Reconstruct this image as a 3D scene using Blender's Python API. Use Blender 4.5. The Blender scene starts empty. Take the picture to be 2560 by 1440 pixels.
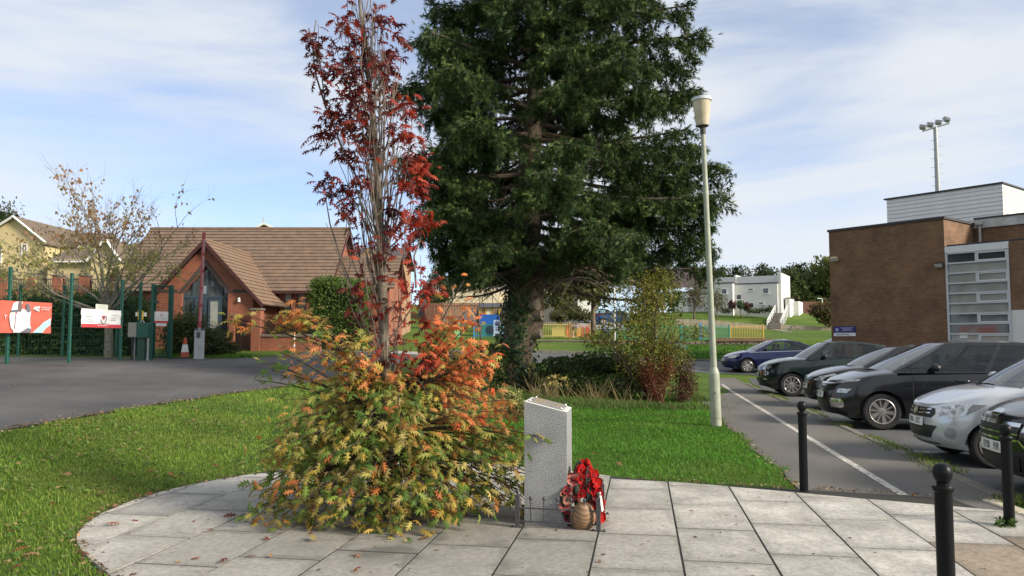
import bpy, bmesh, math, random
import numpy as np
from mathutils import Vector, Matrix

random.seed(7)
RNG = np.random.default_rng(11)
SC = bpy.context.scene
COL = SC.collection
R = math.radians

# ------------------------------------------------------------------ camera, sky, sun, exposure
F_PX, CAM_H = 1934.0, 1.6
PITCH = math.atan(130.0 / F_PX)
cam_data = bpy.data.cameras.new('camera')
cam_data.sensor_width = 36.0
cam_data.lens = 36.0 * F_PX / 2560.0
cam_data.clip_start = 0.05
cam_data.clip_end = 3000
cam = bpy.data.objects.new('camera', cam_data)
COL.objects.link(cam)
cam.location = (0, 0, CAM_H)
cam.rotation_euler = (math.pi / 2 + PITCH, 0, 0)
SC.camera = cam

SUN_EL, SUN_DIR = R(27), Vector((0.90, -0.436, 0)).normalized()     # towards the sun: right and a little behind
world = bpy.data.worlds.new('World')
SC.world = world
world.use_nodes = True
wn, wl = world.node_tree.nodes, world.node_tree.links
wn.clear()
w_out = wn.new('ShaderNodeOutputWorld')
w_bg = wn.new('ShaderNodeBackground')
w_sky = wn.new('ShaderNodeTexSky')
w_sky.sky_type = 'NISHITA'
w_sky.sun_disc = False
w_sky.sun_elevation = SUN_EL
w_sky.sun_rotation = math.atan2(SUN_DIR.x, SUN_DIR.y)
w_sky.air_density = 0.5
w_sky.dust_density = 0.1
w_sky.ozone_density = 0.6
w_tc = wn.new('ShaderNodeTexCoord')
w_map = wn.new('ShaderNodeMapping')
w_map.inputs['Rotation'].default_value = (0, R(14), R(25))
w_map.inputs['Scale'].default_value = (1.0, 0.9, 5.2)
w_no = wn.new('ShaderNodeTexNoise')
w_no.inputs['Scale'].default_value = 1.9
w_no.inputs['Detail'].default_value = 9
w_no.inputs['Roughness'].default_value = 0.55
w_no.inputs['Distortion'].default_value = 0.5
w_big = wn.new('ShaderNodeTexNoise')
w_big.inputs['Scale'].default_value = 1.15
w_big.inputs['Detail'].default_value = 2
w_mapb = wn.new('ShaderNodeMapping')
w_mapb.inputs['Location'].default_value = (2.7, 0.5, 0.0)
w_map.inputs['Location'].default_value = (1.89, 0.5, 0.0)
w_mapb.inputs['Scale'].default_value = (1.0, 1.0, 1.6)
w_add = wn.new('ShaderNodeMath'); w_add.operation = 'MULTIPLY_ADD'
w_add.inputs[1].default_value = 1.2
w_ramp = wn.new('ShaderNodeValToRGB')
w_ramp.color_ramp.elements[0].position = 0.50
w_ramp.color_ramp.elements[0].color = (0.38, 0.38, 0.38, 1)
w_ramp.color_ramp.elements[1].position = 0.73
w_ramp.color_ramp.elements[1].color = (0.95, 0.95, 0.95, 1)
w_ramp.color_ramp.interpolation = 'EASE'
w_mix = wn.new('ShaderNodeMix'); w_mix.data_type = 'RGBA'
w_mix.inputs[7].default_value = (3.45, 3.60, 3.75, 1)          # sunlit thin cloud
wl.new(w_tc.outputs['Generated'], w_map.inputs['Vector'])
wl.new(w_tc.outputs['Generated'], w_mapb.inputs['Vector'])
wl.new(w_map.outputs['Vector'], w_no.inputs['Vector'])
wl.new(w_mapb.outputs['Vector'], w_big.inputs['Vector'])
wl.new(w_big.outputs['Fac'], w_add.inputs[0])
wl.new(w_no.outputs['Fac'], w_add.inputs[2])
w_div = wn.new('ShaderNodeMath'); w_div.operation = 'MULTIPLY'; w_div.inputs[1].default_value = 1 / 1.6
wl.new(w_add.outputs['Value'], w_div.inputs[0]); wl.new(w_div.outputs['Value'], w_ramp.inputs['Fac'])
wl.new(w_ramp.outputs['Color'], w_mix.inputs[0])
w_t = wn.new('ShaderNodeMix'); w_t.data_type = 'RGBA'; w_t.blend_type = 'MULTIPLY'; w_t.inputs[0].default_value = 1; w_t.inputs[7].default_value = (.80, .98, 1.10, 1)
wl.new(w_sky.outputs['Color'], w_t.inputs[6]); wl.new(w_t.outputs[2], w_mix.inputs[6])
wl.new(w_mix.outputs[2], w_bg.inputs['Color'])
w_bg.inputs['Strength'].default_value = 0.118
wl.new(w_bg.outputs['Background'], w_out.inputs['Surface'])

sun_data = bpy.data.lights.new('sun', 'SUN')
sun_data.energy = 3.3
sun_data.angle = R(14.0)                                      # sun behind thin cirrus
sun_data.color = (1.0, 0.90, 0.74)
sun = bpy.data.objects.new('sun', sun_data)
COL.objects.link(sun)
_sd = Vector((SUN_DIR.x * math.cos(SUN_EL), SUN_DIR.y * math.cos(SUN_EL), math.sin(SUN_EL)))
sun.rotation_euler = _sd.to_track_quat('Z', 'Y').to_euler()

SC.view_settings.view_transform = 'Standard'
SC.view_settings.look = 'None'
SC.view_settings.exposure = 1.05
SC.view_settings.gamma = 1.0
SC.view_settings.use_curve_mapping = False
SC.render.engine = 'CYCLES'
SC.cycles.max_bounces = 6
SC.cycles.diffuse_bounces = 3
SC.cycles.glossy_bounces = 3
SC.cycles.transmission_bounces = 4
SC.cycles.transparent_max_bounces = 8
SC.cycles.sample_clamp_indirect = 6
SC.cycles.use_denoising = True

# ------------------------------------------------------------------ from photo measure to metres
_cp, _sp = math.cos(PITCH), math.sin(PITCH)
def K(u, v=850.0):
    return ((u - 1280) / F_PX) / (_cp - _sp * (720 - v) / F_PX)
def ZV(v, d):
    yv = (720 - v) / F_PX
    return CAM_H + d * (_sp + _cp * yv) / (_cp - _sp * yv)
def P(u, v, d):
    return Vector((K(u, v) * d, d, ZV(v, d)))
def G(u, v, z=0.0):
    yv = (720 - v) / F_PX
    d = (z - CAM_H) * (_cp - _sp * yv) / (_sp + _cp * yv)
    return Vector((K(u, v) * d, d, z))

# ------------------------------------------------------------------ terrain heights
TX = [-160, -60, -30, -13.5, -10, -6.5, -3.7, -1, 4, 9, 14, 30, 60, 200]
TY = [-60, 3, 9, 14, 20, 24, 28, 34, 38, 42, 50, 54, 54.4, 80, 95, 112, 130, 200, 600]
TZ = np.array([
 [1.4,1.2,1.0,.90,.66,.40,.00,0,0,-.08,-.08,-.08,-.08,-.08],
 [1.4,1.2,1.0,.90,.66,.40,.00,0,0,-.08,-.08,-.08,-.08,-.08],
 [1.4,1.2,1.0,.90,.66,.40,.00,0,0,-.08,-.08,-.08,-.08,-.08],
 [1.4,1.2,1.0,.90,.66,.42,.10,.0,0,-.08,-.08,-.08,-.08,-.08],
 [1.4,1.2,1.0,.92,.70,.45,.22,.12,0,-.08,-.08,-.08,-.08,-.08],
 [1.5,1.3,1.0,.92,.78,.52,.38,.30,.1,-.06,-.08,-.08,-.08,-.08],
 [2.0,1.7,1.1,.92,.90,.66,.52,.44,.2,-.02,-.05,-.05,-.05,-.05],
 [3.0,2.6,1.5,1.10,1.08,.95,.80,.75,.45,.14,.12,.1,.1,.1],
 [3.6,3.2,1.9,1.27,1.27,1.15,1.0,.95,.7,.32,.3,.3,.3,.3],
 [4.2,3.8,2.3,1.35,1.35,1.3,1.15,1.1,.95,.56,.55,.55,.55,.55],
 [5.2,4.8,3.4,1.6,1.55,1.5,1.45,1.45,1.35,1.0,1.0,1.0,1.0,1.0],
 [5.8,5.2,4.0,2.0,1.8,1.6,1.55,1.5,1.45,1.26,1.26,1.26,1.26,1.26],
 [5.8,5.2,4.0,2.0,1.85,1.7,1.66,1.66,1.64,1.6,1.6,1.6,1.6,1.6],
 [8,7.4,6.2,4.2,4.1,3.6,3.3,3.2,3.0,2.5,2.4,2.4,2.3,2.3],
 [10,9.4,7.8,5.2,5.0,4.8,4.7,4.6,4.5,4.2,3.7,3.0,2.2,2.0],
 [11,10.5,9,6.4,6.2,6.0,5.8,5.6,5.4,5.3,5.4,5.75,5.0,4.5],
 [12,11,10,7,7,6.8,6.6,6.4,6.2,6.0,6.0,6.0,5.6,5.2],
 [13,12,11,9,9,9,9,9,9,8.5,8.5,8.5,9,9],
 [16,15,14,12,12,12,12,12,12,12,12,12,12,12]], dtype=float)
_tx, _ty = np.array(TX, float), np.array(TY, float)
def HTA(x, y):
    x = np.clip(np.asarray(x, float), _tx[0], _tx[-1]); y = np.clip(np.asarray(y, float), _ty[0], _ty[-1])
    i = np.clip(np.searchsorted(_tx, x, 'right') - 1, 0, len(_tx) - 2)
    j = np.clip(np.searchsorted(_ty, y, 'right') - 1, 0, len(_ty) - 2)
    fx = (x - _tx[i]) / (_tx[i + 1] - _tx[i]); fy = (y - _ty[j]) / (_ty[j + 1] - _ty[j])
    return (TZ[j, i] * (1 - fx) * (1 - fy) + TZ[j, i + 1] * fx * (1 - fy) + TZ[j + 1, i] * (1 - fx) * fy + TZ[j + 1, i + 1] * fx * fy)
def HT(x, y):
    return float(HTA(x, y))

# ------------------------------------------------------------------ materials
MATS = {}
def _base(name):
    m = bpy.data.materials.new(name); m.use_nodes = True
    nt = m.node_tree
    return m, nt.nodes, nt.links, nt.nodes['Principled BSDF']
def mat(name, col, rough=0.6, metal=0.0, var=0.0, scale=6.0, bump=0.0, bscale=None, col2=None, ior=1.5, coat=0.0, detail=6, vobj=0.0, stretch=None):
    """plain principled surface; noise mixes col with col2 (or a darker col) and can add fine relief"""
    if name in MATS: return MATS[name]
    m, n, l, p = _base(name)
    p.inputs['Roughness'].default_value = rough
    p.inputs['Metallic'].default_value = metal
    p.inputs['IOR'].default_value = ior
    p.inputs['Coat Weight'].default_value = coat
    p.inputs['Base Color'].default_value = (*col, 1)
    src = None
    if var > 0 or bump > 0 or col2:
        tc = n.new('ShaderNodeTexCoord')
        vec = tc.outputs['Object']
        if stretch:
            mp = n.new('ShaderNodeMapping'); mp.inputs['Scale'].default_value = stretch
            l.new(vec, mp.inputs['Vector']); vec = mp.outputs['Vector']
        no = n.new('ShaderNodeTexNoise'); no.inputs['Scale'].default_value = scale; no.inputs['Detail'].default_value = detail
        no.inputs['Roughness'].default_value = 0.62
        l.new(vec, no.inputs['Vector'])
        if var > 0 or col2:
            rp = n.new('ShaderNodeValToRGB')
            c2 = col2 or tuple(c * (1 - var) for c in col)
            rp.color_ramp.elements[0].position = 0.32; rp.color_ramp.elements[0].color = (*c2, 1)
            rp.color_ramp.elements[1].position = 0.68; rp.color_ramp.elements[1].color = (*col, 1)
            l.new(no.outputs['Fac'], rp.inputs['Fac'])
            src = rp.outputs['Color']
        if bump > 0:
            nb = no
            if bscale:
                nb = n.new('ShaderNodeTexNoise'); nb.inputs['Scale'].default_value = bscale; nb.inputs['Detail'].default_value = 4
                l.new(vec, nb.inputs['Vector'])
            bp = n.new('ShaderNodeBump'); bp.inputs['Strength'].default_value = bump; bp.inputs['Distance'].default_value = 0.02
            l.new(nb.outputs['Fac'], bp.inputs['Height']); l.new(bp.outputs['Normal'], p.inputs['Normal'])
    if vobj > 0:
        oi = n.new('ShaderNodeObjectInfo')
        mr = n.new('ShaderNodeMapRange'); mr.inputs['To Min'].default_value = 1 - vobj; mr.inputs['To Max'].default_value = 1 + vobj
        l.new(oi.outputs['Random'], mr.inputs['Value'])
        mx = n.new('ShaderNodeMix'); mx.data_type = 'RGBA'; mx.blend_type = 'MULTIPLY'; mx.inputs[0].default_value = 1
        if src: l.new(src, mx.inputs[6])
        else: mx.inputs[6].default_value = (*col, 1)
        l.new(mr.outputs['Result'], mx.inputs[7]); src = mx.outputs[2]
    if src: l.new(src, p.inputs['Base Color'])
    MATS[name] = m
    return m
def mat_attr(name, rough=0.55, transl=0.3, spec=0.4):
    """leaf surface: colour stored per leaf in the mesh, some light passes through"""
    if name in MATS: return MATS[name]
    m, n, l, p = _base(name)
    at = n.new('ShaderNodeAttribute'); at.attribute_name = 'Col'
    p.inputs['Roughness'].default_value = rough
    p.inputs['Specular IOR Level'].default_value = spec
    l.new(at.outputs['Color'], p.inputs['Base Color'])
    if transl > 0:
        tr = n.new('ShaderNodeBsdfTranslucent'); l.new(at.outputs['Color'], tr.inputs['Color'])
        mx = n.new('ShaderNodeMixShader'); mx.inputs[0].default_value = transl
        l.new(p.outputs[0], mx.inputs[1]); l.new(tr.outputs[0], mx.inputs[2])
        l.new(mx.outputs[0], n['Material Output'].inputs['Surface'])
    MATS[name] = m
    return m
def mat_brick(name, c1, c2, mortar, bw=0.225, bh=0.075, dirt=0.35):
    if name in MATS: return MATS[name]
    m, n, l, p = _base(name)
    tc = n.new('ShaderNodeTexCoord'); sx = n.new('ShaderNodeSeparateXYZ'); l.new(tc.outputs['Object'], sx.inputs[0])
    ad = n.new('ShaderNodeMath'); ad.operation = 'ADD'
    l.new(sx.outputs['X'], ad.inputs[0]); l.new(sx.outputs['Y'], ad.inputs[1])
    cx = n.new('ShaderNodeCombineXYZ'); l.new(ad.outputs[0], cx.inputs['X']); l.new(sx.outputs['Z'], cx.inputs['Y'])
    br = n.new('ShaderNodeTexBrick')
    br.inputs['Color1'].default_value = (*c1, 1); br.inputs['Color2'].default_value = (*c2, 1); br.inputs['Mortar'].default_value = (*mortar, 1)
    br.inputs['Scale'].default_value = 1; br.inputs['Brick Width'].default_value = bw; br.inputs['Row Height'].default_value = bh
    br.inputs['Mortar Size'].default_value = 0.007; br.inputs['Mortar Smooth'].default_value = 0.3; br.inputs['Bias'].default_value = -0.1
    l.new(cx.outputs[0], br.inputs['Vector'])
    no = n.new('ShaderNodeTexNoise'); no.inputs['Scale'].default_value = 0.9; no.inputs['Detail'].default_value = 7; no.inputs['Roughness'].default_value = 0.65
    l.new(tc.outputs['Object'], no.inputs['Vector'])
    rp = n.new('ShaderNodeMapRange'); rp.inputs['From Min'].default_value = 0.3; rp.inputs['From Max'].default_value = 0.7
    rp.inputs['To Min'].default_value = 1 - dirt; rp.inputs['To Max'].default_value = 1.12
    l.new(no.outputs['Fac'], rp.inputs['Value'])
    mx = n.new('ShaderNodeMix'); mx.data_type = 'RGBA'; mx.blend_type = 'MULTIPLY'; mx.inputs[0].default_value = 1
    l.new(br.outputs['Color'], mx.inputs[6]); l.new(rp.outputs['Result'], mx.inputs[7]); l.new(mx.outputs[2], p.inputs['Base Color'])
    bp = n.new('ShaderNodeBump'); bp.inputs['Strength'].default_value = 0.5; bp.inputs['Distance'].default_value = 0.01; bp.invert = True
    l.new(br.outputs['Fac'], bp.inputs['Height']); l.new(bp.outputs['Normal'], p.inputs['Normal'])
    p.inputs['Roughness'].default_value = 0.85
    MATS[name] = m
    return m

# ------------------------------------------------------------------ mesh building
class MB:
    def __init__(s): s.v, s.f, s.m, s.c = [], [], [], None
    def add(s, verts, faces, m=0):
        o = len(s.v); s.v.extend([tuple(p) for p in verts]); s.f.extend([tuple(i + o for i in f) for f in faces]); s.m.extend([m] * len(faces)); return s
    def box(s, x0, x1, y0, y1, z0, z1, m=0, M=None):
        vs = [Vector((x, y, z)) for z in (z0, z1) for y in (y0, y1) for x in (x0, x1)]
        if M is not None: vs = [M @ p for p in vs]
        return s.add(vs, [(0, 2, 3, 1), (4, 5, 7, 6), (0, 1, 5, 4), (2, 6, 7, 3), (0, 4, 6, 2), (1, 3, 7, 5)], m)
    def bbox(s, x0, x1, y0, y1, z0, z1, b=0.01, m=0, M=None):
        """box with chamfered vertical and top edges"""
        prof = []
        for (dx, dy) in ((0, 0),):
            pass
        ring = lambda i: [(x0 + i + b, y0 + i), (x1 - i - b, y0 + i), (x1 - i, y0 + i + b), (x1 - i, y1 - i - b), (x1 - i - b, y1 - i), (x0 + i + b, y1 - i), (x0 + i, y1 - i - b), (x0 + i, y0 + i + b)]
        vs = [Vector((x, y, z0)) for x, y in ring(0)] + [Vector((x, y, z1 - b)) for x, y in ring(0)] + [Vector((x, y, z1)) for x, y in ring(b)]
        if M is not None: vs = [M @ p for p in vs]
        fs = [tuple(reversed(range(8)))] + [(i, (i + 1) % 8, 8 + (i + 1) % 8, 8 + i) for i in range(8)] + [(8 + i, 8 + (i + 1) % 8, 16 + (i + 1) % 8, 16 + i) for i in range(8)] + [tuple(range(16, 24))]
        return s.add(vs, fs, m)
    def tube(s, pts, rad, n=8, m=0, caps=True):
        pts = [Vector(p) for p in pts]
        if not hasattr(rad, '__len__'): rad = [rad] * len(pts)
        vs, fs = [], []
        up = Vector((0, 0, 1)); prev = None
        for i, p in enumerate(pts):
            d = (pts[min(i + 1, len(pts) - 1)] - pts[max(i - 1, 0)])
            if d.length < 1e-9: d = up
            d.normalize()
            if prev is None:
                a = d.cross(Vector((1, 0, 0)) if abs(d.x) < 0.9 else Vector((0, 1, 0))).normalized()
            else:
                a = prev - d * prev.dot(d)
                a = a.normalized() if a.length > 1e-6 else d.orthogonal().normalized()
            prev = a; b = d.cross(a)
            for k in range(n):
                t = 2 * math.pi * k / n
                vs.append(p + (a * math.cos(t) + b * math.sin(t)) * rad[i])
        for i in range(len(pts) - 1):
            for k in range(n):
                fs.append((i * n + k, i * n + (k + 1) % n, (i + 1) * n + (k + 1) % n, (i + 1) * n + k))
        if caps:
            fs.append(tuple(reversed(range(n)))); fs.append(tuple(range((len(pts) - 1) * n, len(pts) * n)))
        return s.add(vs, fs, m)
    def lathe(s, prof, n=16, c=(0, 0, 0), m=0, M=None):
        vs, fs = [], []
        for r, z in prof:
            for k in range(n):
                t = 2 * math.pi * k / n
                p = Vector((c[0] + r * math.cos(t), c[1] + r * math.sin(t), c[2] + z))
                vs.append(M @ p if M is not None else p)
        for i in range(len(prof) - 1):
            for k in range(n):
                fs.append((i * n + k, i * n + (k + 1) % n, (i + 1) * n + (k + 1) % n, (i + 1) * n + k))
        fs.append(tuple(reversed(range(n)))); fs.append(tuple(range((len(prof) - 1) * n, len(prof) * n)))
        return s.add(vs, fs, m)
    def prism(s, poly, o, ax, ay, depth, m=0):
        """polygon in the plane (ax, ay) at o, extruded by the vector depth"""
        o, ax, ay, dp = Vector(o), Vector(ax), Vector(ay), Vector(depth)
        a = [o + ax * x + ay * y for x, y in poly]; n = len(poly)
        return s.add(a + [p + dp for p in a], [tuple(range(n)), tuple(reversed(range(n, 2 * n)))] + [(i, i + n, (i + 1) % n + n, (i + 1) % n) for i in range(n)], m)
    def quad(s, a, b, c, d, m=0): return s.add([a, b, c, d], [(0, 1, 2, 3)], m)
    def mesh(s, name, mats, smooth=None):
        me = bpy.data.meshes.new(name)
        me.from_pydata([tuple(p) for p in s.v], [], s.f)
        for mt in (mats if isinstance(mats, (list, tuple)) else [mats]): me.materials.append(mt)
        if any(s.m): me.polygons.foreach_set('material_index', s.m)
        bm = bmesh.new(); bm.from_mesh(me); bmesh.ops.recalc_face_normals(bm, faces=bm.faces); bm.to_mesh(me); bm.free()
        if smooth:
            me.polygons.foreach_set('use_smooth', [True] * len(me.polygons))
            me.set_sharp_from_angle(angle=R(smooth))
        me.update()
        return me
    def build(s, name, mats, parent=None, smooth=None, loc=None):
        o = bpy.data.objects.new(name, s.mesh(name, mats, smooth)); COL.objects.link(o)
        if parent: o.parent = parent
        if loc is not None: o.location = loc
        return o

def tag(o, label=None, cat=None, group=None, kind=None):
    if label: o['label'] = label
    if cat: o['category'] = cat
    if group: o['group'] = group
    if kind: o['kind'] = kind
    return o
def thing(name, label, cat, loc=(0, 0, 0), rz=0.0, group=None):
    o = bpy.data.objects.new(name, None); COL.objects.link(o)
    o.empty_display_size = 0.2
    o.location = loc; o.rotation_euler = (0, 0, rz)
    return tag(o, label, cat, group)
def obj(name, me, parent=None, loc=None, rot=None):
    o = bpy.data.objects.new(name, me); COL.objects.link(o)
    if parent: o.parent = parent
    if loc is not None: o.location = loc
    if rot is not None: o.rotation_euler = rot
    return o
def copy_tree(o, parent=None):
    c = o.copy(); COL.objects.link(c); c.parent = parent
    for ch in o.children: copy_tree(ch, c)
    return c

def unit(a):
    return a / np.maximum(np.linalg.norm(a, axis=-1, keepdims=True), 1e-9)
def frames(fwd, up):
    """rotation matrices whose y axis is fwd and whose z axis is near up"""
    f = unit(fwd); r = np.cross(f, up); bad = np.linalg.norm(r, axis=1) < 1e-4
    if bad.any(): r[bad] = np.cross(f[bad], np.array([1.0, 0.1, 0.0]))
    r = unit(r); u = np.cross(r, f)
    return np.stack([r, f, u], axis=2)
def scatter_mesh(name, tv, tf, pos, rot, scale, colors, material):
    """one mesh holding a copy of the template for every position, colour per copy"""
    tv, tf = np.asarray(tv, float), np.asarray(tf, int)
    N, n, m = len(pos), len(tv), len(tf)
    sc = np.asarray(scale, float)
    if sc.ndim == 1: sc = sc[:, None]
    V = np.einsum('nij,nkj->nki', rot, tv[None] * sc[:, None, :]) + np.asarray(pos)[:, None, :]
    Fc = (tf[None] + (np.arange(N) * n)[:, None, None]).reshape(-1, 3)
    me = bpy.data.meshes.new(name)
    me.vertices.add(N * n); me.vertices.foreach_set('co', V.reshape(-1).astype(np.float32))
    me.loops.add(N * m * 3); me.loops.foreach_set('vertex_index', Fc.reshape(-1).astype(np.int32))
    me.polygons.add(N * m); me.polygons.foreach_set('loop_start', np.arange(0, N * m * 3, 3, dtype=np.int32))
    me.polygons.foreach_set('loop_total', np.full(N * m, 3, dtype=np.int32))
    ca = me.color_attributes.new('Col', 'FLOAT_COLOR', 'POINT')
    c4 = np.ones((N, n, 4), np.float32); c4[:, :, :3] = np.asarray(colors)[:, None, :]
    ca.data.foreach_set('color', c4.reshape(-1))
    me.materials.append(material); me.update(); me.validate()
    return me
def pick_colors(pal, n, jitter=0.15, rng=RNG):
    pal = np.asarray(pal, float)
    c = pal[rng.integers(0, len(pal), n)]
    return np.clip(c * (1 + jitter * rng.standard_normal((n, 1))), 0.003, 0.9)

LEAF2_V = [(0, 0, 0), (-.32, .45, .10), (.32, .45, .10), (0, 1, -.06)]
LEAF2_F = [(0, 2, 3), (0, 3, 1)]
def oak_leaf():
    nt = [(.025, .07), (.065, .25), (.07, .45), (.075, .67), (.045, .87)]
    tp = [(.27, .10), (.40, .42), (.43, .74), (.20, .98)]
    V, Fs = [], []
    mid = [(0, y) for _, y in nt]
    def z(x, y): return -.28 * abs(x) + .10 * math.sin(y * 3.0) - .20 * y * y
    def addv(x, y): V.append((x, y, z(x, y))); return len(V) - 1
    mi = [addv(*p) for p in mid]; top = addv(0, 1.08); st = addv(0, -.12)
    for sgn in (1, -1):
        ni = [addv(sgn * x, y) for x, y in nt]; ti = [addv(sgn * x, y) for x, y in tp]
        tri = []
        for i in range(4):
            tri += [(mi[i], ni[i], ni[i + 1]), (mi[i], ni[i + 1], mi[i + 1]), (ni[i], ti[i], ni[i + 1])]
        tri += [(mi[4], ni[4], top), (st, ni[0], mi[0])]
        Fs += tri if sgn == 1 else [(a, c, b) for a, b, c in tri]
    V = [(x, y, zz) for x, y, zz in V]
    return V, Fs
OAK_V, OAK_F = oak_leaf()

def text_mesh(body, size, material, align='CENTER', extrude=0.002, wscale=1.0):
    cu = bpy.data.curves.new('lettering', 'FONT'); cu.body = body; cu.size = size; cu.align_x = align; cu.align_y = 'CENTER'; cu.extrude = extrude
    cu.resolution_u = 2
    o = bpy.data.objects.new('lettering_tmp', cu); COL.objects.link(o)
    dg = bpy.context.evaluated_depsgraph_get()
    me = bpy.data.meshes.new_from_object(o.evaluated_get(dg))
    bpy.data.objects.remove(o, do_unlink=True); bpy.data.curves.remove(cu)
    if wscale != 1.0: me.transform(Matrix.Diagonal((wscale, 1, 1, 1)))
    me.materials.clear(); me.materials.append(material)
    return me
def lettering(body, size, material, parent, loc, xdir, ydir, align='CENTER', wscale=1.0, name='lettering', fit=None):
    x = Vector(xdir).normalized(); y = Vector(ydir).normalized(); zv = x.cross(y)
    M = Matrix((x, y, zv)).transposed().to_4x4(); M.translation = Vector(loc)
    me = text_mesh(body, size, material, align, wscale=wscale)
    if fit: me.transform(Matrix.Diagonal((fit / max(v.co.x for v in me.vertices), 1, 1, 1)))
    me.transform(M)
    return obj(name, me, parent)
# ------------------------------------------------------------------ setting: ground, roads, paths, paving
def lines_between(a, b, step, knots):
    s = set(np.round(np.arange(math.ceil(a / step) * step, b, step), 4)) | {k for k in knots if a < k < b}
    return sorted(s)
def drape(name, poly, off, material, step=1.0, kind='structure', zf=None):
    bm = bmesh.new()
    vs = [bm.verts.new((x, y, 0)) for x, y in poly]
    bm.faces.new(vs); bmesh.ops.triangulate(bm, faces=bm.faces[:])
    xs = [p[0] for p in poly]; ys = [p[1] for p in poly]
    for x in lines_between(min(xs), max(xs), step, TX):
        bmesh.ops.bisect_plane(bm, geom=bm.verts[:] + bm.edges[:] + bm.faces[:], plane_co=(x, 0, 0), plane_no=(1, 0, 0))
    for y in lines_between(min(ys), max(ys), step, TY):
        bmesh.ops.bisect_plane(bm, geom=bm.verts[:] + bm.edges[:] + bm.faces[:], plane_co=(0, y, 0), plane_no=(0, 1, 0))
    for v in bm.verts: v.co.z = (zf(v.co.x, v.co.y) if zf else HT(v.co.x, v.co.y)) + off
    bmesh.ops.recalc_face_normals(bm, faces=bm.faces)
    me = bpy.data.meshes.new(name); bm.to_mesh(me); bm.free()
    if len(me.polygons) and me.polygons[0].normal.z < 0: me.flip_normals()
    me.materials.append(material)
    me.polygons.foreach_set('use_smooth', [True] * len(me.polygons))
    return tag(obj(name, me), kind=kind)

def m_ground():
    m, n, l, p = _base('lawn soil and short turf')
    tc = n.new('ShaderNodeTexCoord')
    a = n.new('ShaderNodeTexNoise'); a.inputs['Scale'].default_value = 0.35; a.inputs['Detail'].default_value = 5
    b = n.new('ShaderNodeTexNoise'); b.inputs['Scale'].default_value = 14; b.inputs['Detail'].default_value = 8; b.inputs['Roughness'].default_value = 0.7
    for q in (a, b): l.new(tc.outputs['Object'], q.inputs['Vector'])
    r1 = n.new('ShaderNodeValToRGB'); r1.color_ramp.elements[0].color = (.055, .115, .016, 1); r1.color_ramp.elements[1].color = (.125, .185, .032, 1)
    r1.color_ramp.elements[0].position = .35; r1.color_ramp.elements[1].position = .7
    r2 = n.new('ShaderNodeValToRGB'); r2.color_ramp.elements[0].color = (.45, .45, .40, 1); r2.color_ramp.elements[1].color = (1.25, 1.2, 1.0, 1)
    r2.color_ramp.elements[0].position = .3; r2.color_ramp.elements[1].position = .68
    l.new(a.outputs['Fac'], r1.inputs['Fac']); l.new(b.outputs['Fac'], r2.inputs['Fac'])
    mx = n.new('ShaderNodeMix'); mx.data_type = 'RGBA'; mx.blend_type = 'MULTIPLY'; mx.inputs[0].default_value = 1
    l.new(r1.outputs['Color'], mx.inputs[6]); l.new(r2.outputs['Color'], mx.inputs[7]); l.new(mx.outputs[2], p.inputs['Base Color'])
    bp = n.new('ShaderNodeBump'); bp.inputs['Strength'].default_value = .9; bp.inputs['Distance'].default_value = .06
    l.new(b.outputs['Fac'], bp.inputs['Height']); l.new(bp.outputs['Normal'], p.inputs['Normal'])
    p.inputs['Roughness'].default_value = .9; p.inputs['Specular IOR Level'].default_value = .15
    return m
M_GROUND = m_ground()
def m_asphalt(name, c1, c2, spots=(.3, .3, .3), rough=.8):
    m, n, l, p = _base(name)
    tc = n.new('ShaderNodeTexCoord')
    a = n.new('ShaderNodeTexNoise'); a.inputs['Scale'].default_value = .6; a.inputs['Detail'].default_value = 7; a.inputs['Roughness'].default_value = .6
    mp = n.new('ShaderNodeMapping'); mp.inputs['Rotation'].default_value = (0, 0, R(-8)); mp.inputs['Scale'].default_value = (1, .45, 1)
    b = n.new('ShaderNodeTexNoise'); b.inputs['Scale'].default_value = 90; b.inputs['Detail'].default_value = 3
    c = n.new('ShaderNodeTexVoronoi'); c.inputs['Scale'].default_value = 60
    l.new(tc.outputs['Object'], mp.inputs['Vector']); l.new(mp.outputs[0], a.inputs['Vector'])
    for q in (b, c): l.new(tc.outputs['Object'], q.inputs['Vector'])
    r1 = n.new('ShaderNodeValToRGB'); r1.color_ramp.elements[0].color = (*c1, 1); r1.color_ramp.elements[1].color = (*c2, 1)
    r1.color_ramp.elements[0].position = .33; r1.color_ramp.elements[1].position = .7
    l.new(a.outputs['Fac'], r1.inputs['Fac'])
    r2 = n.new('ShaderNodeValToRGB'); r2.color_ramp.elements[0].color = (.6, .6, .6, 1); r2.color_ramp.elements[1].color = (1.4, 1.4, 1.4, 1)
    r2.color_ramp.elements[0].position = .35; r2.color_ramp.elements[1].position = .65
    l.new(b.outputs['Fac'], r2.inputs['Fac'])
    mx = n.new('ShaderNodeMix'); mx.data_type = 'RGBA'; mx.blend_type = 'MULTIPLY'; mx.inputs[0].default_value = 1
    l.new(r1.outputs['Color'], mx.inputs[6]); l.new(r2.outputs['Color'], mx.inputs[7])
    l.new(mx.outputs[2], p.inputs['Base Color'])
    bp = n.new('ShaderNodeBump'); bp.inputs['Strength'].default_value = .5; bp.inputs['Distance'].default_value = .006
    l.new(c.outputs['Distance'], bp.inputs['Height']); l.new(bp.outputs['Normal'], p.inputs['Normal'])
    p.inputs['Roughness'].default_value = rough; p.inputs['Specular IOR Level'].default_value = .3
    return m
M_ROAD = m_asphalt('dark road asphalt', (.048, .047, .049), (.105, .102, .103))
M_PARK = m_asphalt('car park asphalt', (.060, .062, .066), (.115, .117, .12))
M_PATH = m_asphalt('brownish path asphalt', (.098, .092, .085), (.15, .14, .128))

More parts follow.
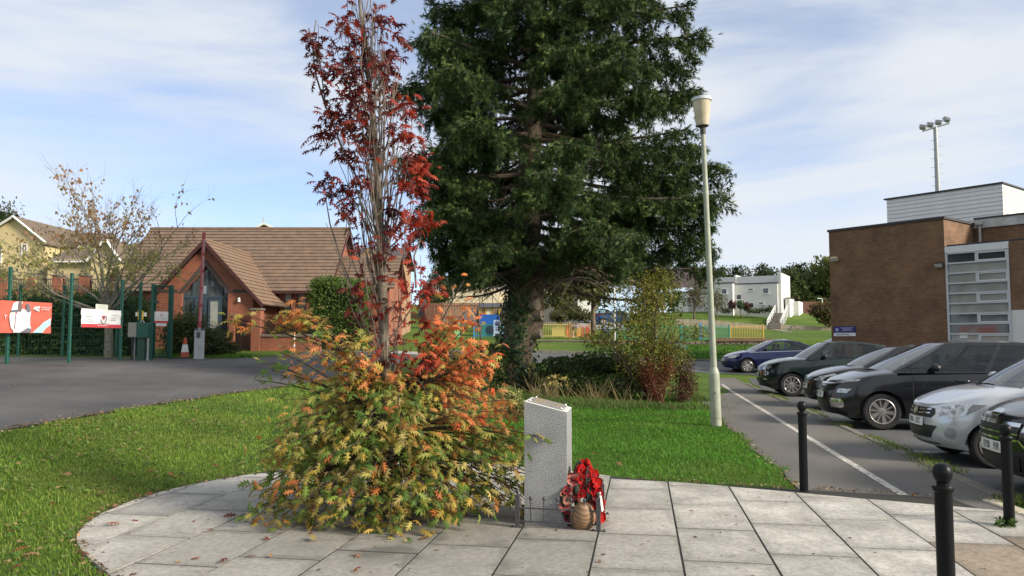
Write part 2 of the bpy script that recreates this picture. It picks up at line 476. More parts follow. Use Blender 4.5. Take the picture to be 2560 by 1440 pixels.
def m_slab(name, c1, c2, c3):
    m, n, l, p = _base(name)
    tc = n.new('ShaderNodeTexCoord'); oi = n.new('ShaderNodeObjectInfo')
    a = n.new('ShaderNodeTexNoise'); a.inputs['Scale'].default_value = 1.7; a.inputs['Detail'].default_value = 6; a.inputs['Roughness'].default_value = .55
    b = n.new('ShaderNodeTexNoise'); b.inputs['Scale'].default_value = 26; b.inputs['Detail'].default_value = 6; b.inputs['Roughness'].default_value = .7
    d = n.new('ShaderNodeTexNoise'); d.inputs['Scale'].default_value = .45; d.inputs['Detail'].default_value = 4
    for q in (a, b, d): l.new(tc.outputs['Object'], q.inputs['Vector'])
    r1 = n.new('ShaderNodeValToRGB')
    e = r1.color_ramp.elements
    e[0].position = .30; e[0].color = (*c1, 1); e[1].position = .52; e[1].color = (*c2, 1)
    x = e.new(.72); x.color = (*c3, 1)
    l.new(a.outputs['Fac'], r1.inputs['Fac'])
    r2 = n.new('ShaderNodeValToRGB'); r2.color_ramp.elements[0].color = (.72, .72, .71, 1); r2.color_ramp.elements[1].color = (1.16, 1.16, 1.17, 1)
    r2.color_ramp.elements[0].position = .36; r2.color_ramp.elements[1].position = .64
    l.new(b.outputs['Fac'], r2.inputs['Fac'])
    mx = n.new('ShaderNodeMix'); mx.data_type = 'RGBA'; mx.blend_type = 'MULTIPLY'; mx.inputs[0].default_value = 1
    l.new(r1.outputs['Color'], mx.inputs[6]); l.new(r2.outputs['Color'], mx.inputs[7])
    mr = n.new('ShaderNodeMapRange'); mr.inputs['To Min'].default_value = .80; mr.inputs['To Max'].default_value = 1.08
    l.new(oi.outputs['Random'], mr.inputs['Value'])
    my = n.new('ShaderNodeMix'); my.data_type = 'RGBA'; my.blend_type = 'MULTIPLY'; my.inputs[0].default_value = 1
    l.new(mx.outputs[2], my.inputs[6]); l.new(mr.outputs['Result'], my.inputs[7])
    # blotchy darker tone round the tree, fading outwards
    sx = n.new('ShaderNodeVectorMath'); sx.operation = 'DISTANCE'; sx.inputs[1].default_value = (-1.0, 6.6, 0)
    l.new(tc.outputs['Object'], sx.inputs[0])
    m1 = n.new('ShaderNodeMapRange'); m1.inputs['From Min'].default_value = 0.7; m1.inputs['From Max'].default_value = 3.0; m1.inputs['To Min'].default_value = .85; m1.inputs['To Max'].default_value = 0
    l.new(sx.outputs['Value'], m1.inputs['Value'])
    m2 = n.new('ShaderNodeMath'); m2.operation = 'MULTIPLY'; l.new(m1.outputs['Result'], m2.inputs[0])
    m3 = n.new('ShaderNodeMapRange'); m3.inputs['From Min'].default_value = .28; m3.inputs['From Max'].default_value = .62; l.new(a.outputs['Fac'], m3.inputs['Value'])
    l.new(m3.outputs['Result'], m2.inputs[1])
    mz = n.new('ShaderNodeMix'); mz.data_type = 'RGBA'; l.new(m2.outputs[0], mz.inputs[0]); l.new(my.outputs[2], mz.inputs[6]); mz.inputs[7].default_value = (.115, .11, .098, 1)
    # damp grey margins round a drier, paler middle
    sg = n.new('ShaderNodeSeparateXYZ'); l.new(tc.outputs['Generated'], sg.inputs[0]); ed = []
    for ch in ('X', 'Y'):
        q1 = n.new('ShaderNodeMath'); q1.operation = 'SUBTRACT'; q1.inputs[1].default_value = .5; l.new(sg.outputs[ch], q1.inputs[0])
        q2 = n.new('ShaderNodeMath'); q2.operation = 'ABSOLUTE'; l.new(q1.outputs[0], q2.inputs[0]); ed.append(q2)
    q3 = n.new('ShaderNodeMath'); q3.operation = 'MAXIMUM'; l.new(ed[0].outputs[0], q3.inputs[0]); l.new(ed[1].outputs[0], q3.inputs[1])
    q4 = n.new('ShaderNodeMath'); q4.operation = 'MULTIPLY_ADD'; q4.inputs[1].default_value = .55; l.new(a.outputs['Fac'], q4.inputs[0]); l.new(q3.outputs[0], q4.inputs[2])
    q5 = n.new('ShaderNodeMapRange'); q5.inputs['From Min'].default_value = .62; q5.inputs['From Max'].default_value = .72; q5.inputs['To Min'].default_value = 1.06; q5.inputs['To Max'].default_value = .80; l.new(q4.outputs[0], q5.inputs['Value'])
    mw = n.new('ShaderNodeMix'); mw.data_type = 'RGBA'; mw.blend_type = 'MULTIPLY'; mw.inputs[0].default_value = 1; l.new(mz.outputs[2], mw.inputs[6]); l.new(q5.outputs[0], mw.inputs[7])
    l.new(mw.outputs[2], p.inputs['Base Color'])
    bp = n.new('ShaderNodeBump'); bp.inputs['Strength'].default_value = .35; bp.inputs['Distance'].default_value = .008
    l.new(b.outputs['Fac'], bp.inputs['Height']); l.new(bp.outputs['Normal'], p.inputs['Normal'])
    p.inputs['Roughness'].default_value = .75; p.inputs['Specular IOR Level'].default_value = .3
    return m
M_SLAB = m_slab('pale riven paving', (.26, .245, .22), (.41, .39, .355), (.53, .505, .465))
M_TAN = m_slab('tan paving', (.20, .165, .125), (.25, .205, .155), (.31, .26, .20))
M_KERB = mat('kerb stone', (.19, .175, .15), .85, var=.4, scale=9, bump=.3)
M_MORTAR = mat('joint mortar', (.022, .022, .017), .95, var=.4, scale=12)

# ground sheet
def build_ground():
    xs = sorted(set(list(np.arange(-24, 24.1, 1.0)) + list(np.arange(-160, 201, 8.0)) + TX))
    ys = sorted(set(list(np.arange(0, 60.1, 1.0)) + list(np.arange(60, 140, 4.0)) + list(np.arange(-60, 0, 6)) + list(np.arange(140, 601, 20)) + TY))
    X, Y = np.meshgrid(xs, ys)
    Z = HTA(X, Y)
    # a low grassy swell behind the right hand steps, and tree-root mound
    V = np.stack([X, Y, Z], -1).reshape(-1, 3)
    nx = len(xs)
    fs = [(j * nx + i, j * nx + i + 1, (j + 1) * nx + i + 1, (j + 1) * nx + i) for j in range(len(ys) - 1) for i in range(nx - 1)]
    me = bpy.data.meshes.new('ground'); me.from_pydata(V.tolist(), [], fs); me.materials.append(M_GROUND)
    me.polygons.foreach_set('use_smooth', [True] * len(fs))
    tag(obj('ground', me), kind='structure')
    big = MB(); big.quad((-2500, -2500, -2.5), (2500, -2500, -2.5), (2500, 2500, -2.5), (-2500, 2500, -2.5))
    tag(big.build('terrain', M_GROUND), kind='structure')
build_ground()

EY = Vector((math.sin(R(9.5)), math.cos(R(9.5)), 0)); EX = Vector((EY.y, -EY.x, 0))   # direction of the kerb and of the long joints
def kerb_x(y): return 5.02 + (y - 8.0) * 0.172
def path_left_x(y): return 3.10 + (y - 8.5) * 0.150
ROAD_EDGE = [(-6.35, -6), (-6.75, 6), (-6.70, 9), (-6.62, 10.3), (-6.5, 13.6), (-6.25, 17.2), (-5.85, 20), (-5.2, 24), (-4.6, 28.5), (-4.2, 33), (-3.4, 35.5)]
drape('road', ROAD_EDGE + [(-9.2, 35.5), (-9.6, 29.2), (-10.2, 28.3), (-60, 28.3), (-60, -6)], .018, M_ROAD, 1.0)
drape('pavement', [(-3.0, 35.5), (-3.0, 37.2), (-16, 37.2), (-16, 36.2), (-9.2, 35.5)], .03, mat('concrete pavement', (.36, .34, .32), .85, var=.25, scale=3), 1.0)
drape('road', [(-3.4, 33.6), (9.3, 33.8), (12, 31.0), (46, 31), (46, 40.5), (9.5, 40.6), (-3.0, 40.2)], .014, M_PARK, 1.0)
drape('car_park', [(kerb_x(-6) + .1, -6), (40, -6), (40, 31.2), (9.5, 31.2), (kerb_x(27) + .1, 27)], .006, M_PARK, 1.0)
# footpath: a solid strip with its own edge
def strip(name, la, lb, z0, z1, ys, material):
    b = MB()
    vs = []
    for y in ys: vs += [(la(y), y, z1(y)), (lb(y), y, z1(y)), (lb(y), y, z0), (la(y), y, z0)]
    n = len(ys); fs = []
    for i in range(n - 1):
        for k in range(4): fs.append((4 * i + k, 4 * i + (k + 1) % 4, 4 * i + 4 + (k + 1) % 4, 4 * i + 4 + k))
    fs += [(0, 1, 2, 3), (4 * n - 4, 4 * n - 1, 4 * n - 2, 4 * n - 3)]
    b.add(vs, fs)
    return tag(b.build(name, material), kind='structure')
_ys = list(np.linspace(7.2, 31, 40))
def path_edge(y): return path_left_x(y) + .04 * math.sin(y * 2.1) + .03 * math.sin(y * 5.3)
def path_top(y): return .012 + max(0, y - 24) * .012
strip('footpath', path_edge, lambda y: kerb_x(y) - .10, -.25, path_top, _ys, M_PATH)
# worn white line painted along the path
def m_paint(name, col=(.50, .48, .43), lo=.47, hi=.62):
    m, n, l, p = _base(name)
    tc = n.new('ShaderNodeTexCoord'); a = n.new('ShaderNodeTexNoise'); a.inputs['Scale'].default_value = 18; a.inputs['Detail'].default_value = 7
    l.new(tc.outputs['Object'], a.inputs['Vector'])
    r = n.new('ShaderNodeValToRGB'); r.color_ramp.elements[0].position = lo - .1; r.color_ramp.elements[1].position = hi - .1
    r.color_ramp.elements[0].color = (.17, .15, .13, 1); r.color_ramp.elements[1].color = (*col, 1)
    l.new(a.outputs['Fac'], r.inputs['Fac']); l.new(r.outputs['Color'], p.inputs['Base Color']); p.inputs['Roughness'].default_value = .8
    return m
M_PAINT = m_paint('worn white road paint')
b = MB(); _l0 = lambda y: 4.04 + (y - 8.2) * .174
for i in range(60):
    y0, y1 = 8.05 + i * .32, 8.05 + (i + 1) * .32
    b.quad((_l0(y0) - .05, y0, path_top(y0) + .004), (_l0(y0) + .05, y0, path_top(y0) + .004), (_l0(y1) + .05, y1, path_top(y1) + .004), (_l0(y1) - .05, y1, path_top(y1) + .004))
tag(b.build('painted_line', M_PAINT), kind='structure')
# bay lines on the car park
b = MB()
for y0 in (7.4, 11.4, 15.6, 19.9, 24.2):
    x0 = kerb_x(y0) + .25
    a0, a1 = Vector((x0, y0, 0)), Vector((x0, y0, 0)) + EX * 4.8
    q = EY * .05
    for k in range(8):
        s0, s1 = a0.lerp(a1, k / 8), a0.lerp(a1, (k + 1) / 8)
        pts = [s0 - q, s1 - q, s1 + q, s0 + q]
        b.add([(p.x, p.y, HT(p.x, p.y) + .0105) for p in pts], [(0, 1, 2, 3)])
tag(b.build('bay_markings', M_PAINT), kind='structure')
# kerb of separate stones between the path and the car park
kerb = MB(); kerb.box(0, .01, 0, .01, -.2, -.19)
kerb = bpy.data.objects.new('kerb', None); COL.objects.link(kerb); kerb['kind'] = 'structure'
b = MB(); b.bbox(-.07, .07, .006, .905, -.22, 0, .012); _ks = b.mesh('kerb_stone', M_KERB, 30)
for i in range(22):
    y = 8.1 + i * .898
    o = obj('kerb_stone', _ks, kerb, (kerb_x(y) - .03, y, .028 + max(0, y - 24) * .012 + random.uniform(-.006, .006)), (0, random.uniform(-.02, .02), -R(9.76) + random.uniform(-.008, .008)))
# cream edging where the patio meets the car park
b = MB(); b.bbox(-.075, .075, .004, .60, -.2, 0, .012); _ke = b.mesh('edging_stone', mat('cream edging', (.52, .47, .35), .8, var=.3, scale=10, bump=.2), 30)
for i in range(5):
    o = obj('edging_stone', _ke, kerb, (4.70 - i * .03, 7.80 - (i + 1) * .603, .03), (0, 0, -R(2.5)))
# kerb of the far road
fk = bpy.data.objects.new('far_kerb', None); COL.objects.link(fk); fk['kind'] = 'structure'
b = MB(); b.bbox(.01, .99, -.08, .08, -.2, .12, .015); _kf = b.mesh('kerb_stone', M_KERB, 30)
for i in range(30):
    x = 1.0 + i * 1.0
    obj('kerb_stone', _kf, fk, (x, 40.75, HT(x + .5, 40.75)))

# patio
def clip_poly(poly, conv):
    out = poly
    for i in range(len(conv)):
        a, c = conv[i], conv[(i + 1) % len(conv)]
        inp, out = out, []
        side = lambda p: (c[0] - a[0]) * (p[1] - a[1]) - (c[1] - a[1]) * (p[0] - a[0])
        for k in range(len(inp)):
            p, q = inp[k], inp[(k + 1) % len(inp)]
            sp_, sq_ = side(p), side(q)
            if sp_ >= 0: out.append(p)
            if sp_ * sq_ < 0:
                t = sp_ / (sp_ - sq_); out.append((p[0] + (q[0] - p[0]) * t, p[1] + (q[1] - p[1]) * t))
        if len(out) < 3: return []
    return out
PATIO_L = [(0, 2.6), (1.15, 9.12), (0.3, 9.78), (-.6, 10.12), (-1.6, 10.1), (-2.4, 9.8), (-2.95, 9.45), (-3.45, 8.75), (-3.70, 8.1), (-3.78, 7.3), (-3.66, 6.7), (-3.42, 6.15), (-2.72, 5.32), (-1.6, 4.2)]
# the two halves share the joint line that passes through (1.15, 9.12)
_jx = lambda y: 1.15 + (y - 9.12) * math.tan(R(9.5))
PATIO_L[0] = (_jx(2.6), 2.6)
for _ in range(2):                                          # round the corners of the outline
    c = PATIO_L[1:]; q = [c[0]]
    for a, b in zip(c, c[1:]): q += [(a[0] * .75 + b[0] * .25, a[1] * .75 + b[1] * .25), (a[0] * .25 + b[0] * .75, a[1] * .25 + b[1] * .75)]
    PATIO_L = [PATIO_L[0]] + q + [c[-1]]
PATIO_R = [(_jx(2.6), 2.6), (4.40, 2.6), (4.50, 4.8), (4.62, 7.82), (3.02, 8.34), (1.85, 8.74), (1.15, 9.12)]
PIT = (-1.05, 7.35, .42)                                   # open soil round the oak's foot
patio = drape('patio', PATIO_R[:-1] + [(1.15, 9.12)] + PATIO_L[2:], .0185, M_MORTAR, 2.0)
CW, CL, GAP = .64, .97, .016
_ex0 = (1.15 * EX.x + 9.12 * EX.y)
n_slab = 0
for k in range(-9, 8):
    for j in range(-2, 13):
        x0, x1 = _ex0 + k * CW + GAP / 2, _ex0 + (k + 1) * CW - GAP / 2
        off = (7.46 + .28 * k) % CL
        y0, y1 = off + (j - 1) * CL + .011, off + j * CL - .011
        rect = [(x0, y0), (x1, y0), (x1, y1), (x0, y1)]
        wr = [(p[0] * EX.x + p[1] * EY.x, p[0] * EX.y + p[1] * EY.y) for p in rect]
        for half in (PATIO_L, PATIO_R):
            pl = clip_poly(wr, half)
            if len(pl) < 3: continue
            area = abs(sum(pl[i][0] * pl[(i + 1) % len(pl)][1] - pl[(i + 1) % len(pl)][0] * pl[i][1] for i in range(len(pl)))) / 2
            if area < .004: continue
            cx = sum(p[0] for p in pl) / len(pl); cy = sum(p[1] for p in pl) / len(pl)
            if cy < 2.2: continue
            if math.hypot(cx - PIT[0], cy - PIT[1]) < PIT[2]: continue
            zt = .023 + random.uniform(-.0015, .002)
            tx, ty = random.uniform(-.002, .002), random.uniform(-.002, .002)
            b = MB(); n = len(pl)
            sh = .002 / max(.15, math.sqrt(area))
            top = [(p[0] + (cx - p[0]) * sh, p[1] + (cy - p[1]) * sh) for p in pl]
            zz = lambda p: zt + tx * (p[0] - cx) + ty * (p[1] - cy)
            b.add([(p[0], p[1], -.02) for p in pl] + [(p[0], p[1], zz(p) - .002) for p in pl] + [(p[0], p[1], zz(p)) for p in top],
                  [(i, (i + 1) % n, n + (i + 1) % n, n + i) for i in range(n)] + [(n + i, n + (i + 1) % n, 2 * n + (i + 1) % n, 2 * n + i) for i in range(n)] + [tuple(range(2 * n, 3 * n))])
            tan = (cx > 3.2 and cy < 6.45 and (cx * EX.x + cy * EX.y) > _ex0 + 4 * CW + .05)
            b.build('paving_slab', M_TAN if tan else M_SLAB, patio)
            n_slab += 1
# soil in the tree pit
b = MB(); b.lathe([(.55, .0), (.5, .02), (.3, .035), (.05, .05)], 20, (PIT[0], PIT[1], 0))
tag(b.build('soil', mat('dark soil', (.04, .03, .02), .95, var=.5, scale=20, bump=.6), smooth=40), kind='structure')

# ------------------------------------------------------------------ grass
def in_poly(x, y, poly):
    c = np.zeros(len(x), bool); n = len(poly)
    for i in range(n):
        x0, y0 = poly[i]; x1, y1 = poly[(i + 1) % n]
        cond = (y0 > y) != (y1 > y)
        if y1 != y0: c ^= cond & (x < (x1 - x0) * (y - y0) / (y1 - y0) + x0)
    return c
PATIO_ALL = PATIO_R + PATIO_L[2:]
BLADE_V = [(-.5, 0, 0), (.5, 0, 0), (.32, .225, .60), (-.08, .38, 1)]
BLADE_F = [(0, 1, 2), (0, 2, 3)]
M_BLADE = mat_attr('grass blade', .6, .35, .25)
GREENS = [(.13, .235, .025), (.105, .20, .022), (.155, .27, .035), (.20, .29, .05), (.085, .16, .022), (.24, .27, .065)]
def grass(name, label, x, y, h, w, pal=GREENS, group=None, zoff=0.0, jit=.22, yellow=0.0):
    n = len(x)
    # growth varies in patches
    pat = .5 + .5 * np.sin(x * 1.9 + 1.3 * np.sin(y * 1.1)) * np.sin(y * 1.6 + np.sin(x * 2.3))
    hh = h * (.55 + .75 * RNG.random(n)) * (.75 + .5 * pat)
    az = RNG.random(n) * 6.283
    lean = RNG.random(n) * .75
    fwd = np.stack([np.cos(az), np.sin(az), np.zeros(n)], 1)
    up = unit(np.stack([np.cos(az) * lean, np.sin(az) * lean, np.ones(n)], 1))
    rt = np.cross(fwd, up); rt = unit(rt)
    fw2 = np.cross(up, rt)
    rot = np.stack([rt, fw2, up], 2)
    col = pick_colors(pal, n, jit) * (.8 + .4 * pat[:, None])
    dry = np.clip(np.sin(x * 1.3 + 2 * np.sin(y * .7 + 1)) * np.sin(y * 1.9 + 1.5 * np.sin(x * 1.7)) * 1.6 - .25, 0, 1) * RNG.random(n)
    if yellow: col = col * (1 - yellow * dry[:, None]) + np.array([.24, .21, .075]) * yellow * dry[:, None]
    sc = np.stack([w * (.7 + .6 * RNG.random(n)), hh, hh], 1)
    me = scatter_mesh(name, BLADE_V, BLADE_F, np.stack([x, y, HTA(x, y) + zoff - .004], 1), rot, sc, col, M_BLADE)
    o = obj(name, me); tag(o, label, 'grass', group, 'stuff')
    return o
def road_edge_x(y):
    ex = [p[0] for p in ROAD_EDGE]; ey = [p[1] for p in ROAD_EDGE]
    return np.interp(y, ey, ex)
def sample(n, x0, x1, y0, y1):
    return RNG.uniform(x0, x1, n), RNG.uniform(y0, y1, n)
# left lawn: near part dense, far part sparser and coarser
X, Y = [], []
for (n, y0, y1) in ((150000, 3.2, 8.5), (110000, 8.5, 14), (60000, 14, 27)):
    x, y = sample(n, -7, 1.5, y0, y1)
    edge = road_edge_x(y) + .12 * np.sin(y * 3.7) + .06 * np.sin(y * 9.1) + .05
    k = (x > edge) & ~in_poly(x, y, PATIO_ALL) & (x < -.2 + .3 * (y < 14))
    X.append(x[k]); Y.append(y[k])
x, y = np.concatenate(X), np.concatenate(Y)
far = np.clip((y - 5) / 15, 0, 1)
grass('lawn_grass', 'green mown grass on the lawn left of the paved circle', x, y, .045 + .012 * far, .0055 + .011 * far, yellow=.42)
x, y = sample(190000, -.6, 6.5, 8.2, 22)
edge = path_left_x(y) + .05 * np.sin(y * 2.1) + .06 * np.sin(y * 7.3) + .04
k = (x < edge) & ~in_poly(x, y, PATIO_ALL) & (x > -.5)
x, y = x[k], y[k]
far = np.clip((y - 8) / 14, 0, 1)
grass('lawn_grass', 'bright green mown grass between the memorial and the lamp post', x, y, .045 + .012 * far, .007 + .012 * far,
      [(.075, .215, .018), (.06, .175, .018), (.095, .25, .022), (.12, .265, .03), (.05, .13, .016)], yellow=.3)
# scruffy moss and grass along the car park kerb
n = 11000
y = RNG.uniform(7.6, 27.5, n); clump = np.sin(y * 2.7) + np.sin(y * 1.13 + 1) + .6 * np.sin(y * 6.1)
k = clump > -.3; y = y[k]
x = kerb_x(y) + .02 + .09 * RNG.standard_normal(len(y)) * (1 + .6 * (y < 9.5))
grass('kerb_grass', 'scruffy moss and grass tufts growing along the car park kerb', x, y, .07, .011,
      [(.16, .20, .04), (.12, .19, .03), (.22, .20, .07), (.09, .15, .03)], zoff=.03)
# clover, plantain and daisies in the left lawn
x, y = sample(5200, -6.9, -2.3, 4.2, 15); k = (x > road_edge_x(y) + .1) & ~in_poly(x, y, PATIO_ALL) & (np.sin(x * 2.9 + np.sin(y * 2)) * np.sin(y * 2.4) > -.1); x, y = x[k], y[k]; n = len(x)
me = scatter_mesh('lawn_weeds', LEAF2_V, LEAF2_F, np.stack([x, y, HTA(x, y) + .035], 1), frames(RNG.standard_normal((n, 3)) * np.array([1, 1, .3]), np.tile([0., -.3, 1], (n, 1)) + RNG.standard_normal((n, 3)) * .35), RNG.uniform(.03, .07, n), pick_colors([(.07, .15, .03), (.10, .18, .04), (.05, .11, .025), (.16, .20, .06), (.22, .17, .07)], n, .2), M_BLADE)
tag(obj('lawn_weeds', me), 'clover and broad-leaved weeds among the left lawn grass', 'weeds', None, 'stuff')
# low moss in the slab joints
_jn = 1500; kk = RNG.integers(-1, 3, _jn); yy = RNG.uniform(4.5, 8.9, _jn)
ex = _ex0 + kk * CW + RNG.normal(0, .004, _jn)
x = ex * EX.x + yy * EY.x; y = ex * EX.y + yy * EY.y
k = (np.sin(yy * 3 + kk * 2) > -.2) & (kk < 2)
x, y = x[k], y[k]; k = in_poly(x, y, PATIO_ALL)
grass('joint_moss', 'low green moss growing in the joints of the paving', x[k], y[k], .014, .006, [(.13, .16, .03), (.10, .14, .03), (.17, .17, .06)], zoff=.012)
# brown leaf litter and bare-earth crumbs along the lawn edges and scattered on the road
def litter():
    pts = []
    o_ = PATIO_L[4:-2] + [(-2.72, 5.32)]
    for a, c in zip(o_, o_[1:]):
        L_ = math.hypot(c[0] - a[0], c[1] - a[1])
        for k in range(int(L_ * 75)):
            f = RNG.random(); pts.append((a[0] + (c[0] - a[0]) * f + RNG.normal(-.02, .045), a[1] + (c[1] - a[1]) * f + RNG.normal(0, .045), .03))
    for k in range(2600):
        y = RNG.uniform(5, 26); x = float(road_edge_x(y)) + RNG.normal(.0, .09); pts.append((x, y, HT(x, y) + .03))
    for k in range(200):
        y = RNG.uniform(8, 27); x = RNG.uniform(-13, -6.8); pts.append((x, y, HT(x, y) + .024))
    for k in range(260):
        x = RNG.uniform(1.3, 4.4); y = 8.95 - .33 * (x - 1.3) + RNG.normal(0.05, .05); pts.append((x, y, .028))
    for k in range(500):
        y = RNG.uniform(8.5, 22); pts.append((path_left_x(y) + RNG.normal(0, .05), y, .03))
    for k in range(150):
        pts.append((RNG.uniform(-3.2, 3.5), RNG.uniform(4.4, 8.2), .027))
    p = np.array(pts); n = len(p)
    me = scatter_mesh('leaf_litter', LEAF2_V, LEAF2_F, p, frames(RNG.standard_normal((n, 3)) * np.array([1, 1, .25]), np.tile([0., 0, 1], (n, 1)) + RNG.standard_normal((n, 3)) * .3), RNG.uniform(.014, .05, n), pick_colors([(.20, .11, .05), (.13, .08, .045), (.27, .17, .09), (.09, .065, .04), (.34, .27, .18)], n, .2), mat_attr('dry leaf', .8, .1, .2))
    tag(obj('leaf_litter', me), 'brown leaf litter along the lawn and paving edges', 'leaf litter', None, 'stuff')
litter()
# long grass on the far lawn beyond the road
x, y = sample(22000, 8, 24, 41, 54); k = x < 24
grass('verge_grass', 'mown green grass bank below the stone retaining wall', x[k], y[k], .10, .06, [(.065, .165, .018), (.085, .20, .025), (.055, .135, .016)])
# ------------------------------------------------------------------ trees and plants
M_LEAF = mat_attr('leaf', .55, .46, .3)
M_NEEDLE = mat_attr('needle', .6, .15, .3)
M_BARK_G = mat('grey bark', (.21, .18, .14), .9, var=.5, scale=25, bump=.5, col2=(.10, .085, .065))
M_BARK_B = mat('brown spruce bark', (.22, .165, .12), .95, var=.6, scale=14, bump=.9, col2=(.05, .037, .028))
M_BARK_L = mat('lichen bark', (.30, .28, .21), .95, var=.5, scale=12, bump=.6, col2=(.15, .13, .10))
M_TWIG = mat('pale twig', (.17, .135, .11), .8, var=.3, scale=30)
M_TWIG_D = mat('dark twig', (.06, .045, .03), .85, var=.3, scale=30)

def bez(p0, p1, p2, n):
    return [p0 * (1 - t) ** 2 + p1 * 2 * t * (1 - t) + p2 * t * t for t in [i / (n - 1) for i in range(n)]]

# ---- the oak: bare-legged red column over a wide skirt of turning leaves
def build_oak():
    ox, oy = PIT[0], PIT[1]
    t = thing('oak_tree', 'narrow upright oak, dark red above, spreading green and orange skirt below, beside the granite memorial', 'tree', (0, 0, 0))
    D = 7.35
    # trunk follows the lean of the photograph: foot under the skirt, tip out of the picture at the top
    tr = [(970, 1290), (968, 1100), (962, 900), (955, 700), (948, 520), (935, 330), (918, 160), (900, 20), (892, -60)]
    tp = [P(u, v, D) for u, v in tr]; tp[0].z = 0.0
    b = MB(); b.tube(tp, [.070, .062, .05, .044, .037, .028, .020, .014, .010], 10)
    b.build('trunk', M_BARK_G, t, smooth=60)
    rnd = random.Random(3)
    # upright whips
    b = MB(); wh_tips = []
    for i in range(76):
        v0 = rnd.uniform(330, 1080) if i < 62 else rnd.uniform(150, 330)
        f = (1290 - v0) / 1350
        base = tp[0]
        for a, c, (ua, va), (uc, vc) in zip(tp, tp[1:], tr, tr[1:]):
            if vc <= v0 <= va: base = a.lerp(c, (va - v0) / (va - vc))
        az = rnd.uniform(0, 6.283); sp = rnd.uniform(.08, .42) * (1.0 if v0 > 300 else .6)
        ln = rnd.uniform(.55, 1.55) * (1 if v0 > 350 else .6)
        out = Vector((math.cos(az) * sp, math.sin(az) * sp * .85, 0))
        mid = base + out * .75 + Vector((0, 0, ln * .38))
        tip = base + out * rnd.uniform(.85, 1.3) + Vector((rnd.uniform(-.08, .08) - .06 * ln, rnd.uniform(-.08, .08), ln))
        pts = bez(base, mid, tip, 7)
        pts = [p + Vector((rnd.uniform(-.012, .012), rnd.uniform(-.012, .012), 0)) for p in pts]
        r0 = rnd.uniform(.006, .014)
        b.tube(pts, [r0 * (1 - .72 * k / 6) for k in range(7)], 5)
        for k in range(rnd.randint(3, 6)):
            q = pts[rnd.randint(2, 6)]; l2 = rnd.uniform(.12, .4)
            e = q + Vector((rnd.uniform(-.10, .10), rnd.uniform(-.10, .10), l2))
            b.tube(bez(q, q + Vector(((e.x - q.x) * .9, (e.y - q.y) * .9, l2 * .3)), e, 4), [.004, .0035, .003, .002], 4)
    # the slack whips that hang out on the left side
    for pix in ([(905, 470), (860, 380), (815, 270), (800, 160), (795, 60)], [(880, 720), (850, 640), (825, 560), (815, 500), (835, 440)], [(1040, 720), (1035, 640), (1050, 600), (1062, 540)],
                [(800, 160), (782, 120), (772, 70)], [(815, 270), (790, 190), (780, 110), (790, 50)]):
        b.tube([P(u, v, D + .05) for u, v in pix], [.011, .009, .007, .005, .003][:len(pix)], 5)
    o = b.build('upright_stems', M_TWIG, t, smooth=60); o['kind'] = 'stuff'
    # leaves: positions, directions, colours
    Pn, Fd, Up, Sc, Cl = [], [], [], [], []
    def leaf(p, d, s, c, droop=.35):
        Pn.append(p); s = (s * rnd.uniform(.68, 1.05), s, s * rnd.uniform(.2, 1.9)); dd = Vector(d).normalized() + Vector((0, 0, -droop)); Fd.append(dd)
        Up.append(Vector((rnd.gauss(.15, .7), rnd.gauss(-.55, .6), .9))); Sc.append(s); Cl.append(c)
    def jitter(c, k=.18):
        g = 1 + rnd.gauss(0, k); return tuple(min(.8, max(.004, x * g)) for x in c)
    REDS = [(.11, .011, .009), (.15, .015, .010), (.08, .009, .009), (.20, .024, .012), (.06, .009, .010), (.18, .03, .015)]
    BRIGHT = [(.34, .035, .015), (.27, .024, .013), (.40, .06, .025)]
    clusters = [(890, 75), (935, 45), (960, 40), (862, 40), (955, 62), (845, 60), (795, 118), (785, 105), (792, 165), (800, 180), (868, 120), (900, 130), (925, 140), (965, 130), (990, 115), (850, 165), (880, 170),
                (915, 165), (945, 165), (975, 175), (835, 185), (865, 205), (900, 210), (870, 235), (835, 235), (960, 205), (825, 285), (850, 290), (880, 285), (910, 265), (955, 250), (985, 245), (1005, 270),
                (1025, 275), (930, 285), (795, 345), (815, 330), (855, 330), (880, 320), (900, 350), (925, 345), (985, 330), (1010, 335), (1030, 350), (860, 385), (885, 395), (910, 380), (1030, 395),
                (1045, 410), (1060, 425), (815, 455), (825, 470), (865, 475), (880, 505), (965, 395), (1000, 440), (1025, 460), (1050, 470), (855, 525), (905, 440), (985, 520), (1010, 540), (1045, 545), (1070, 550), (1040, 570),
                (890, 560), (965, 575), (1000, 585), (905, 620), (945, 630), (955, 655), (1000, 620), (1025, 640), (900, 700), (975, 700), (1015, 700), (1060, 700), (1075, 720), (1060, 740), (1085, 705), (905, 745), (880, 790),
                (985, 745), (1030, 760), (920, 800), (940, 770), (1000, 800), (1055, 800), (875, 850), (935, 850), (985, 845), (960, 885), (1000, 890), (1060, 850), (1075, 840), (945, 905), (1070, 910), (1040, 940), (1085, 890), (1020, 900), (1050, 965)]
    for (u, v) in clusters:
        c0 = P(u, v, D + rnd.uniform(-.30, .30))
        lit = u > 985 and v > 230  # right side: sunlight put into the leaf colour as brighter reds
        for k in range(rnd.randint(17, 24) if v < 560 else rnd.randint(8, 13)):
            az = rnd.uniform(0, 6.283); el = rnd.uniform(-.5, .9)
            d = Vector((math.cos(az) * math.cos(el), math.sin(az) * math.cos(el), math.sin(el)))
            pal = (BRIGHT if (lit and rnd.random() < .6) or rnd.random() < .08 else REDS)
            leaf(c0 + Vector((rnd.gauss(0, .048), rnd.gauss(0, .08), rnd.gauss(0, .06))), d, rnd.uniform(.08, .13), jitter(rnd.choice(pal)), rnd.uniform(.1, .8))
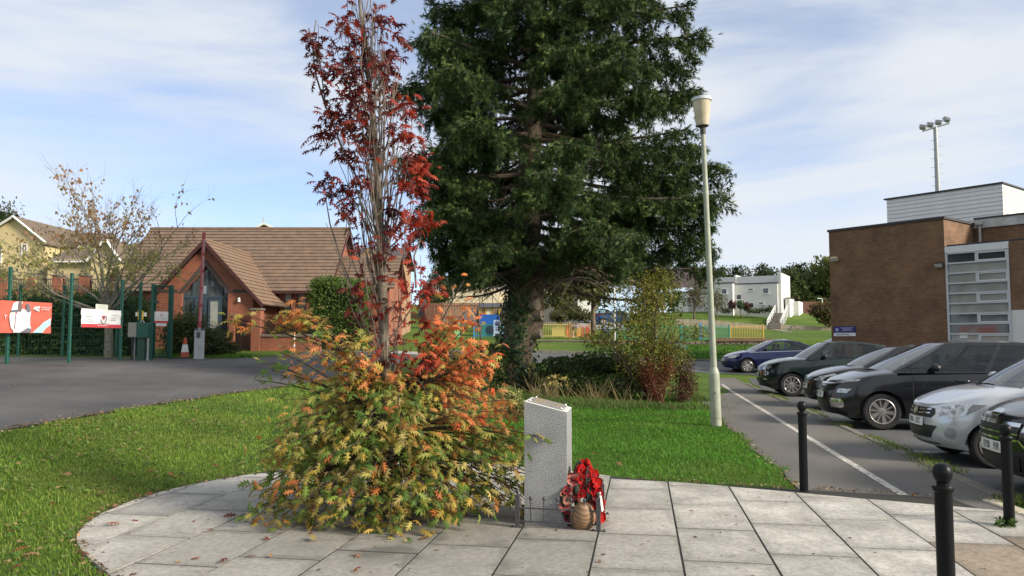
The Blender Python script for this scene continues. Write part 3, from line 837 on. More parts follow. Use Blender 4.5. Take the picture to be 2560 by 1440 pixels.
    # the skirt: arching boughs with leaves along their outer part
    GREEN = [(.12, .19, .03), (.085, .155, .028), (.17, .23, .04), (.08, .14, .025)]
    OLIVE = [(.29, .26, .06), (.23, .23, .05), (.34, .28, .07), (.25, .21, .055), (.38, .30, .10)]
    YELL = [(.40, .29, .05), (.36, .25, .045), (.42, .28, .06)]
    ORNG = [(.46, .19, .05), (.50, .16, .045), (.42, .21, .07), (.52, .20, .07)]
    CORAL = [(.58, .13, .045), (.50, .09, .035), (.62, .19, .07), (.52, .16, .05)]
    bb = MB()
    def skirt_colour(u, v):
        """which colour the leaves have turned in which part of the crown"""
        s = rnd.random()
        if v < 960 and u > 1080: return rnd.choice(CORAL if s < .42 else ORNG if s < .85 else OLIVE)
        if v < 830: return rnd.choice(OLIVE if s < .45 else ORNG if s < .8 else YELL)
        if v < 960: return rnd.choice(ORNG if s < .50 else OLIVE if s < .82 else YELL if s < .90 else GREEN) if u > 720 else rnd.choice(GREEN if s < .55 else OLIVE)
        if v < 1080:
            if u > 1100: return rnd.choice(CORAL if s < .20 else ORNG if s < .52 else OLIVE)
            return rnd.choice(OLIVE if s < .52 else ORNG if s < .60 else GREEN if s < .95 else YELL)
        if v < 1200:
            if u > 1180: return rnd.choice(OLIVE if s < .58 else ORNG if s < .68 else GREEN)
            return rnd.choice(GREEN if s < .46 else OLIVE if s < .86 else YELL if s < .95 else ORNG)
        if u < 760 or u > 1230: return rnd.choice(OLIVE if s < .45 else ORNG if s < .57 else GREEN if s < .88 else YELL)
        return rnd.choice(GREEN if s < .44 else YELL if s < .62 else OLIVE if s < .92 else ORNG)
    def uv_of(p):
        q = cam_inv @ p
        return 1280 + F_PX * q.x / -q.z, 720 - F_PX * q.y / -q.z
    cam_inv = (Matrix.Translation((0, 0, 1.6)) @ Matrix.Rotation(math.pi / 2 + PITCH, 4, 'X')).inverted()
    def bough(base, tip, n_leaf, lift, s0=.06, s1=.125, from_=.30):
        mid = base.lerp(tip, .5) + Vector((0, 0, lift))
        pts = bez(base, mid, tip, 8)
        bb.tube(pts, [.009 * (1 - .75 * k / 7) + .0015 for k in range(8)], 4)
        for k in range(int(n_leaf * 1.35)):
            tt = from_ + (1 - from_) * (1 - rnd.random() ** 1.6)
            i = min(6, int(tt * 7)); p = pts[i].lerp(pts[i + 1], tt * 7 - i)
            fwd = (pts[i + 1] - pts[i]).normalized()
            side = Vector((rnd.gauss(0, .8), rnd.gauss(0, .8), rnd.gauss(-.05, .35)))
            p = p + Vector((rnd.gauss(0, .06), rnd.gauss(0, .06), rnd.gauss(0, .045)))
            u, v = uv_of(p)
            leaf(p, fwd * .6 + side, rnd.uniform(s0, s1), jitter(tuple(1.15 * q for q in skirt_colour(u, v)), .18), rnd.uniform(-.2, .5))
    # radius and drop of the skirt by height of attachment
    for i in range(205):
        az = rnd.uniform(0, 6.283)
        if math.sin(az) > .45 and rnd.random() < .45: az = -az           # more boughs towards the open side
        h0 = rnd.choice([.34, .5, .5, .72, .72, .95, 1.18]) + rnd.gauss(0, .035)
        rr = 1.36 - .58 * max(0, (h0 - .75)) / .67
        rr *= rnd.uniform(.55, 1.02)
        ca, sa = math.cos(az), math.sin(az)
        base = Vector((ox + ca * .06, oy + sa * .06, h0))
        zt = h0 - rnd.uniform(.02, .30) * (rr / 1.2) if h0 > .6 else max(.07, h0 - rnd.uniform(.10, .36))
        # lowest boughs sweep down on the paving
        tip = Vector((ox + ca * rr, oy + sa * rr * .82, zt))
        bough(base, tip, rnd.randint(11, 16), rnd.uniform(.10, .28))
    # particular boughs that stand out of the outline
    def to(u0, v0, u1, v1, d0, d1, n, lift=.1, **k): bough(P(u0, v0, d0), P(u1, v1, d1), n, lift, **k)
    for (u1, v1, d1, n) in ((630, 1300, 6.75, 26), (650, 1270, 6.8, 22), (690, 1245, 6.9, 24), (720, 1200, 7.0, 20)): to(930, 1150, u1, v1, 7.2, d1, n, .22)
    for (u1, v1, d1, n) in ((655, 905, 7.3, 16), (680, 925, 7.2, 18), (700, 880, 7.4, 18), (740, 850, 7.3, 16), (640, 950, 7.4, 8), (710, 1000, 7.1, 16), (690, 1060, 7.0, 18), (670, 1110, 6.9, 16)): to(940, 1040, u1, v1, 7.3, d1, n, .12)
    for (u1, v1, d1, n) in ((575, 800, 7.5, 12), (620, 790, 7.5, 14), (720, 765, 7.4, 22), (740, 790, 7.4, 22), (690, 800, 7.5, 16), (770, 790, 7.3, 18)): to(900, 900, u1, v1, 7.4, d1, n, .06, from_=.62)
    for (u1, v1, d1, n) in ((1170, 770, 7.3, 20), (1130, 800, 7.3, 26), (1185, 800, 7.2, 18), (1150, 850, 7.2, 24), (1240, 880, 7.1, 22), (1225, 895, 7.2, 20), (1180, 900, 7.2, 22), (1170, 940, 7.2, 22), (1110, 820, 7.3, 22), (1200, 870, 7.3, 16), (1160, 700, 7.4, 8)):
        to(1010, 990, u1, v1, 7.3, d1, n, .05, from_=.45)
    for (u1, v1, d1, n) in ((1320, 1100, 6.75, 22), (1340, 1090, 6.7, 20), (1290, 1030, 6.9, 20), (1270, 1000, 7.0, 22), (1315, 1250, 6.75, 16), (1300, 1220, 6.8, 18), (1280, 1180, 6.75, 20), (1255, 1050, 6.9, 20)): to(1010, 1080, u1, v1, 7.2, d1, n, .14)
    for (u1, v1, d1, n) in ((990, 1315, 6.35, 20), (1080, 1300, 6.4, 20), (1160, 1290, 6.5, 20), (820, 1310, 6.5, 18), (770, 1300, 6.6, 18), (900, 1300, 6.4, 18), (1000, 1285, 6.4, 18), (1120, 1270, 6.4, 18), (1200, 1260, 6.5, 16)): to(980, 1180, u1, v1, 7.1, d1, n, .16)
    for (u1, v1) in ((800, 830), (850, 845), (890, 850), (760, 870), (820, 880), (870, 900), (930, 930), (1000, 960), (900, 960), (840, 930)): to(940, 980, u1, v1, 7.2, 6.9, 20, .10)
    o = bb.build('skirt_boughs', M_TWIG_D, t, smooth=60); o['kind'] = 'stuff'
    Pn = np.array([tuple(p) for p in Pn]); Fd = np.array([tuple(p) for p in Fd]); Up = np.array([tuple(p) for p in Up]); Sc = np.array(Sc); Cl = np.array(Cl)
    Pn[:, 2] = np.maximum(Pn[:, 2], .05)
    Rm = frames(Fd, Up)
    # the 300 leaves nearest the viewer are parts of their own, the rest one mass
    score = np.linalg.norm(Pn - np.array([0, 0, CAM_H]), axis=1) / Sc[:, 1]
    order = np.argsort(score); near, rest = order[:300], order[300:]
    me = scatter_mesh('foliage', OAK_V, OAK_F, Pn[rest], Rm[rest], Sc[rest], Cl[rest], M_LEAF)
    o = obj('foliage', me, t); o['kind'] = 'stuff'
    pal = {}
    for i in near:
        key = tuple(np.round(Cl[i] * 16) / 16)
        if key not in pal:
            pal[key] = scatter_mesh('leaf', OAK_V, OAK_F, np.zeros((1, 3)), np.eye(3)[None], np.ones(1), Cl[i][None], M_LEAF)
        o = bpy.data.objects.new('leaf', pal[key]); COL.objects.link(o); o.parent = t
        Mx = Matrix([list(r) for r in Rm[i]]).to_4x4(); Mx = Matrix.Translation(Pn[i]) @ Mx @ Matrix.Diagonal((*Sc[i], 1))
        o.matrix_basis = Mx
    # dry grass at the foot
    n = 400; a = RNG.random(n) * 6.283; r = .5 * np.sqrt(RNG.random(n))
    return t
build_oak()

# ---- the big spruce
def ellips(p, c, r):
    return 0
SHOOT_V, SHOOT_F = [], []
for k in range(2):
    a = math.pi * k / 2; c, s = math.cos(a), math.sin(a)
    for (p_, q_, r_) in (((-.085, .0), (.085, .0), (0, 1.0)), ((-.03, .05), (.04, .32), (.34, .78)), ((.03, .05), (-.04, .32), (-.34, .78))):
        o_ = len(SHOOT_V); SHOOT_V += [(x * c, y, x * s) for x, y in (p_, q_, r_)]; SHOOT_F.append((o_, o_ + 1, o_ + 2))
def build_spruce():
    D = 23.0
    bx = P(1283, 850, D).x; base = Vector((bx, D, HT(bx, D) - .1))
    t = thing('spruce_tree', 'huge dark green spruce with an ivy-clad trunk standing behind the memorial', 'tree', (0, 0, 0))
    rnd = random.Random(5)
    px = [(1282, 985), (1287, 900), (1300, 800), (1308, 700), (1316, 560), (1326, 400), (1340, 200), (1352, 0)]
    tp = [P(u, v, D) for u, v in px]; tp[0].z = base.z
    top = tp[-1]
    tp += [top + Vector((.1, 0, 3.0)), top + Vector((.15, 0, 6.2))]
    # trunk with ribs, flare and burrs
    rad = [.74, .47, .44, .43, .36, .31, .24, .17, .10, .02]
    pts, rr = [], []
    for i in range(len(tp) - 1):
        for k in range(4):
            f = k / 4; pts.append(tp[i].lerp(tp[i + 1], f)); rr.append(rad[i] + (rad[i + 1] - rad[i]) * f)
    pts.append(tp[-1]); rr.append(rad[-1])
    n = 22; vs, fs = [], []
    burr = [(P(1335, 770, D).z, -.35, .20, .35), (P(1335, 815, D).z, -.25, .28, .40), (P(1340, 700, D).z, 0.0, .20, .4), (P(1265, 825, D).z, math.pi + .9, .16, .35), (P(1325, 560, D).z, -.2, .12, .3), (P(1330, 740, D).z, -.6, .16, .3)]
    for p, r in zip(pts, rr):
        h = p.z - base.z
        for k in range(n):
            a = 2 * math.pi * k / n
            q = r * (1 + .10 * math.sin(3 * a + 1.0) * (1 if h < 4 else .4) + .04 * math.sin(7 * a + 2.5 * p.z) + .22 * max(0, 1 - h / 1.0) * max(0, math.sin(2.5 * a + .4)))
            for (bz, ba, bh, bw) in burr:
                da = (a - ba + math.pi) % (2 * math.pi) - math.pi
                q += bh * math.exp(-((p.z - bz) / bw) ** 2 - (da / .55) ** 2)
            vs.append((p.x + q * math.cos(a), p.y + q * math.sin(a), p.z))
    for i in range(len(pts) - 1):
        for k in range(n): fs.append((i * n + k, i * n + (k + 1) % n, (i + 1) * n + (k + 1) % n, (i + 1) * n + k))
    b = MB(); b.add(vs, fs); b.build('trunk', M_BARK_B, t, smooth=70)
    def trunk_at(z):
        for i in range(len(pts) - 1):
            if pts[i].z <= z <= pts[i + 1].z:
                f = (z - pts[i].z) / (pts[i + 1].z - pts[i].z); return pts[i].lerp(pts[i + 1], f), rr[i] + (rr[i + 1] - rr[i]) * f
        return pts[-1], .03
    # sawn limb ends
    for (u, v, az) in ((1347, 795, -.5), (1350, 840, -.4), (1345, 770, -.9)):
        p, r = trunk_at(ZV(v, D)); d = Vector((math.cos(az), math.sin(az), .1))
        bs = MB(); bs.tube([p + d * .2, p + d * (r + .30)], [.17, .15], 12); bs.build('sawn_stub', mat('sawn wood', (.32, .27, .20), .9, var=.4, scale=12), t, smooth=40)
    # limbs
    lim = MB(); dead = MB()
    Pn, Fd, Sc, Cl = [], [], [], []
    zs0, zs1 = 3.4, top.z + 5.6
    right = lambda z: float(np.interp(z, [3.0, 4.0, 5.4, 6.2, 7.5, 9.5, 11.0, 13, 15, 17.5], [3.4, 4.8, 5.7, 5.9, 5.85, 5.1, 4.2, 3.0, 1.8, .3]))
    left = lambda z: float(np.interp(z, [3.0, 4.0, 5.4, 6.2, 7.5, 9.5, 11.0, 13, 15, 17.5], [1.8, 2.5, 2.8, 3.1, 3.6, 4.0, 3.7, 2.7, 1.7, .3]))
    def reach(az, z):
        c = math.cos(az); lr = right(z) if c > 0 else left(z); fb = 4.4 * float(np.interp(z, [3, 5, 9, 13, 17.5], [.75, 1, .95, .65, .1]))
        return 1 / math.sqrt((c / lr) ** 2 + (math.sin(az) / fb) ** 2)
    G1 = np.array([.024, .052, .015]); G2 = np.array([.050, .094, .025]); G3 = np.array([.15, .20, .055])
    def shoots_along(a, c, n, spread, tipcol, s=(.14, .235)):
        d = (c - a); n = int(n * 1.75)
        for k in range(n):
            f = rnd.random() ** .8
            p = a + d * f + Vector((rnd.gauss(0, spread), rnd.gauss(0, spread), rnd.gauss(-.02, spread * .7)))
            out = d.normalized() * rnd.uniform(.4, 1.1) + Vector((rnd.gauss(0, .55), rnd.gauss(0, .55), rnd.gauss(-.05, .55)))
            Pn.append(tuple(p)); Fd.append(tuple(out)); Sc.append(rnd.uniform(*s))
            w = rnd.random(); cc = G1 * (1 - w) + G2 * w
            if rnd.random() < tipcol * f: cc = G2 * .3 + G3 * .7
            Cl.append(cc * rnd.uniform(.75, 1.25))
    n_limb = 150
    for i in range(n_limb):
        f = (i + rnd.random()) / n_limb
        z = zs0 + (zs1 - zs0) * f ** 1.15
        az = i * 2.399963 + rnd.uniform(-.3, .3)
        if z < 4.6 and math.cos(az) < -.55 and rnd.random() < .35: continue
        p0, tr_ = trunk_at(z)
        Lh = reach(az, z) * (rnd.uniform(.66, 1.0) if rnd.random() < .5 else rnd.uniform(.92, 1.10))
        if Lh < .3: continue
        dr = Vector((math.cos(az), math.sin(az), 0))
        sag = .20 * Lh * rnd.uniform(.7, 1.3) * (1.15 if z < 7 else .8)
        lift0 = .12 * Lh if z > 8 else .02 * Lh
        tip = p0 + dr * Lh + Vector((0, 0, -sag * .6 + lift0))
        midp = p0 + dr * Lh * .52 + Vector((0, 0, -sag * .75 + lift0))
        br = bez(p0, midp, tip, 10)
        r0 = .03 + .011 * Lh
        lim.tube(br, [r0 * (1 - .82 * k / 9) + .006 for k in range(10)], 5)
        # side branchlets, hanging in fans
        nb = int(7 + Lh * 4.2)
        start = rnd.uniform(.20, .50)
        perp = Vector((-dr.y, dr.x, 0))
        for k in range(nb):
            s = start + (1 - start) * (k + rnd.random()) / nb
            j = min(8, int(s * 9)); q = br[j].lerp(br[j + 1], s * 9 - j)
            sd = 1 if k % 2 else -1
            wl_ = (.35 + .75 * math.sin(min(1, (1 - s) * 1.6 + .25) * 1.57)) * min(1, Lh / 3.2) * rnd.uniform(.7, 1.2)
            e = q + dr * wl_ * rnd.uniform(.35, .75) + perp * sd * wl_ * rnd.uniform(.45, .95) + Vector((0, 0, -wl_ * rnd.uniform(.10, .80)))
            lim.tube([q, q.lerp(e, .5) + Vector((0, 0, .05)), e], [.012, .008, .004], 3, caps=False)
            shoots_along(q.lerp(e, .12), e, int(17 + 17 * wl_), .075, .5)
            # pendulous secondary twigs
            if rnd.random() < .75:
                h = q.lerp(e, rnd.uniform(.3, .9)); hl = rnd.uniform(.25, .85)
                e2 = h + Vector((rnd.gauss(0, .06), rnd.gauss(0, .06), -hl)); shoots_along(h, e2, int(7 + 16 * hl), .05, .2)
        shoots_along(br[6], tip + (br[9] - br[7]).normalized() * .2, int(20 + 4 * Lh), .10, .7)
        # dead inner twigs
        for k in range(9):
            s = rnd.uniform(.08, .55); j = min(8, int(s * 9)); q = br[j]
            e = q + Vector((rnd.gauss(0, .45), rnd.gauss(0, .45), -rnd.uniform(.1, .7)))
            dead.tube([q, q.lerp(e, .5) + Vector((rnd.gauss(0, .06), rnd.gauss(0, .06), .05)), e], [.010, .007, .003], 3, caps=False)
    # the heavy low limb to the right and its hanging foliage
    lp = [P(1330, 700, 22.9), P(1400, 690, 22.4), P(1480, 685, 22.0), P(1560, 700, 21.6), P(1620, 720, 21.4), P(1650, 765, 21.3)]
    lim.tube(lp, [.17, .14, .11, .08, .05, .02], 8)
    for k in range(10):
        q = lp[rnd.randint(2, 4)].lerp(lp[rnd.randint(3, 5)], rnd.random())
        e = q + Vector((rnd.uniform(-.6, .9), rnd.uniform(-.5, .5), -rnd.uniform(.2, .8))); shoots_along(q, e, 34, .09, .4)
    for (u, v, uu, vv) in ((1240, 620, 1120, 690), (1230, 640, 1200, 715), (1260, 600, 1150, 660), (1170, 600, 1100, 640), (1250, 640, 1215, 700), (1180, 640, 1140, 700), (1210, 620, 1180, 690), (1370, 560, 1420, 640), (1400, 580, 1470, 650), (1430, 560, 1530, 640), (1480, 580, 1560, 660), (1380, 600, 1440, 670), (1560, 590, 1650, 650), (1620, 560, 1720, 640), (1660, 600, 1760, 670), (1500, 620, 1590, 680), (1700, 560, 1790, 630)):
        a, c = P(u, v, 22.6), P(uu, vv, 22.3)
        lim.tube([a, a.lerp(c, .5) + Vector((0, 0, .1)), c], [.03, .02, .008], 4)
        for k in range(6):
            q = a.lerp(c, rnd.uniform(.2, 1)); e = q + Vector((rnd.uniform(-.5, .4), rnd.uniform(-.5, .5), -rnd.uniform(.2, .7))); shoots_along(q, e, 40, .10, .15)
    lim.build('limbs', M_BARK_B, t, smooth=60)['kind'] = 'stuff'
    dead.build('dead_twigs', mat('dead twig', (.13, .10, .085), .9, var=.3, scale=20), t)['kind'] = 'stuff'
    Pn, Fd, Sc, Cl = np.array(Pn), np.array(Fd), np.array(Sc), np.array(Cl)
    low = np.interp(Pn[:, 0] - bx, [-4, -2.7, -2.2, -.7, -.3, 6], [4.5, 4.1, 3.2, 3.2, 3.45, 3.3]) + .5 * RNG.random(len(Pn)) ** 2 + .38 * np.sin(Pn[:, 0] * 3.1 + 1.7 * np.sin(Pn[:, 1] * 2.3)) * np.sin(Pn[:, 1] * 2.9 + 1)   # clean stem below the crown
    k = Pn[:, 2] > low; Pn, Fd, Sc, Cl = Pn[k], Fd[k], Sc[k], Cl[k]
    Rm = frames(Fd, RNG.standard_normal((len(Pn), 3)))
    o = obj('crown', scatter_mesh('crown', SHOOT_V, SHOOT_F, Pn, Rm, Sc, Cl, M_NEEDLE), t); o['kind'] = 'stuff'
    print('spruce shoots', len(Pn))
    # ivy over the trunk
    Pn, Fd, Up, Sc, Cl = [], [], [], [], []
    for k in range(5200):
        z = base.z + abs(rnd.gauss(0, 2.0)) if rnd.random() < .6 else base.z + rnd.uniform(0, 5.2)
        if z > base.z + 5.6: continue
        a = rnd.uniform(-math.pi, math.pi)
        h = z - base.z
        if -1.15 < a < .5 and h > .9 and rnd.random() < .93: continue      # bare bark on the sunny side
        if -2.2 < a < -1.5 and h < .9 and rnd.random() < .8: continue
        p, r = trunk_at(z)
        q = r * 1.06 + abs(rnd.gauss(0, .09)) * (1.5 if h < 2.6 else .9)
        Pn.append((p.x + q * math.cos(a), p.y + q * math.sin(a), z)); Fd.append((math.cos(a) * .5 + rnd.gauss(0, .4), math.sin(a) * .5 + rnd.gauss(0, .4), -.8)); Up.append((math.cos(a), math.sin(a), .35))
        Sc.append(rnd.uniform(.07, .13)); w = rnd.random(); Cl.append(np.array([.018, .045, .016]) * (1 - w) + np.array([.045, .085, .025]) * w if rnd.random() < .9 else np.array([.13, .14, .04]))
    o = obj('ivy', scatter_mesh('ivy', [(0, 0, 0), (-.5, .35, .03), (-.25, .7, 0), (0, 1, -.05), (.25, .7, 0), (.5, .35, .03)], [(0, 5, 1), (1, 5, 4), (1, 4, 2), (2, 4, 3)], np.array(Pn), frames(np.array(Fd), np.array(Up)), np.array(Sc), np.array(Cl), mat_attr('ivy leaf', .4, .1, .5)), t)
    o['kind'] = 'stuff'
build_spruce()

# ---- shrubs, hedges and undergrowth
def bush(name, label, cat, lobes, n, size, pal, stems=0, stem_mat=None, group=None, kind=None, seed=1, shell=.55, up_bias=.6, foot=None, jit=.2, core=None, tv=LEAF2_V, tf=LEAF2_F, matl=None, part='foliage'):
    """lobes: list of (centre, radii); leaves sit in the outer shell of every lobe"""
    rng = np.random.default_rng(seed); rnd = random.Random(seed)
    t = thing(name, label, cat, (0, 0, 0), 0, group) if not kind else None
    vol = np.array([r[0] * r[1] * r[2] for _, r in lobes]) ** .7; vol = vol / vol.sum()
    idx = rng.choice(len(lobes), n, p=vol)
    C = np.array([tuple(c) for c, _ in lobes]); Rr = np.array([r for _, r in lobes])
    d = unit(rng.standard_normal((n, 3))); rad = shell + (1 - shell) * rng.random((n, 1)) ** .6
    rad *= 1 + .16 * np.sin(d[:, :1] * 5 + idx[:, None]) * np.sin(d[:, 2:] * 6 + 1)
    pos = C[idx] + d * Rr[idx] * rad
    fwd = d * .7 + rng.standard_normal((n, 3)) * .6 + np.array([0, 0, -.1])
    up = d * .8 + np.array([0, 0, up_bias]) + rng.standard_normal((n, 3)) * .4
    col = pick_colors(pal, n, jit, rng)
    ground = HTA(pos[:, 0], pos[:, 1]) + .03
    pos[:, 2] = np.maximum(pos[:, 2], ground)
    sc = size * (.65 + .7 * rng.random(n))
    me = scatter_mesh(part, tv, tf, pos, frames(fwd, up), sc, col, matl or M_LEAF)
    if kind:
        o = obj(name, me); tag(o, label, cat, group, kind); return o
    o = obj(part, me, t); o['kind'] = 'stuff'
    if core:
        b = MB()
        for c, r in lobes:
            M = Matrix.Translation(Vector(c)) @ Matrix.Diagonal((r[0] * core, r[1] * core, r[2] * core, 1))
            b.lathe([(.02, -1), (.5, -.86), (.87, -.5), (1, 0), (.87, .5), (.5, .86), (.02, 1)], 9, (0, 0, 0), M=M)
        b.build('dark_core', mat('painted inner shade', (.03, .032, .016), .95, var=.4, scale=9), t, smooth=60)  # solid filler behind the leaves, inner shade put into its dark colour
    if stems:
        b = MB(); f = Vector(foot) if foot is not None else Vector((C[:, 0].mean(), C[:, 1].mean(), 0)); f.z = HT(f.x, f.y)
        for k in range(stems):
            j = rnd.randrange(len(lobes)); c, r = lobes[j]
            e = Vector(c) + Vector((rnd.uniform(-.8, .8) * r[0], rnd.uniform(-.8, .8) * r[1], rnd.uniform(-.2, .9) * r[2]))
            s = f + Vector((rnd.uniform(-.2, .2), rnd.uniform(-.2, .2), 0))
            m_ = s.lerp(e, .5) + Vector((0, 0, .18 * (e - s).length)); L = (e - s).length
            b.tube(bez(s, m_, e, 6), [(.006 + .005 * L) * (1 - .8 * i / 5) + .002 for i in range(6)], 4)
        b.build('stems', stem_mat or M_TWIG_D, t, smooth=60)['kind'] = 'stuff'
    return t
def L(u, v, d, ru, rd, rv):
    """lobe centred on the pixel at distance d, radii in metres (across, deep, high)"""
    return (P(u, v, d), (ru, rd, rv))
YG = [(.22, .21, .035), (.17, .18, .03), (.28, .25, .05), (.12, .145, .028), (.20, .17, .04), (.09, .115, .025)]
bush('shrub', 'tall loose yellow-green shrub to the right of the spruce trunk', 'shrub',
     [L(1600, 760, 20.6, .75, .7, .85), L(1560, 830, 20.2, .75, .7, .6), L(1650, 840, 20.4, .7, .7, .75), L(1620, 900, 20.2, .9, .8, .6), L(1680, 900, 20.5, .55, .6, .7), L(1650, 720, 20.9, .6, .6, .6), L(1490, 850, 20.2, .45, .5, .25), L(1740, 830, 20.2, .35, .4, .2)],
     11000, .062, YG, 46, M_TWIG_D, seed=3, shell=.25, foot=P(1625, 1000, 20.3))
RB = [(.12, .030, .014), (.16, .045, .018), (.08, .022, .012), (.18, .08, .03)]
bush('shrub', 'rusty red-brown shrub in front of the yellow-green one', 'shrub', [L(1640, 955, 19.6, .40, .4, .5), L(1615, 930, 19.6, .22, .3, .42), L(1670, 920, 19.7, .2, .3, .38)], 2600, .045, RB, 30, mat('red stem', (.14, .05, .03), .8), seed=4, shell=.2, foot=P(1640, 1010, 19.6))
bush('shrub', 'dark reddish barberry-like bush beside the green bin', 'shrub', [L(1712, 930, 20.2, .28, .3, .45), L(1722, 960, 20.0, .25, .3, .35), L(1700, 980, 19.7, .3, .3, .25)], 2600, .045, [(.085, .022, .020), (.12, .04, .022), (.06, .02, .02), (.10, .085, .03)], 16, M_TWIG_D, seed=5, shell=.25, foot=P(1708, 1000, 20.0))
DG = [(.028, .06, .016), (.045, .085, .022), (.06, .105, .025), (.09, .12, .03)]
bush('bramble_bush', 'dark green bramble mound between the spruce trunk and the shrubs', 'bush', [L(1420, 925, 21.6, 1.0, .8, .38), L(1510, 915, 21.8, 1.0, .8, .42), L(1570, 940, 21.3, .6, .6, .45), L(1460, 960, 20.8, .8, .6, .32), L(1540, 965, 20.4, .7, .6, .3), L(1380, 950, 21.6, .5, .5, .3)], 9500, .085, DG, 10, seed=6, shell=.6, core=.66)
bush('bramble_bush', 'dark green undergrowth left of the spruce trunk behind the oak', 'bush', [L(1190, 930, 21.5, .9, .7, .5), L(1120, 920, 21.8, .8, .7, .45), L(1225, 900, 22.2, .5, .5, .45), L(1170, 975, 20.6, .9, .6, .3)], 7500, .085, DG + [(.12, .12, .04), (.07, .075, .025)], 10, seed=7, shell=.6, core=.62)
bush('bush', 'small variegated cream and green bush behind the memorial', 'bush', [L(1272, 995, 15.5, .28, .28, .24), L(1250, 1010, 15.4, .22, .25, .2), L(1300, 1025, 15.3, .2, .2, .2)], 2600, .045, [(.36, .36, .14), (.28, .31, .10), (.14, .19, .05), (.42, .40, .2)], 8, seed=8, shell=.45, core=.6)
bush('seedling', 'pale yellow-leaved sapling growing beside the spruce trunk', 'plant', [L(1395, 950, 19.8, .35, .3, .16), L(1375, 960, 19.8, .2, .2, .2), L(1330, 925, 21.2, .12, .15, .3)], 150, .09, [(.40, .33, .10), (.34, .30, .08), (.45, .36, .15)], 12, M_TWIG, seed=9, shell=.2)
def tall_grass(name, label, spots, n, h, pal, w=.012):
    X, Y = [], []
    for (u, v, d, r) in spots:
        c = P(u, v, d); X.append(c.x + RNG.normal(0, r, n)); Y.append(c.y + RNG.normal(0, r * .7, n))
    return grass(name, label, np.concatenate(X), np.concatenate(Y), h, w, pal)
STRAW = [(.34, .26, .13), (.28, .21, .10), (.40, .32, .18), (.20, .17, .07), (.14, .15, .05)]
tall_grass('dry_grass', 'dry straw-coloured tall grass in front of the brambles', [(1370, 985, 19.4, .16), (1400, 985, 19.3, .25), (1465, 990, 19.0, .18), (1490, 985, 19.2, .2), (1340, 990, 19.6, .3), (1560, 995, 18.9, .3)], 42, .60, STRAW, .015)
tall_grass('rough_grass', 'rough uncut green grass at the foot of the spruce', [(1240, 985, 19.5, .6), (1300, 990, 19.4, .5), (1360, 995, 18.8, .5), (1440, 1000, 18.6, .6), (1520, 1003, 18.4, .6), (1600, 1005, 18.4, .5), (1680, 1005, 18.2, .5), (1150, 990, 19.5, .6), (1730, 960, 20.5, .3), (1060, 985, 20, .6)], 1700, .17, [(.085, .17, .03), (.12, .19, .045), (.16, .18, .06), (.06, .12, .025)], .014)

# hedges
def hedge(name, label, x0, x1, y0, y1, h, n, size, pal, seed=1, rough=.12, core=True, z=None, mtl=None):
    rng = np.random.default_rng(seed)
    t = thing(name, label, 'hedge', ((x0 + x1) / 2, (y0 + y1) / 2, 0)); cx, cy = (x0 + x1) / 2, (y0 + y1) / 2
    ar = np.array([(x1 - x0) * h, (x1 - x0) * h * .35, (y1 - y0) * h, (y1 - y0) * h, (x1 - x0) * (y1 - y0)]); f = rng.choice(5, n, p=ar / ar.sum())
    u, v = rng.random(n), rng.random(n)
    px = np.where(f == 2, x0, np.where(f == 3, x1, x0 + (x1 - x0) * u)); py = np.where(f == 0, y0, np.where(f == 1, y1, y0 + (y1 - y0) * np.where(f == 4, v, u)))
    pz = np.where(f == 4, h, h * v)
    nr = np.zeros((n, 3)); nr[f == 0, 1] = -1; nr[f == 1, 1] = 1; nr[f == 2, 0] = -1; nr[f == 3, 0] = 1; nr[f == 4, 2] = 1
    pos = np.stack([px, py, pz], 1) + nr * rng.normal(0, rough, (n, 1)) + rng.normal(0, rough * .4, (n, 3)) + nr * (rough * .8 * np.sin(px * 2.7 + pz * 3) * np.sin(pz * 2.3 + py * 2))[:, None]
    g = HTA(pos[:, 0], pos[:, 1]) if z is None else z
    pos[:, 2] = np.maximum(pos[:, 2], .02) + g
    pos -= np.array([cx, cy, 0])
    fw = nr * .5 + rng.standard_normal((n, 3)) * .7; up = nr * .9 + rng.standard_normal((n, 3)) * .5 + np.array([0, 0, .4])
    o = obj('foliage', scatter_mesh('foliage', LEAF2_V, LEAF2_F, pos, frames(fw, up), size * (.6 + .8 * rng.random(n)), pick_colors(pal, n, .22, rng), mtl or M_LEAF), t); o['kind'] = 'stuff'
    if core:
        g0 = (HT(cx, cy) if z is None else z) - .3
        b = MB(); b.box(x0 - cx + rough, x1 - cx - rough, y0 - cy + rough, y1 - cy - rough, g0, g0 + .3 + h - rough); b.build('dark_core', mat('painted inner shade', (.03, .032, .016), .95), t)  # solid box filling the hedge, its dark colour stands in for inner shade
    return t
HG = [(.035, .085, .018), (.05, .11, .022), (.07, .14, .028), (.10, .16, .035)]
hedge('hedge', 'long dark green hedge behind the green court fence', P(20, 850, 30.5).x, P(335, 850, 30.5).x, 30.0, 31.4, 2.05, 17000, .13, [(.045, .10, .022), (.06, .13, .028), (.09, .155, .035), (.13, .16, .04)], 21, .16)
hedge('hedge', 'clipped bright green boxy hedge at the corner of the brick hall', P(783, 800, 36.2).x, P(905, 800, 36.2).x, 35.8, 37.6, 3.15, 16000, .10, [(.10, .17, .03), (.075, .145, .028), (.14, .20, .04), (.05, .10, .02)], 22, .12)
hedge('hedge', 'straggly brown-green hedge between the gate and the barrier', P(430, 850, 29.3).x, P(490, 850, 29.3).x, 28.8, 30.2, 1.40, 6500, .085, [(.06, .10, .025), (.09, .12, .03), (.12, .11, .05), (.05, .075, .02)], 23, .20)
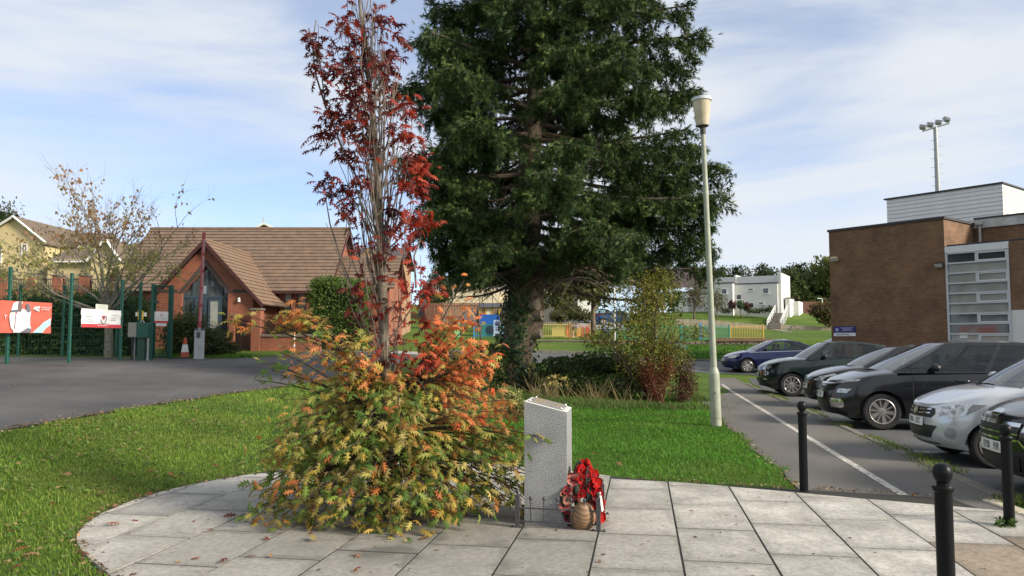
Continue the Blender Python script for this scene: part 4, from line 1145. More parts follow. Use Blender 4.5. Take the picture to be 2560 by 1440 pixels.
bush('bush', 'straggly bush with bare twigs right of the barrier box', 'bush', [L(535, 850, 30, .8, .6, .45), L(520, 866, 29.6, .8, .5, .38), L(575, 872, 30, .4, .4, .2), L(503, 845, 30.5, .4, .4, .35)], 4600, .085, [(.06, .095, .025), (.10, .115, .035), (.13, .11, .05), (.045, .07, .02)], 60, mat('straw twig', (.26, .20, .12), .9, var=.3, scale=20), seed=24, shell=.55, core=.6)
tall_grass('verge_grass', 'short green grass round the cone and barrier', [(470, 893, 28.6, .25), (450, 893, 28.7, .25), (520, 893, 28.8, .5), (560, 893, 29.2, .4), (590, 893, 29.6, .3)], 900, .16, [(.12, .22, .03), (.09, .18, .025)], .02)

# ---- the thin cherry behind the court fence
def build_cherry():
    D = 29.0
    t = thing('cherry_tree', 'spreading half-bare cherry with thin bronze leaves behind the court fence', 'tree', (0, 0, 0))
    rnd = random.Random(12); b = MB(); Pn, Fd, Sc, Cl = [], [], [], []
    f0 = P(272, 880, D); f0.z = HT(f0.x, D) - .1
    fork = P(268, 770, D)
    trunk = MB(); trunk.tube([f0, f0.lerp(fork, .5) + Vector((.04, 0, 0)), fork], [.17, .145, .13], 12); trunk.build('trunk', M_BARK_L, t, smooth=60)
    def leaves(p, n, up=False):
        for k in range(n):
            Pn.append(tuple(p + Vector((rnd.gauss(0, .09), rnd.gauss(0, .09), rnd.gauss(-.05, .08))))); Fd.append((rnd.gauss(0, .5), rnd.gauss(0, .5), -.7)); Sc.append(rnd.uniform(.10, .18))
            hi = p.z > 5.2
            pal = [(.40, .22, .12), (.46, .28, .16), (.34, .18, .10), (.42, .34, .15)] if hi else [(.36, .35, .12), (.40, .36, .14), (.30, .31, .10), (.42, .36, .15)]
            Cl.append(np.array(rnd.choice(pal)) * rnd.uniform(.8, 1.2))
    def branch(p, d, ln, r, depth):
        n = 5; pts = [p]; dd = d.normalized()
        for i in range(n):
            dd = (dd + Vector((rnd.gauss(0, .13), rnd.gauss(0, .13), rnd.gauss(.015, .09)))).normalized()
            pts.append(pts[-1] + dd * ln / n)
        b.tube(pts, [r * (1 - .6 * k / n) for k in range(n + 1)], 6 if depth < 2 else 4, caps=False)
        if depth >= 4 or r < .004:
            return
        for k in range(2 if depth == 0 else rnd.choice([1, 2, 2, 3])):
            i = rnd.randint(2, n); az = rnd.uniform(0, 6.283)
            nd = (dd + Vector((math.cos(az), math.sin(az), rnd.uniform(-.25, .45))) * rnd.uniform(.55, .95)).normalized()
            branch(pts[i], nd, ln * rnd.uniform(.55, .78), r * .52, depth + 1)
        branch(pts[-1], dd, ln * .68, r * .45, depth + 1)
        if depth >= 2:
            for q in pts[1:]:
                if rnd.random() < (.36 if q.z < 6 else .26): leaves(q, rnd.randint(2, 4))
    main = [(120, 640, -.6), (60, 660, -1.2), (170, 560, .5), (250, 560, -.5), (300, 560, .8), (200, 600, -1.5), (360, 640, -.9), (400, 680, .5), (330, 600, 1.5), (230, 620, 2), (90, 690, 1.0), (380, 600, -2), (440, 665, -1)]
    for (u, v, dy) in main:
        e = P(u, v, D + dy); branch(fork + Vector((rnd.uniform(-.08, .08), rnd.uniform(-.08, .08), rnd.uniform(-.3, .2))), e - fork, (e - fork).length * .62, .058, 0)
    # tall bare wands
    for (u, v) in ((350, 480), (395, 520), (225, 440), (160, 430)):
        e = P(u, v, D); s = P(250 + (u - 250) * .4, 620, D)
        b.tube(bez(s, s.lerp(e, .5) + Vector((.1, 0, .2)), e, 6), [.03, .025, .02, .015, .01, .004], 5)
        for k in range(5):
            q = s.lerp(e, rnd.uniform(.4, .98)); g = q + Vector((rnd.uniform(-.35, .35), rnd.uniform(-.2, .2), rnd.uniform(.2, .6))); b.tube([q, q.lerp(g, .5), g], [.009, .007, .003], 4)
            if u < 300: leaves(g, 5); leaves(q, 4)
    b.build('limbs', M_BARK_L, t, smooth=60)['kind'] = 'stuff'
    Pn, Fd = np.array(Pn), np.array(Fd)
    o = obj('crown', scatter_mesh('crown', LEAF2_V, LEAF2_F, Pn, frames(Fd, RNG.standard_normal((len(Pn), 3))), np.array(Sc), np.array(Cl), M_LEAF), t); o['kind'] = 'stuff'
    print('cherry leaves', len(Pn))
build_cherry()

# ---- more distant trees
def far_tree_mesh(seed, n, pal, trunk_h=.25, leaf=.055, narrow=1.0):
    """unit-height tree: returns crown and trunk meshes"""
    rng = np.random.default_rng(seed)
    k = 26; c = rng.normal(0, .17, (k, 3)) * np.array([narrow, narrow, 1.0]); c[:, 2] = trunk_h + .12 + rng.random(k) * (.8 - trunk_h); c[:, :2] *= (1.25 - np.abs(c[:, 2:3] - .55) * 1.3)
    r = rng.uniform(.09, .17, k)
    idx = rng.integers(0, k, n); d = unit(rng.standard_normal((n, 3))); pos = c[idx] + d * (r[idx] * (.6 + .45 * rng.random(n)))[:, None]
    tone = .75 + .5 * rng.random(k)
    col = pick_colors(pal, n, .18, rng) * tone[idx][:, None]
    crown = scatter_mesh('crown', LEAF2_V, LEAF2_F, pos, frames(d + rng.standard_normal((n, 3)) * .7, d + np.array([0, 0, .6])), leaf * (.6 + .8 * rng.random(n)), col, M_LEAF)
    b = MB(); b.tube([(0, 0, -.03), (.01, 0, .3), (0, .01, .6)], [.035, .024, .008], 7)
    for q in range(6):
        j = rng.integers(0, k); b.tube([(0, 0, .22 + .05 * q), tuple(c[j] * np.array([.5, .5, 1]) - np.array([0, 0, .05])), tuple(c[j])], [.014, .009, .003], 4)
    return crown, b.mesh('trunk', M_BARK_B, 60)
WOOD = [(.045, .075, .02), (.06, .095, .025), (.08, .105, .03), (.035, .06, .018), (.10, .10, .035)]
_tm = [far_tree_mesh(31, 2600, WOOD), far_tree_mesh(32, 2600, [(.10, .12, .03), (.13, .135, .035), (.08, .10, .025)]), far_tree_mesh(33, 2600, [(.035, .06, .02), (.05, .075, .025)]), far_tree_mesh(34, 1500, [(.10, .09, .04), (.13, .10, .05), (.09, .10, .03)], leaf=.045)]
def far_tree(name, label, u, vbase, vtop, d, kind=0, wide=1.0, group=None, rz=None):
    p = P(u, vbase, d); h = ZV(vtop, d) - p.z
    g = HT(p.x, p.y)
    if g < p.z: h += p.z - g; p.z = g
    t = thing(name, label, 'tree', p, random.uniform(0, 6) if rz is None else rz, group)
    cr, tr = _tm[kind]
    for nm, me in (('crown', cr), ('trunk', tr)):
        o = obj(nm, me, t); o.scale = (h * wide, h * wide, h)
        if nm == 'crown': o['kind'] = 'stuff'
    return t
WG = 'trees of the wood behind the white house'
for i, (u, vt, kd, w) in enumerate([(2085, 640, 1, 1.0), (2045, 668, 0, 1.1), (2010, 662, 2, 1.1), (1975, 672, 0, 1.2), (2120, 650, 2, 1.0), (2060, 690, 2, 1.3), (1995, 700, 0, 1.3), (2030, 700, 2, 1.3), (2090, 700, 0, 1.2), (1960, 700, 2, 1.1)]):
    far_tree('broadleaf_tree', 'dark green broadleaf tree of the wood right of the white house', u, 775, vt, 165 + (i % 3) * 9, kd, w, WG)
for i, (u, vt, lab) in enumerate([(1800, 670, 'dark tree behind the white house next to the lamp post'), (1850, 668, 'dark tree rising behind the middle of the white roofline'), (1915, 664, 'rounded dark tree behind the right end of the white roofline'), (1880, 672, 'small thin-leaved tree behind the white roofline'), (1765, 690, 'dark tree seen between the spruce and the lamp post')]):
    far_tree('broadleaf_tree', lab, u, 760, vt, 150, 3 if i == 3 else 2, .75)
far_tree('broadleaf_tree', 'tree with dark trunk standing above the playground behind the tall shrub', 1483, 800, 640, 66, 1, 1.1)
far_tree('broadleaf_tree', 'yellowish weeping tree on the bank right of the spruce trunk', 1395, 790, 680, 62, 1, .8)
far_tree('broadleaf_tree', 'green tree behind the tall shrub near the white gable', 1640, 800, 640, 60, 0, .75)
far_tree('broadleaf_tree', 'dark green small tree beside the low brown roof', 1093, 770, 672, 70, 2, .6)
far_tree('broadleaf_tree', 'thin pale tree rising behind the yellow house gable', 15, 620, 508, 95, 3, .7)
far_tree('broadleaf_tree', 'round dark tree left of the yellow house gable', -10, 640, 530, 90, 2, .9)
far_tree('small_tree', 'bare brownish small tree in front of the white house', 1735, 795, 705, 100, 3, .85)
far_tree('small_tree', 'orange-brown leaved small tree right of the lamp post by the white house', 1793, 785, 722, 101, 3, .7)
bush('bush', 'brown-orange bush beside the brick building corner', 'bush', [L(2070, 785, 92, 1.6, 1.3, 1.4), L(2050, 775, 92, 1.4, 1.2, .8), L(2085, 765, 93, 1.2, 1.2, 1.0)], 1500, .32, [(.11, .085, .03), (.14, .08, .035), (.08, .09, .03)], 8, seed=41, core=.7)
for (u, v, c, lab) in ((1830, 762, [(.10, .02, .02), (.07, .018, .02)], 'dark red garden shrub left of the green one before the white house'), (1851, 762, [(.05, .11, .04), (.07, .13, .05)], 'green garden shrub against the white house'), (1867, 767, [(.10, .025, .02), (.07, .02, .02)], 'small dark red garden shrub by the low house window')):
    bush('garden_shrub', lab, 'shrub', [L(u, v, 105, .5, .5, .55)], 260, .22, c, 4, seed=u, core=.7)
bush('garden_bed', 'low mixed planting along the foot of the white house', 'plants', [L(1815, 776, 105, .8, .5, .35), L(1900, 776, 105, 1.0, .5, .3), L(1925, 772, 105, .9, .5, .35), L(1880, 778, 104, .8, .4, .25)], 700, .22, [(.06, .09, .03), (.08, .10, .04), (.05, .07, .025)], seed=44, core=.6)
bush('bush', 'low green bank bush below the far car park', 'bush', [L(1425, 775, 58, .9, .8, .5), L(1400, 790, 57, .8, .7, .4), L(1450, 788, 57, .9, .7, .4)], 1300, .2, [(.09, .10, .03), (.07, .095, .025), (.12, .10, .04)], seed=45, core=.7)
# ------------------------------------------------------------------ buildings
class Fr:
    """building frame: origin on plan, ax runs to the right along the facade, bx runs away from the viewer"""
    def __init__(s, x, y, ax):
        s.o = Vector((x, y, 0)); s.ax = Vector((ax[0], ax[1], 0)).normalized(); s.bx = Vector((-s.ax.y, s.ax.x, 0))
        if s.bx.y < 0: s.bx = -s.bx
    def p(s, t, q, z): return s.o + s.ax * t + s.bx * q + Vector((0, 0, z))
    def t(s, u, q=0.0, v=800.0):
        """distance along the facade at which a point shows at image column u"""
        k = K(u, v); b = s.o + s.bx * q
        return (b.x - k * b.y) / (k * s.ax.y - s.ax.x)
    def d(s, t, q=0.0): return (s.o + s.ax * t + s.bx * q).y
    def M(s):
        m = Matrix((s.ax, s.bx, Vector((0, 0, 1)))).transposed().to_4x4(); m.translation = s.o; return m
def place(o, fr):
    o.matrix_basis = fr.M(); return o
def lbox(parent, name, x0, x1, y0, y1, z0, z1, m, b=None):
    q = MB(); q.box(x0, x1, y0, y1, z0, z1) if not b else q.bbox(x0, x1, y0, y1, z0, z1, b)
    return q.build(name, m, parent)
M_BR = mat_brick('brown brick', (.235, .122, .062), (.16, .082, .045), (.23, .17, .115), dirt=.5)
M_REDBR = mat_brick('red brick', (.31, .098, .052), (.25, .078, .042), (.25, .15, .10), dirt=.2)
M_DBR = mat_brick('dark band brick', (.075, .055, .05), (.06, .045, .042), (.09, .07, .06))
M_WHITE = mat('white render', (.72, .71, .68), .85, var=.12, scale=.8, bump=.05)
M_WPAINT = mat('white painted metal', (.70, .71, .72), .45, var=.10, scale=3)
M_DARKTRIM = mat('dark roof trim', (.035, .03, .035), .6)
M_GLASS = mat('window glass', (.045, .055, .055), .06, ior=1.8)
M_GLASS2 = mat('window glass painted lit', (.38, .39, .36), .10, ior=1.6, var=.35, scale=1.2)  # light on the panes put into the pale base colour
M_FRAME = mat('grey white window frame', (.50, .52, .54), .5)
M_PIPE = mat('grey pipe', (.40, .39, .37), .6)
M_BLACK = mat('black metal', (.012, .012, .013), .45)
M_GREYMET = mat('grey galvanised metal', (.36, .38, .39), .45, metal=.3, var=.15, scale=5)

def brick_building():
    fr = Fr(P(2370, 850, 32.0).x, 32.0, (0.618, -0.786))
    t = place(thing('brick_building', 'flat-roofed brown brick building with tall white-framed window behind the parked cars', 'building'), fr)
    L_ = -fr.t(2075, 0, 700)                      # length of the blank wall, to the left of the near corner
    ztop = ZV(541, 32.0)
    g = -.5
    lbox(t, 'wall', -L_, 0, 0, 9.0, g, ztop - .10, M_BR)
    b = MB(); b.box(-L_ - .05, .06, -.06, 9.05, ztop - .10, ztop); b.build('coping', M_DARKTRIM, t)
    # lower block carrying the window
    tw = fr.t(2525, 0, 700)
    zf = ZV(607, 31.0)
    lbox(t, 'low_roof', .065, tw + 8.0, .06, 3.0, zf - .05, zf + .03, M_DARKTRIM)
    lbox(t, 'fascia', .02, tw, -.05, .05, zf - .32, zf - .052, M_WPAINT)
    lbox(t, 'wall', tw, tw + 8.0, 0, 3.0, ZV(775, 30.3), zf - .052, M_BR)
    lbox(t, 'rendered_wall', tw, tw + 8.0, .012, 3.0, g, ZV(775, 30.3) - .004, M_WHITE)
    # the window: nine rows, every other row divided
    w = lbox(t, 'window', .03, tw - .01, .16, .19, g, zf - .33, mat('painted dim interior', (.10, .105, .10), .9, var=.5, scale=1.3))  # flat panel behind the panes, interior dimness put into its colour
    z0, nrow = zf - .34, 9
    rh = .415
    b = MB()
    b.box(.02, .10, -.04, .10, g, z0); b.box(tw - .08, tw - .002, -.04, .10, g, z0)
    b.build('window_frame', M_FRAME, w)
    for r in range(nrow + 3):
        za, zb = z0 - (r + 1) * rh, z0 - r * rh
        lbox(w, 'transom', .10, tw - .08, -.035, .09, zb - .035, zb + .03, M_FRAME)
        halves = [(.10, tw * .50), (tw * .50, tw - .08)] if r % 2 == 0 else [(.10, tw - .08)]
        for (xa, xb) in halves:
            lbox(w, 'pane', xa + .02, xb - .02, .03, .045, za + .035, zb - .04, M_GLASS if (r in (6, 7, 0)) else M_GLASS2)
        if r % 2 == 0:
            lbox(w, 'mullion', tw * .50 - .035, tw * .50 + .035, -.03, .09, za + .031, zb - .036, M_FRAME)
            q = MB(); xa, xb = tw * .50 + .04, tw - .085; za2, zb2 = za + .036, zb - .041
            q.box(xa, xb, -.02, .02, za2, za2 + .04); q.box(xa, xb, -.02, .02, zb2 - .04, zb2); q.box(xa, xa + .04, -.02, .02, za2 + .041, zb2 - .041); q.box(xb - .04, xb, -.02, .02, za2 + .041, zb2 - .041)
            q.build('casement', M_WPAINT, w)
    # papers and a notice inside the lower panes
    lbox(w, 'notice', .45, .75, .01, .014, ZV(845, 31.5), ZV(832, 31.5), mat('paper', (.75, .75, .73), .8))
    # set-back wing with a white fascia, and the drainpipe in the corner
    s = 3.05
    lbox(t, 'wall', .02, 12, s, 9, g, ZV(575, 34.2), M_BR)
    lbox(t, 'fascia', .02, 12, s - .08, s + .4, ZV(575, 34.2) + .004, ZV(553, 34.2), mat('stained white fascia', (.60, .60, .58), .7, var=.45, scale=2.2))
    lbox(t, 'roof_edge', 0.03, 12, s - .12, 8.9, ZV(553, 34.2) + .003, ZV(549, 34.2), M_DARKTRIM)
    b = MB(); b.tube([fr.M().inverted() @ fr.p(.28, s - .16, zf), fr.M().inverted() @ fr.p(.28, s - .16, ZV(562, 34))], .055, 10); b.box(.15, .42, s - .28, s - .06, ZV(566, 34), ZV(556, 34)); b.build('drainpipe', M_PIPE, t, smooth=40)
    # white boarded plant room
    q0, d0 = 6.25, 36.0
    tn = fr.t(2507, q0, 500); tl = fr.t(2217, q0, 520); zt = ZV(456, fr.d(tn, q0)); zb = ztop + .02
    pr = lbox(t, 'plant_room', tl + .03, tn - .03, q0 + .03, q0 + 4.0, zb - .5, zt - .05, M_WPAINT)
    nb = 12; bh = (zt - .06 - zb + .25) / nb
    f1 = MB(); f1.add([(tl, q0 + .028, 0), (tn, q0 + .028, 0), (tn, q0 + .028, bh), (tl, q0 + .028, bh), (tl, q0 - .012, .008), (tn, q0 - .012, .008), (tn, q0 + .012, bh - .006), (tl, q0 + .012, bh - .006)], [(4, 5, 6, 7), (0, 1, 5, 4), (7, 6, 2, 3), (0, 4, 7, 3), (1, 2, 6, 5)])
    mb_ = f1.mesh('board', M_WPAINT)
    f2 = MB(); f2.add([(tn - .028, q0, 0), (tn - .028, q0 + 4, 0), (tn - .028, q0 + 4, bh), (tn - .028, q0, bh), (tn + .012, q0, .008), (tn + .012, q0 + 4, .008), (tn - .012, q0 + 4, bh - .006), (tn - .012, q0, bh - .006)], [(4, 5, 6, 7), (0, 1, 5, 4), (7, 6, 2, 3), (0, 4, 7, 3), (1, 2, 6, 5)])
    mb2 = f2.mesh('board', mat('sunlit white board', (.72, .70, .64), .5, var=.1, scale=3))  # cream tone stands in for sun on the right face
    for k in range(nb):
        obj('board', mb_, pr, (0, 0, zb - .25 + k * bh)); obj('board', mb2, pr, (0, 0, zb - .25 + k * bh))
    lbox(pr, 'roof_edge', tl - .12, tn + .06, q0 - .08, q0 + 4.1, zt - .05, zt + .02, M_DARKTRIM)
    # blank wall: two floodlights, sign, vent, faint ghost marks stay in the brick
    def wl_lamp(u, v, tilt, m, lab):
        tt = fr.t(u, 0, v); z = ZV(v, fr.d(tt))
        a = thing('floodlight', lab, 'floodlight'); a.matrix_basis = fr.M() @ Matrix.Translation((tt, -.004, z))
        b = MB(); b.bbox(-.17, .17, -.26, -.12, -.09, .09, .02, M=Matrix.Rotation(tilt, 4, 'X')); b.build('housing', m, a, smooth=30)
        b = MB(); b.box(-.15, .15, -.275, -.262, -.075, .075, M=Matrix.Rotation(tilt, 4, 'X')); b.build('lens', mat('floodlight glass', (.45, .45, .40), .2), a)
        b = MB(); b.box(-.04, .04, -.16, 0, -.12, -.03); b.box(-.06, .06, -.02, 0, -.16, .02); b.build('bracket', M_BLACK, a)
    wl_lamp(2090, 643, .5, mat('cream lamp body', (.48, .40, .24), .6), 'cream floodlight high on the left edge of the brown brick wall')
    wl_lamp(2352, 657, .5, M_BLACK, 'black floodlight beside the tall window on the brick wall')
    tt = fr.t(2112, 0, 825); z = ZV(824, fr.d(tt))
    sg = thing('wall_sign', 'small blue and white sign low on the brown brick wall', 'sign'); sg.matrix_basis = fr.M() @ Matrix.Translation((tt, -.004, z))
    w_, h_ = .52, .36
    lbox(sg, 'board', -w_, w_, -.03, 0, -.13 * 1.1, h_ * .42, mat('sign blue', (.012, .014, .13), .4))
    lbox(sg, 'board', -w_, w_, -.031, 0, -.30, -.13 * 1.1 - .003, mat('sign white', (.72, .73, .76), .4))
    b = MB(); b.lathe([(.085, 0), (.085, .004)], 16, (0, 0, 0), M=Matrix.Translation((-.36, -.031, .0)) @ Matrix.Rotation(R(90), 4, 'X')); b.build('emblem', mat('sign pale blue', (.30, .33, .55), .5), sg)
    for (zz, x0, x1) in ((.085, -.2, .42), (.045, -.12, .36), (.0, -.06, .32), (-.045, -.14, .40)):
        b = MB(); b.box(x0, x1, -.034, -.0305, zz - .012, zz + .012); b.build('print_line', mat('sign pale blue', (.30, .33, .55), .5), sg)
    lettering('RECEPTION', .12, mat('sign black', (.02, .02, .03), .5), sg, (-.08, -.034, -.225), (1, 0, 0), (0, 0, 1))
    return fr
FR_B = brick_building()

# floodlight mast beyond the building
def mast():
    d = 62.0; p = P(2346, 480, d); p.z = 0
    t = thing('floodlight_mast', 'tall grey mast with four floodlights behind the white boarded plant room', 'floodlight mast', (p.x, p.y, 0))
    zt = ZV(318, d)
    b = MB(); b.tube([(0, 0, -.5), (-.02, 0, zt * .5), (-.06, 0, zt)], [.30, .24, .15], 10); b.build('mast', M_GREYMET, t, smooth=40)
    for k in range(16):
        z = zt - .8 - k * .75
        b = MB(); sx = .20 + .007 * k
        b.box(sx - .05, sx + .28, -.015, .015, z - .012, z + .012); b.box(-sx - .30, -sx, -.015, .015, z - .30, z - .276); b.build('step_iron', M_GREYMET, t)
    ca = MB(); ca.tube([(-1.05, .1, zt - .30), (0, 0, zt), (1.05, -.1, zt + .32)], .07, 8); ca.build('cross_arm', M_GREYMET, t, smooth=40)
    for k, x in enumerate((-1.0, -.38, .30, 1.05)):
        M = Matrix.Translation((x - .06, -.05, zt + .30 * x + .40)) @ Matrix.Rotation(R(14), 4, 'Y') @ Matrix.Rotation(R(12 if k == 3 else -22), 4, 'Z') @ Matrix.Rotation(R(-30), 4, 'X')
        b = MB(); b.prism([(-.28, .16), (.28, .16), (.20, -.16), (-.20, -.16)], (0, 0, 0), (1, 0, 0), (0, 0, 1), (0, .3, 0)); b.v = [tuple(M @ Vector(p_)) for p_ in b.v]
        f = b.build('floodlight', mat('lamp head grey', (.33, .34, .36), .5), t)
        b = MB(); b.prism([(-.25, .13), (.25, .13), (.17, -.13), (-.17, -.13)], (0, -.012, 0), (1, 0, 0), (0, 0, 1), (0, .01, 0)); b.v = [tuple(M @ Vector(p_)) for p_ in b.v]
        b.build('lens', mat('lamp glass dark', (.10, .10, .12), .15), f)
mast()

# ---- red brick hall on the left
def hall():
    t = thing('brick_hall', 'red brick hall with brown tiled roof and glazed front gable', 'building', (0, 0, 0))
    y0 = 39.0; xr = P(812, 715, y0).x; ze = ZV(716, y0 - .3); yr = 43.2; zr = ZV(573, yr); xl = P(385, 578, yr).x; yb = 2 * yr - y0
    g = 1.0
    lbox(t, 'wall', xl + .1, xr, y0, yb, g, ze, M_REDBR)
    # gable triangle on the right, then barge boards
    b = MB(); b.prism([(y0, ze + .002), (yb, ze + .002), (yr, zr - .12)], (xr - .25, 0, 0), (0, 1, 0), (0, 0, 1), (.25, 0, 0)); b.build('gable_wall', M_REDBR, t)
    # stepped tile courses: each course is a strip lying on the slope and proud of the next one
    M_TILE = mat('brown concrete tile', (.20, .13, .088), .85, var=.35, scale=2.6, bump=.3, bscale=16, col2=(.12, .085, .065), vobj=.05)
    M_TILE2 = mat('sunlit porch tile', (.21, .135, .09), .85, var=.3, scale=2.6, bump=.3, bscale=16, vobj=.05)  # sun on the right slope put into a brighter tile colour
    def courses(parent, p0, p1, up, n, m, lo=lambda f: 0.0, hi=lambda f: 1.0, thick=.045):
        """strips between the eaves line p0-p1 and the line raised by up; lo and hi trim the ends"""
        p0, p1, up = Vector(p0), Vector(p1), Vector(up); ln = p1 - p0; nrm = ln.cross(up).normalized()
        if nrm.z < 0: nrm = -nrm
        for i in range(n):
            fa, fb = i / n, (i + 1.18) / n
            a0, a1 = p0 + ln * lo(fa) + up * fa, p0 + ln * hi(fa) + up * fa
            c0, c1 = p0 + ln * lo(min(1, fb)) + up * fb, p0 + ln * hi(min(1, fb)) + up * fb
            if (a1 - a0).dot(ln) <= 0.02: continue
            q = MB(); off = nrm * thick
            vs = [a0 + off, a1 + off, c1, c0, a0, a1]
            q.add(vs, [(0, 1, 2, 3), (4, 5, 1, 0), (0, 3, 4), (1, 5, 2)])
            q.build('tile_course', m, parent)
    ov = .35
    rf = MB(); rf.add([(xl - .2, y0 - ov, ze - ov * .8 + .02), (xr + .3, y0 - ov, ze - ov * .8 + .02), (xr + .3, yr, zr - .03), (xl - .2, yr, zr - .03), (xr + .3, yb + ov, ze - ov * .8), (xl - .2, yb + ov, ze - ov * .8)], [(0, 1, 2, 3), (3, 2, 4, 5)])
    roof = rf.build('roof', mat('roof underlay', (.10, .07, .05), .9), t)
    up = Vector((0, yr - y0 + ov, zr - (ze - ov * .8) - .02))
    courses(roof, (xl - .2, y0 - ov, ze - ov * .8 + .03), (xr + .3, y0 - ov, ze - ov * .8 + .03), up, 19, M_TILE)
    b = MB(); b.tube([(xl - .2, yr, zr + .02), (xr + .32, yr, zr + .02)], .10, 8); b.build('ridge', M_TILE, roof, smooth=50)
    b = MB(); b.prism([(y0 - ov, ze - ov * .8 - .14), (y0 - ov, ze - ov * .8 + .02), (yr, zr), (yb + ov, ze - ov * .8 + .02), (yb + ov, ze - ov * .8 - .14), (yr, zr - .22)], (xr + .30, 0, 0), (0, 1, 0), (0, 0, 1), (.05, 0, 0)); b.build('barge_board', mat('dark red barge board', (.055, .016, .014), .6), roof)
    lbox(t, 'gutter', P(668, 720, y0).x, xr + .3, y0 - ov - .10, y0 - ov, ze - ov * .8 - .08, ze - ov * .8 + .02, mat('dark red barge board', (.055, .016, .014), .6))
    # two slot windows
    for (ua, ub) in ((713, 729), (746, 764)):
        xa, xb = P(ua, 750, y0).x, P(ub, 750, y0).x; za, zb = ZV(782, y0), ZV(730, y0)
        w = lbox(t, 'window', xa, xb, y0 - .015, y0 + .02, za, zb, M_GLASS)
        q = MB(); e = .05
        q.box(xa - e, xa, y0 - .05, y0 + .01, za, zb); q.box(xb, xb + e, y0 - .05, y0 + .01, za, zb); q.box(xa - e, xb + e, y0 - .05, y0 + .01, zb, zb + e); q.box(xa - e, xb + e, y0 - .06, y0 + .01, za - e, za)
        q.build('window_frame', mat('dark maroon frame', (.05, .02, .02), .5), w)
        lbox(w, 'blind', xa + .01, xb - .01, y0 - .022, y0 - .017, zb - .42, zb, mat('pale blind', (.30, .31, .31), .8))
    # front gable
    yg = 35.3; xa = P(515, 600, yg).x; za = ZV(604, yg); xe = P(652, 750, yg).x; hw = xe - xa; zg = ZV(756, yg)
    xL, xR = xa - hw + .35, xa + hw - .35
    # wall with the pointed glazed opening cut out of it
    ox0, ox1 = P(455, 740, yg).x, P(570, 740, yg).x; ozs = ZV(732, yg); oxm = (ox0 + ox1) / 2; oza = ZV(664, yg)
    zsR = za - (xR - xa) * (za - zg) / hw - .12; zsL = zsR
    b = MB()
    poly_l = [(xL, g), (ox0, g), (ox0, ozs), (oxm, oza), (xa, za - .12), (xL, zsL)]
    poly_r = [(ox1, g), (xR, g), (xR, zsR), (xa, za - .12), (oxm, oza), (ox1, ozs)]
    for pl in (poly_l, poly_r): b.prism(pl, (0, yg, 0), (1, 0, 0), (0, 0, 1), (0, .3, 0))
    b.build('gable_wall', M_REDBR, t)
    # dark brick band following the opening and across the wall
    b = MB(); bw = .20
    b.prism([(ox0 - bw, ozs - .02), (ox0, ozs - .02), (oxm, oza), (oxm, oza + bw * 1.5)], (0, yg - .012, 0), (1, 0, 0), (0, 0, 1), (0, .011, 0))
    b.prism([(ox1, ozs - .02), (ox1 + bw, ozs - .02), (oxm, oza + bw * 1.5), (oxm, oza)], (0, yg - .012, 0), (1, 0, 0), (0, 0, 1), (0, .011, 0))
    zb_ = ZV(725, yg)
    b.box(xL, ox0 - bw, yg - .012, yg - .001, zb_ - .12, zb_ + .02); b.box(ox1 + bw, xR, yg - .012, yg - .001, zb_ - .12, zb_ + .02)
    b.build('brick_band', M_DBR, t)
    # glazing
    gl = MB(); gl.prism([(ox0, g), (ox1, g), (ox1, ozs), (oxm, oza), (ox0, ozs)], (0, yg + .22, 0), (1, 0, 0), (0, 0, 1), (0, .02, 0)); gl = gl.build('entrance_glazing', M_GLASS, t)
    MF = mat('slate blue frame', (.045, .07, .095), .45)
    zt_ = ZV(742, yg); zd = ZV(747, yg)
    for x in (ox0 + .03, P(515, 740, yg).x, P(551, 740, yg).x, ox1 - .03, P(480, 740, yg).x):
        ztop = min(oza - .05, ozs + (oza - ozs) * (1 - abs(x - oxm) / ((ox1 - ox0) / 2)) - .02)
        lbox(gl, 'mullion', x - .035, x + .035, yg + .14, yg + .215, g, ztop, MF)
    lbox(gl, 'transom', ox0 + .07, ox1 - .07, yg + .135, yg + .21, zt_ - .05, zt_ + .05, MF)
    for (ua, ub) in ((483, 512), (518, 548)):
        x0_, x1_ = P(ua, 780, yg).x, P(ub, 780, yg).x
        q = MB(); q.box(x0_, x0_ + .09, yg + .10, yg + .13, g, zd); q.box(x1_ - .09, x1_, yg + .10, yg + .13, g, zd); q.box(x0_ + .091, x1_ - .091, yg + .10, yg + .13, zd - .1, zd); q.box(x0_ + .091, x1_ - .091, yg + .10, yg + .13, g + .9, g + 1.0)
        dr = q.build('door', MF, gl)
        lbox(gl, 'pane', x0_ + .095, x1_ - .095, yg + .11, yg + .12, g, zd - .105, M_GLASS2 if ua > 500 else M_GLASS)
    lbox(t, 'wall_lamp', P(596, 750, yg).x, P(602, 750, yg).x, yg - .12, yg - .001, ZV(755, yg), ZV(744, yg), mat('white lamp glass', (.75, .75, .75), .4), .02)
    # side walls of the porch
    lbox(t, 'wall', xR - .3, xR, yg + .302, y0 - .002, g, zsR - .1, M_REDBR)
    lbox(t, 'wall', xL, xL + .3, yg + .302, y0 - .002, g, zsR - .1, M_REDBR)
    # porch roof: right slope shows, left slope too; both run back into the main roof
    yin = y0 - ov + (za - (ze - ov * .8)) / (up.z / up.y)
    yv = y0 - .1
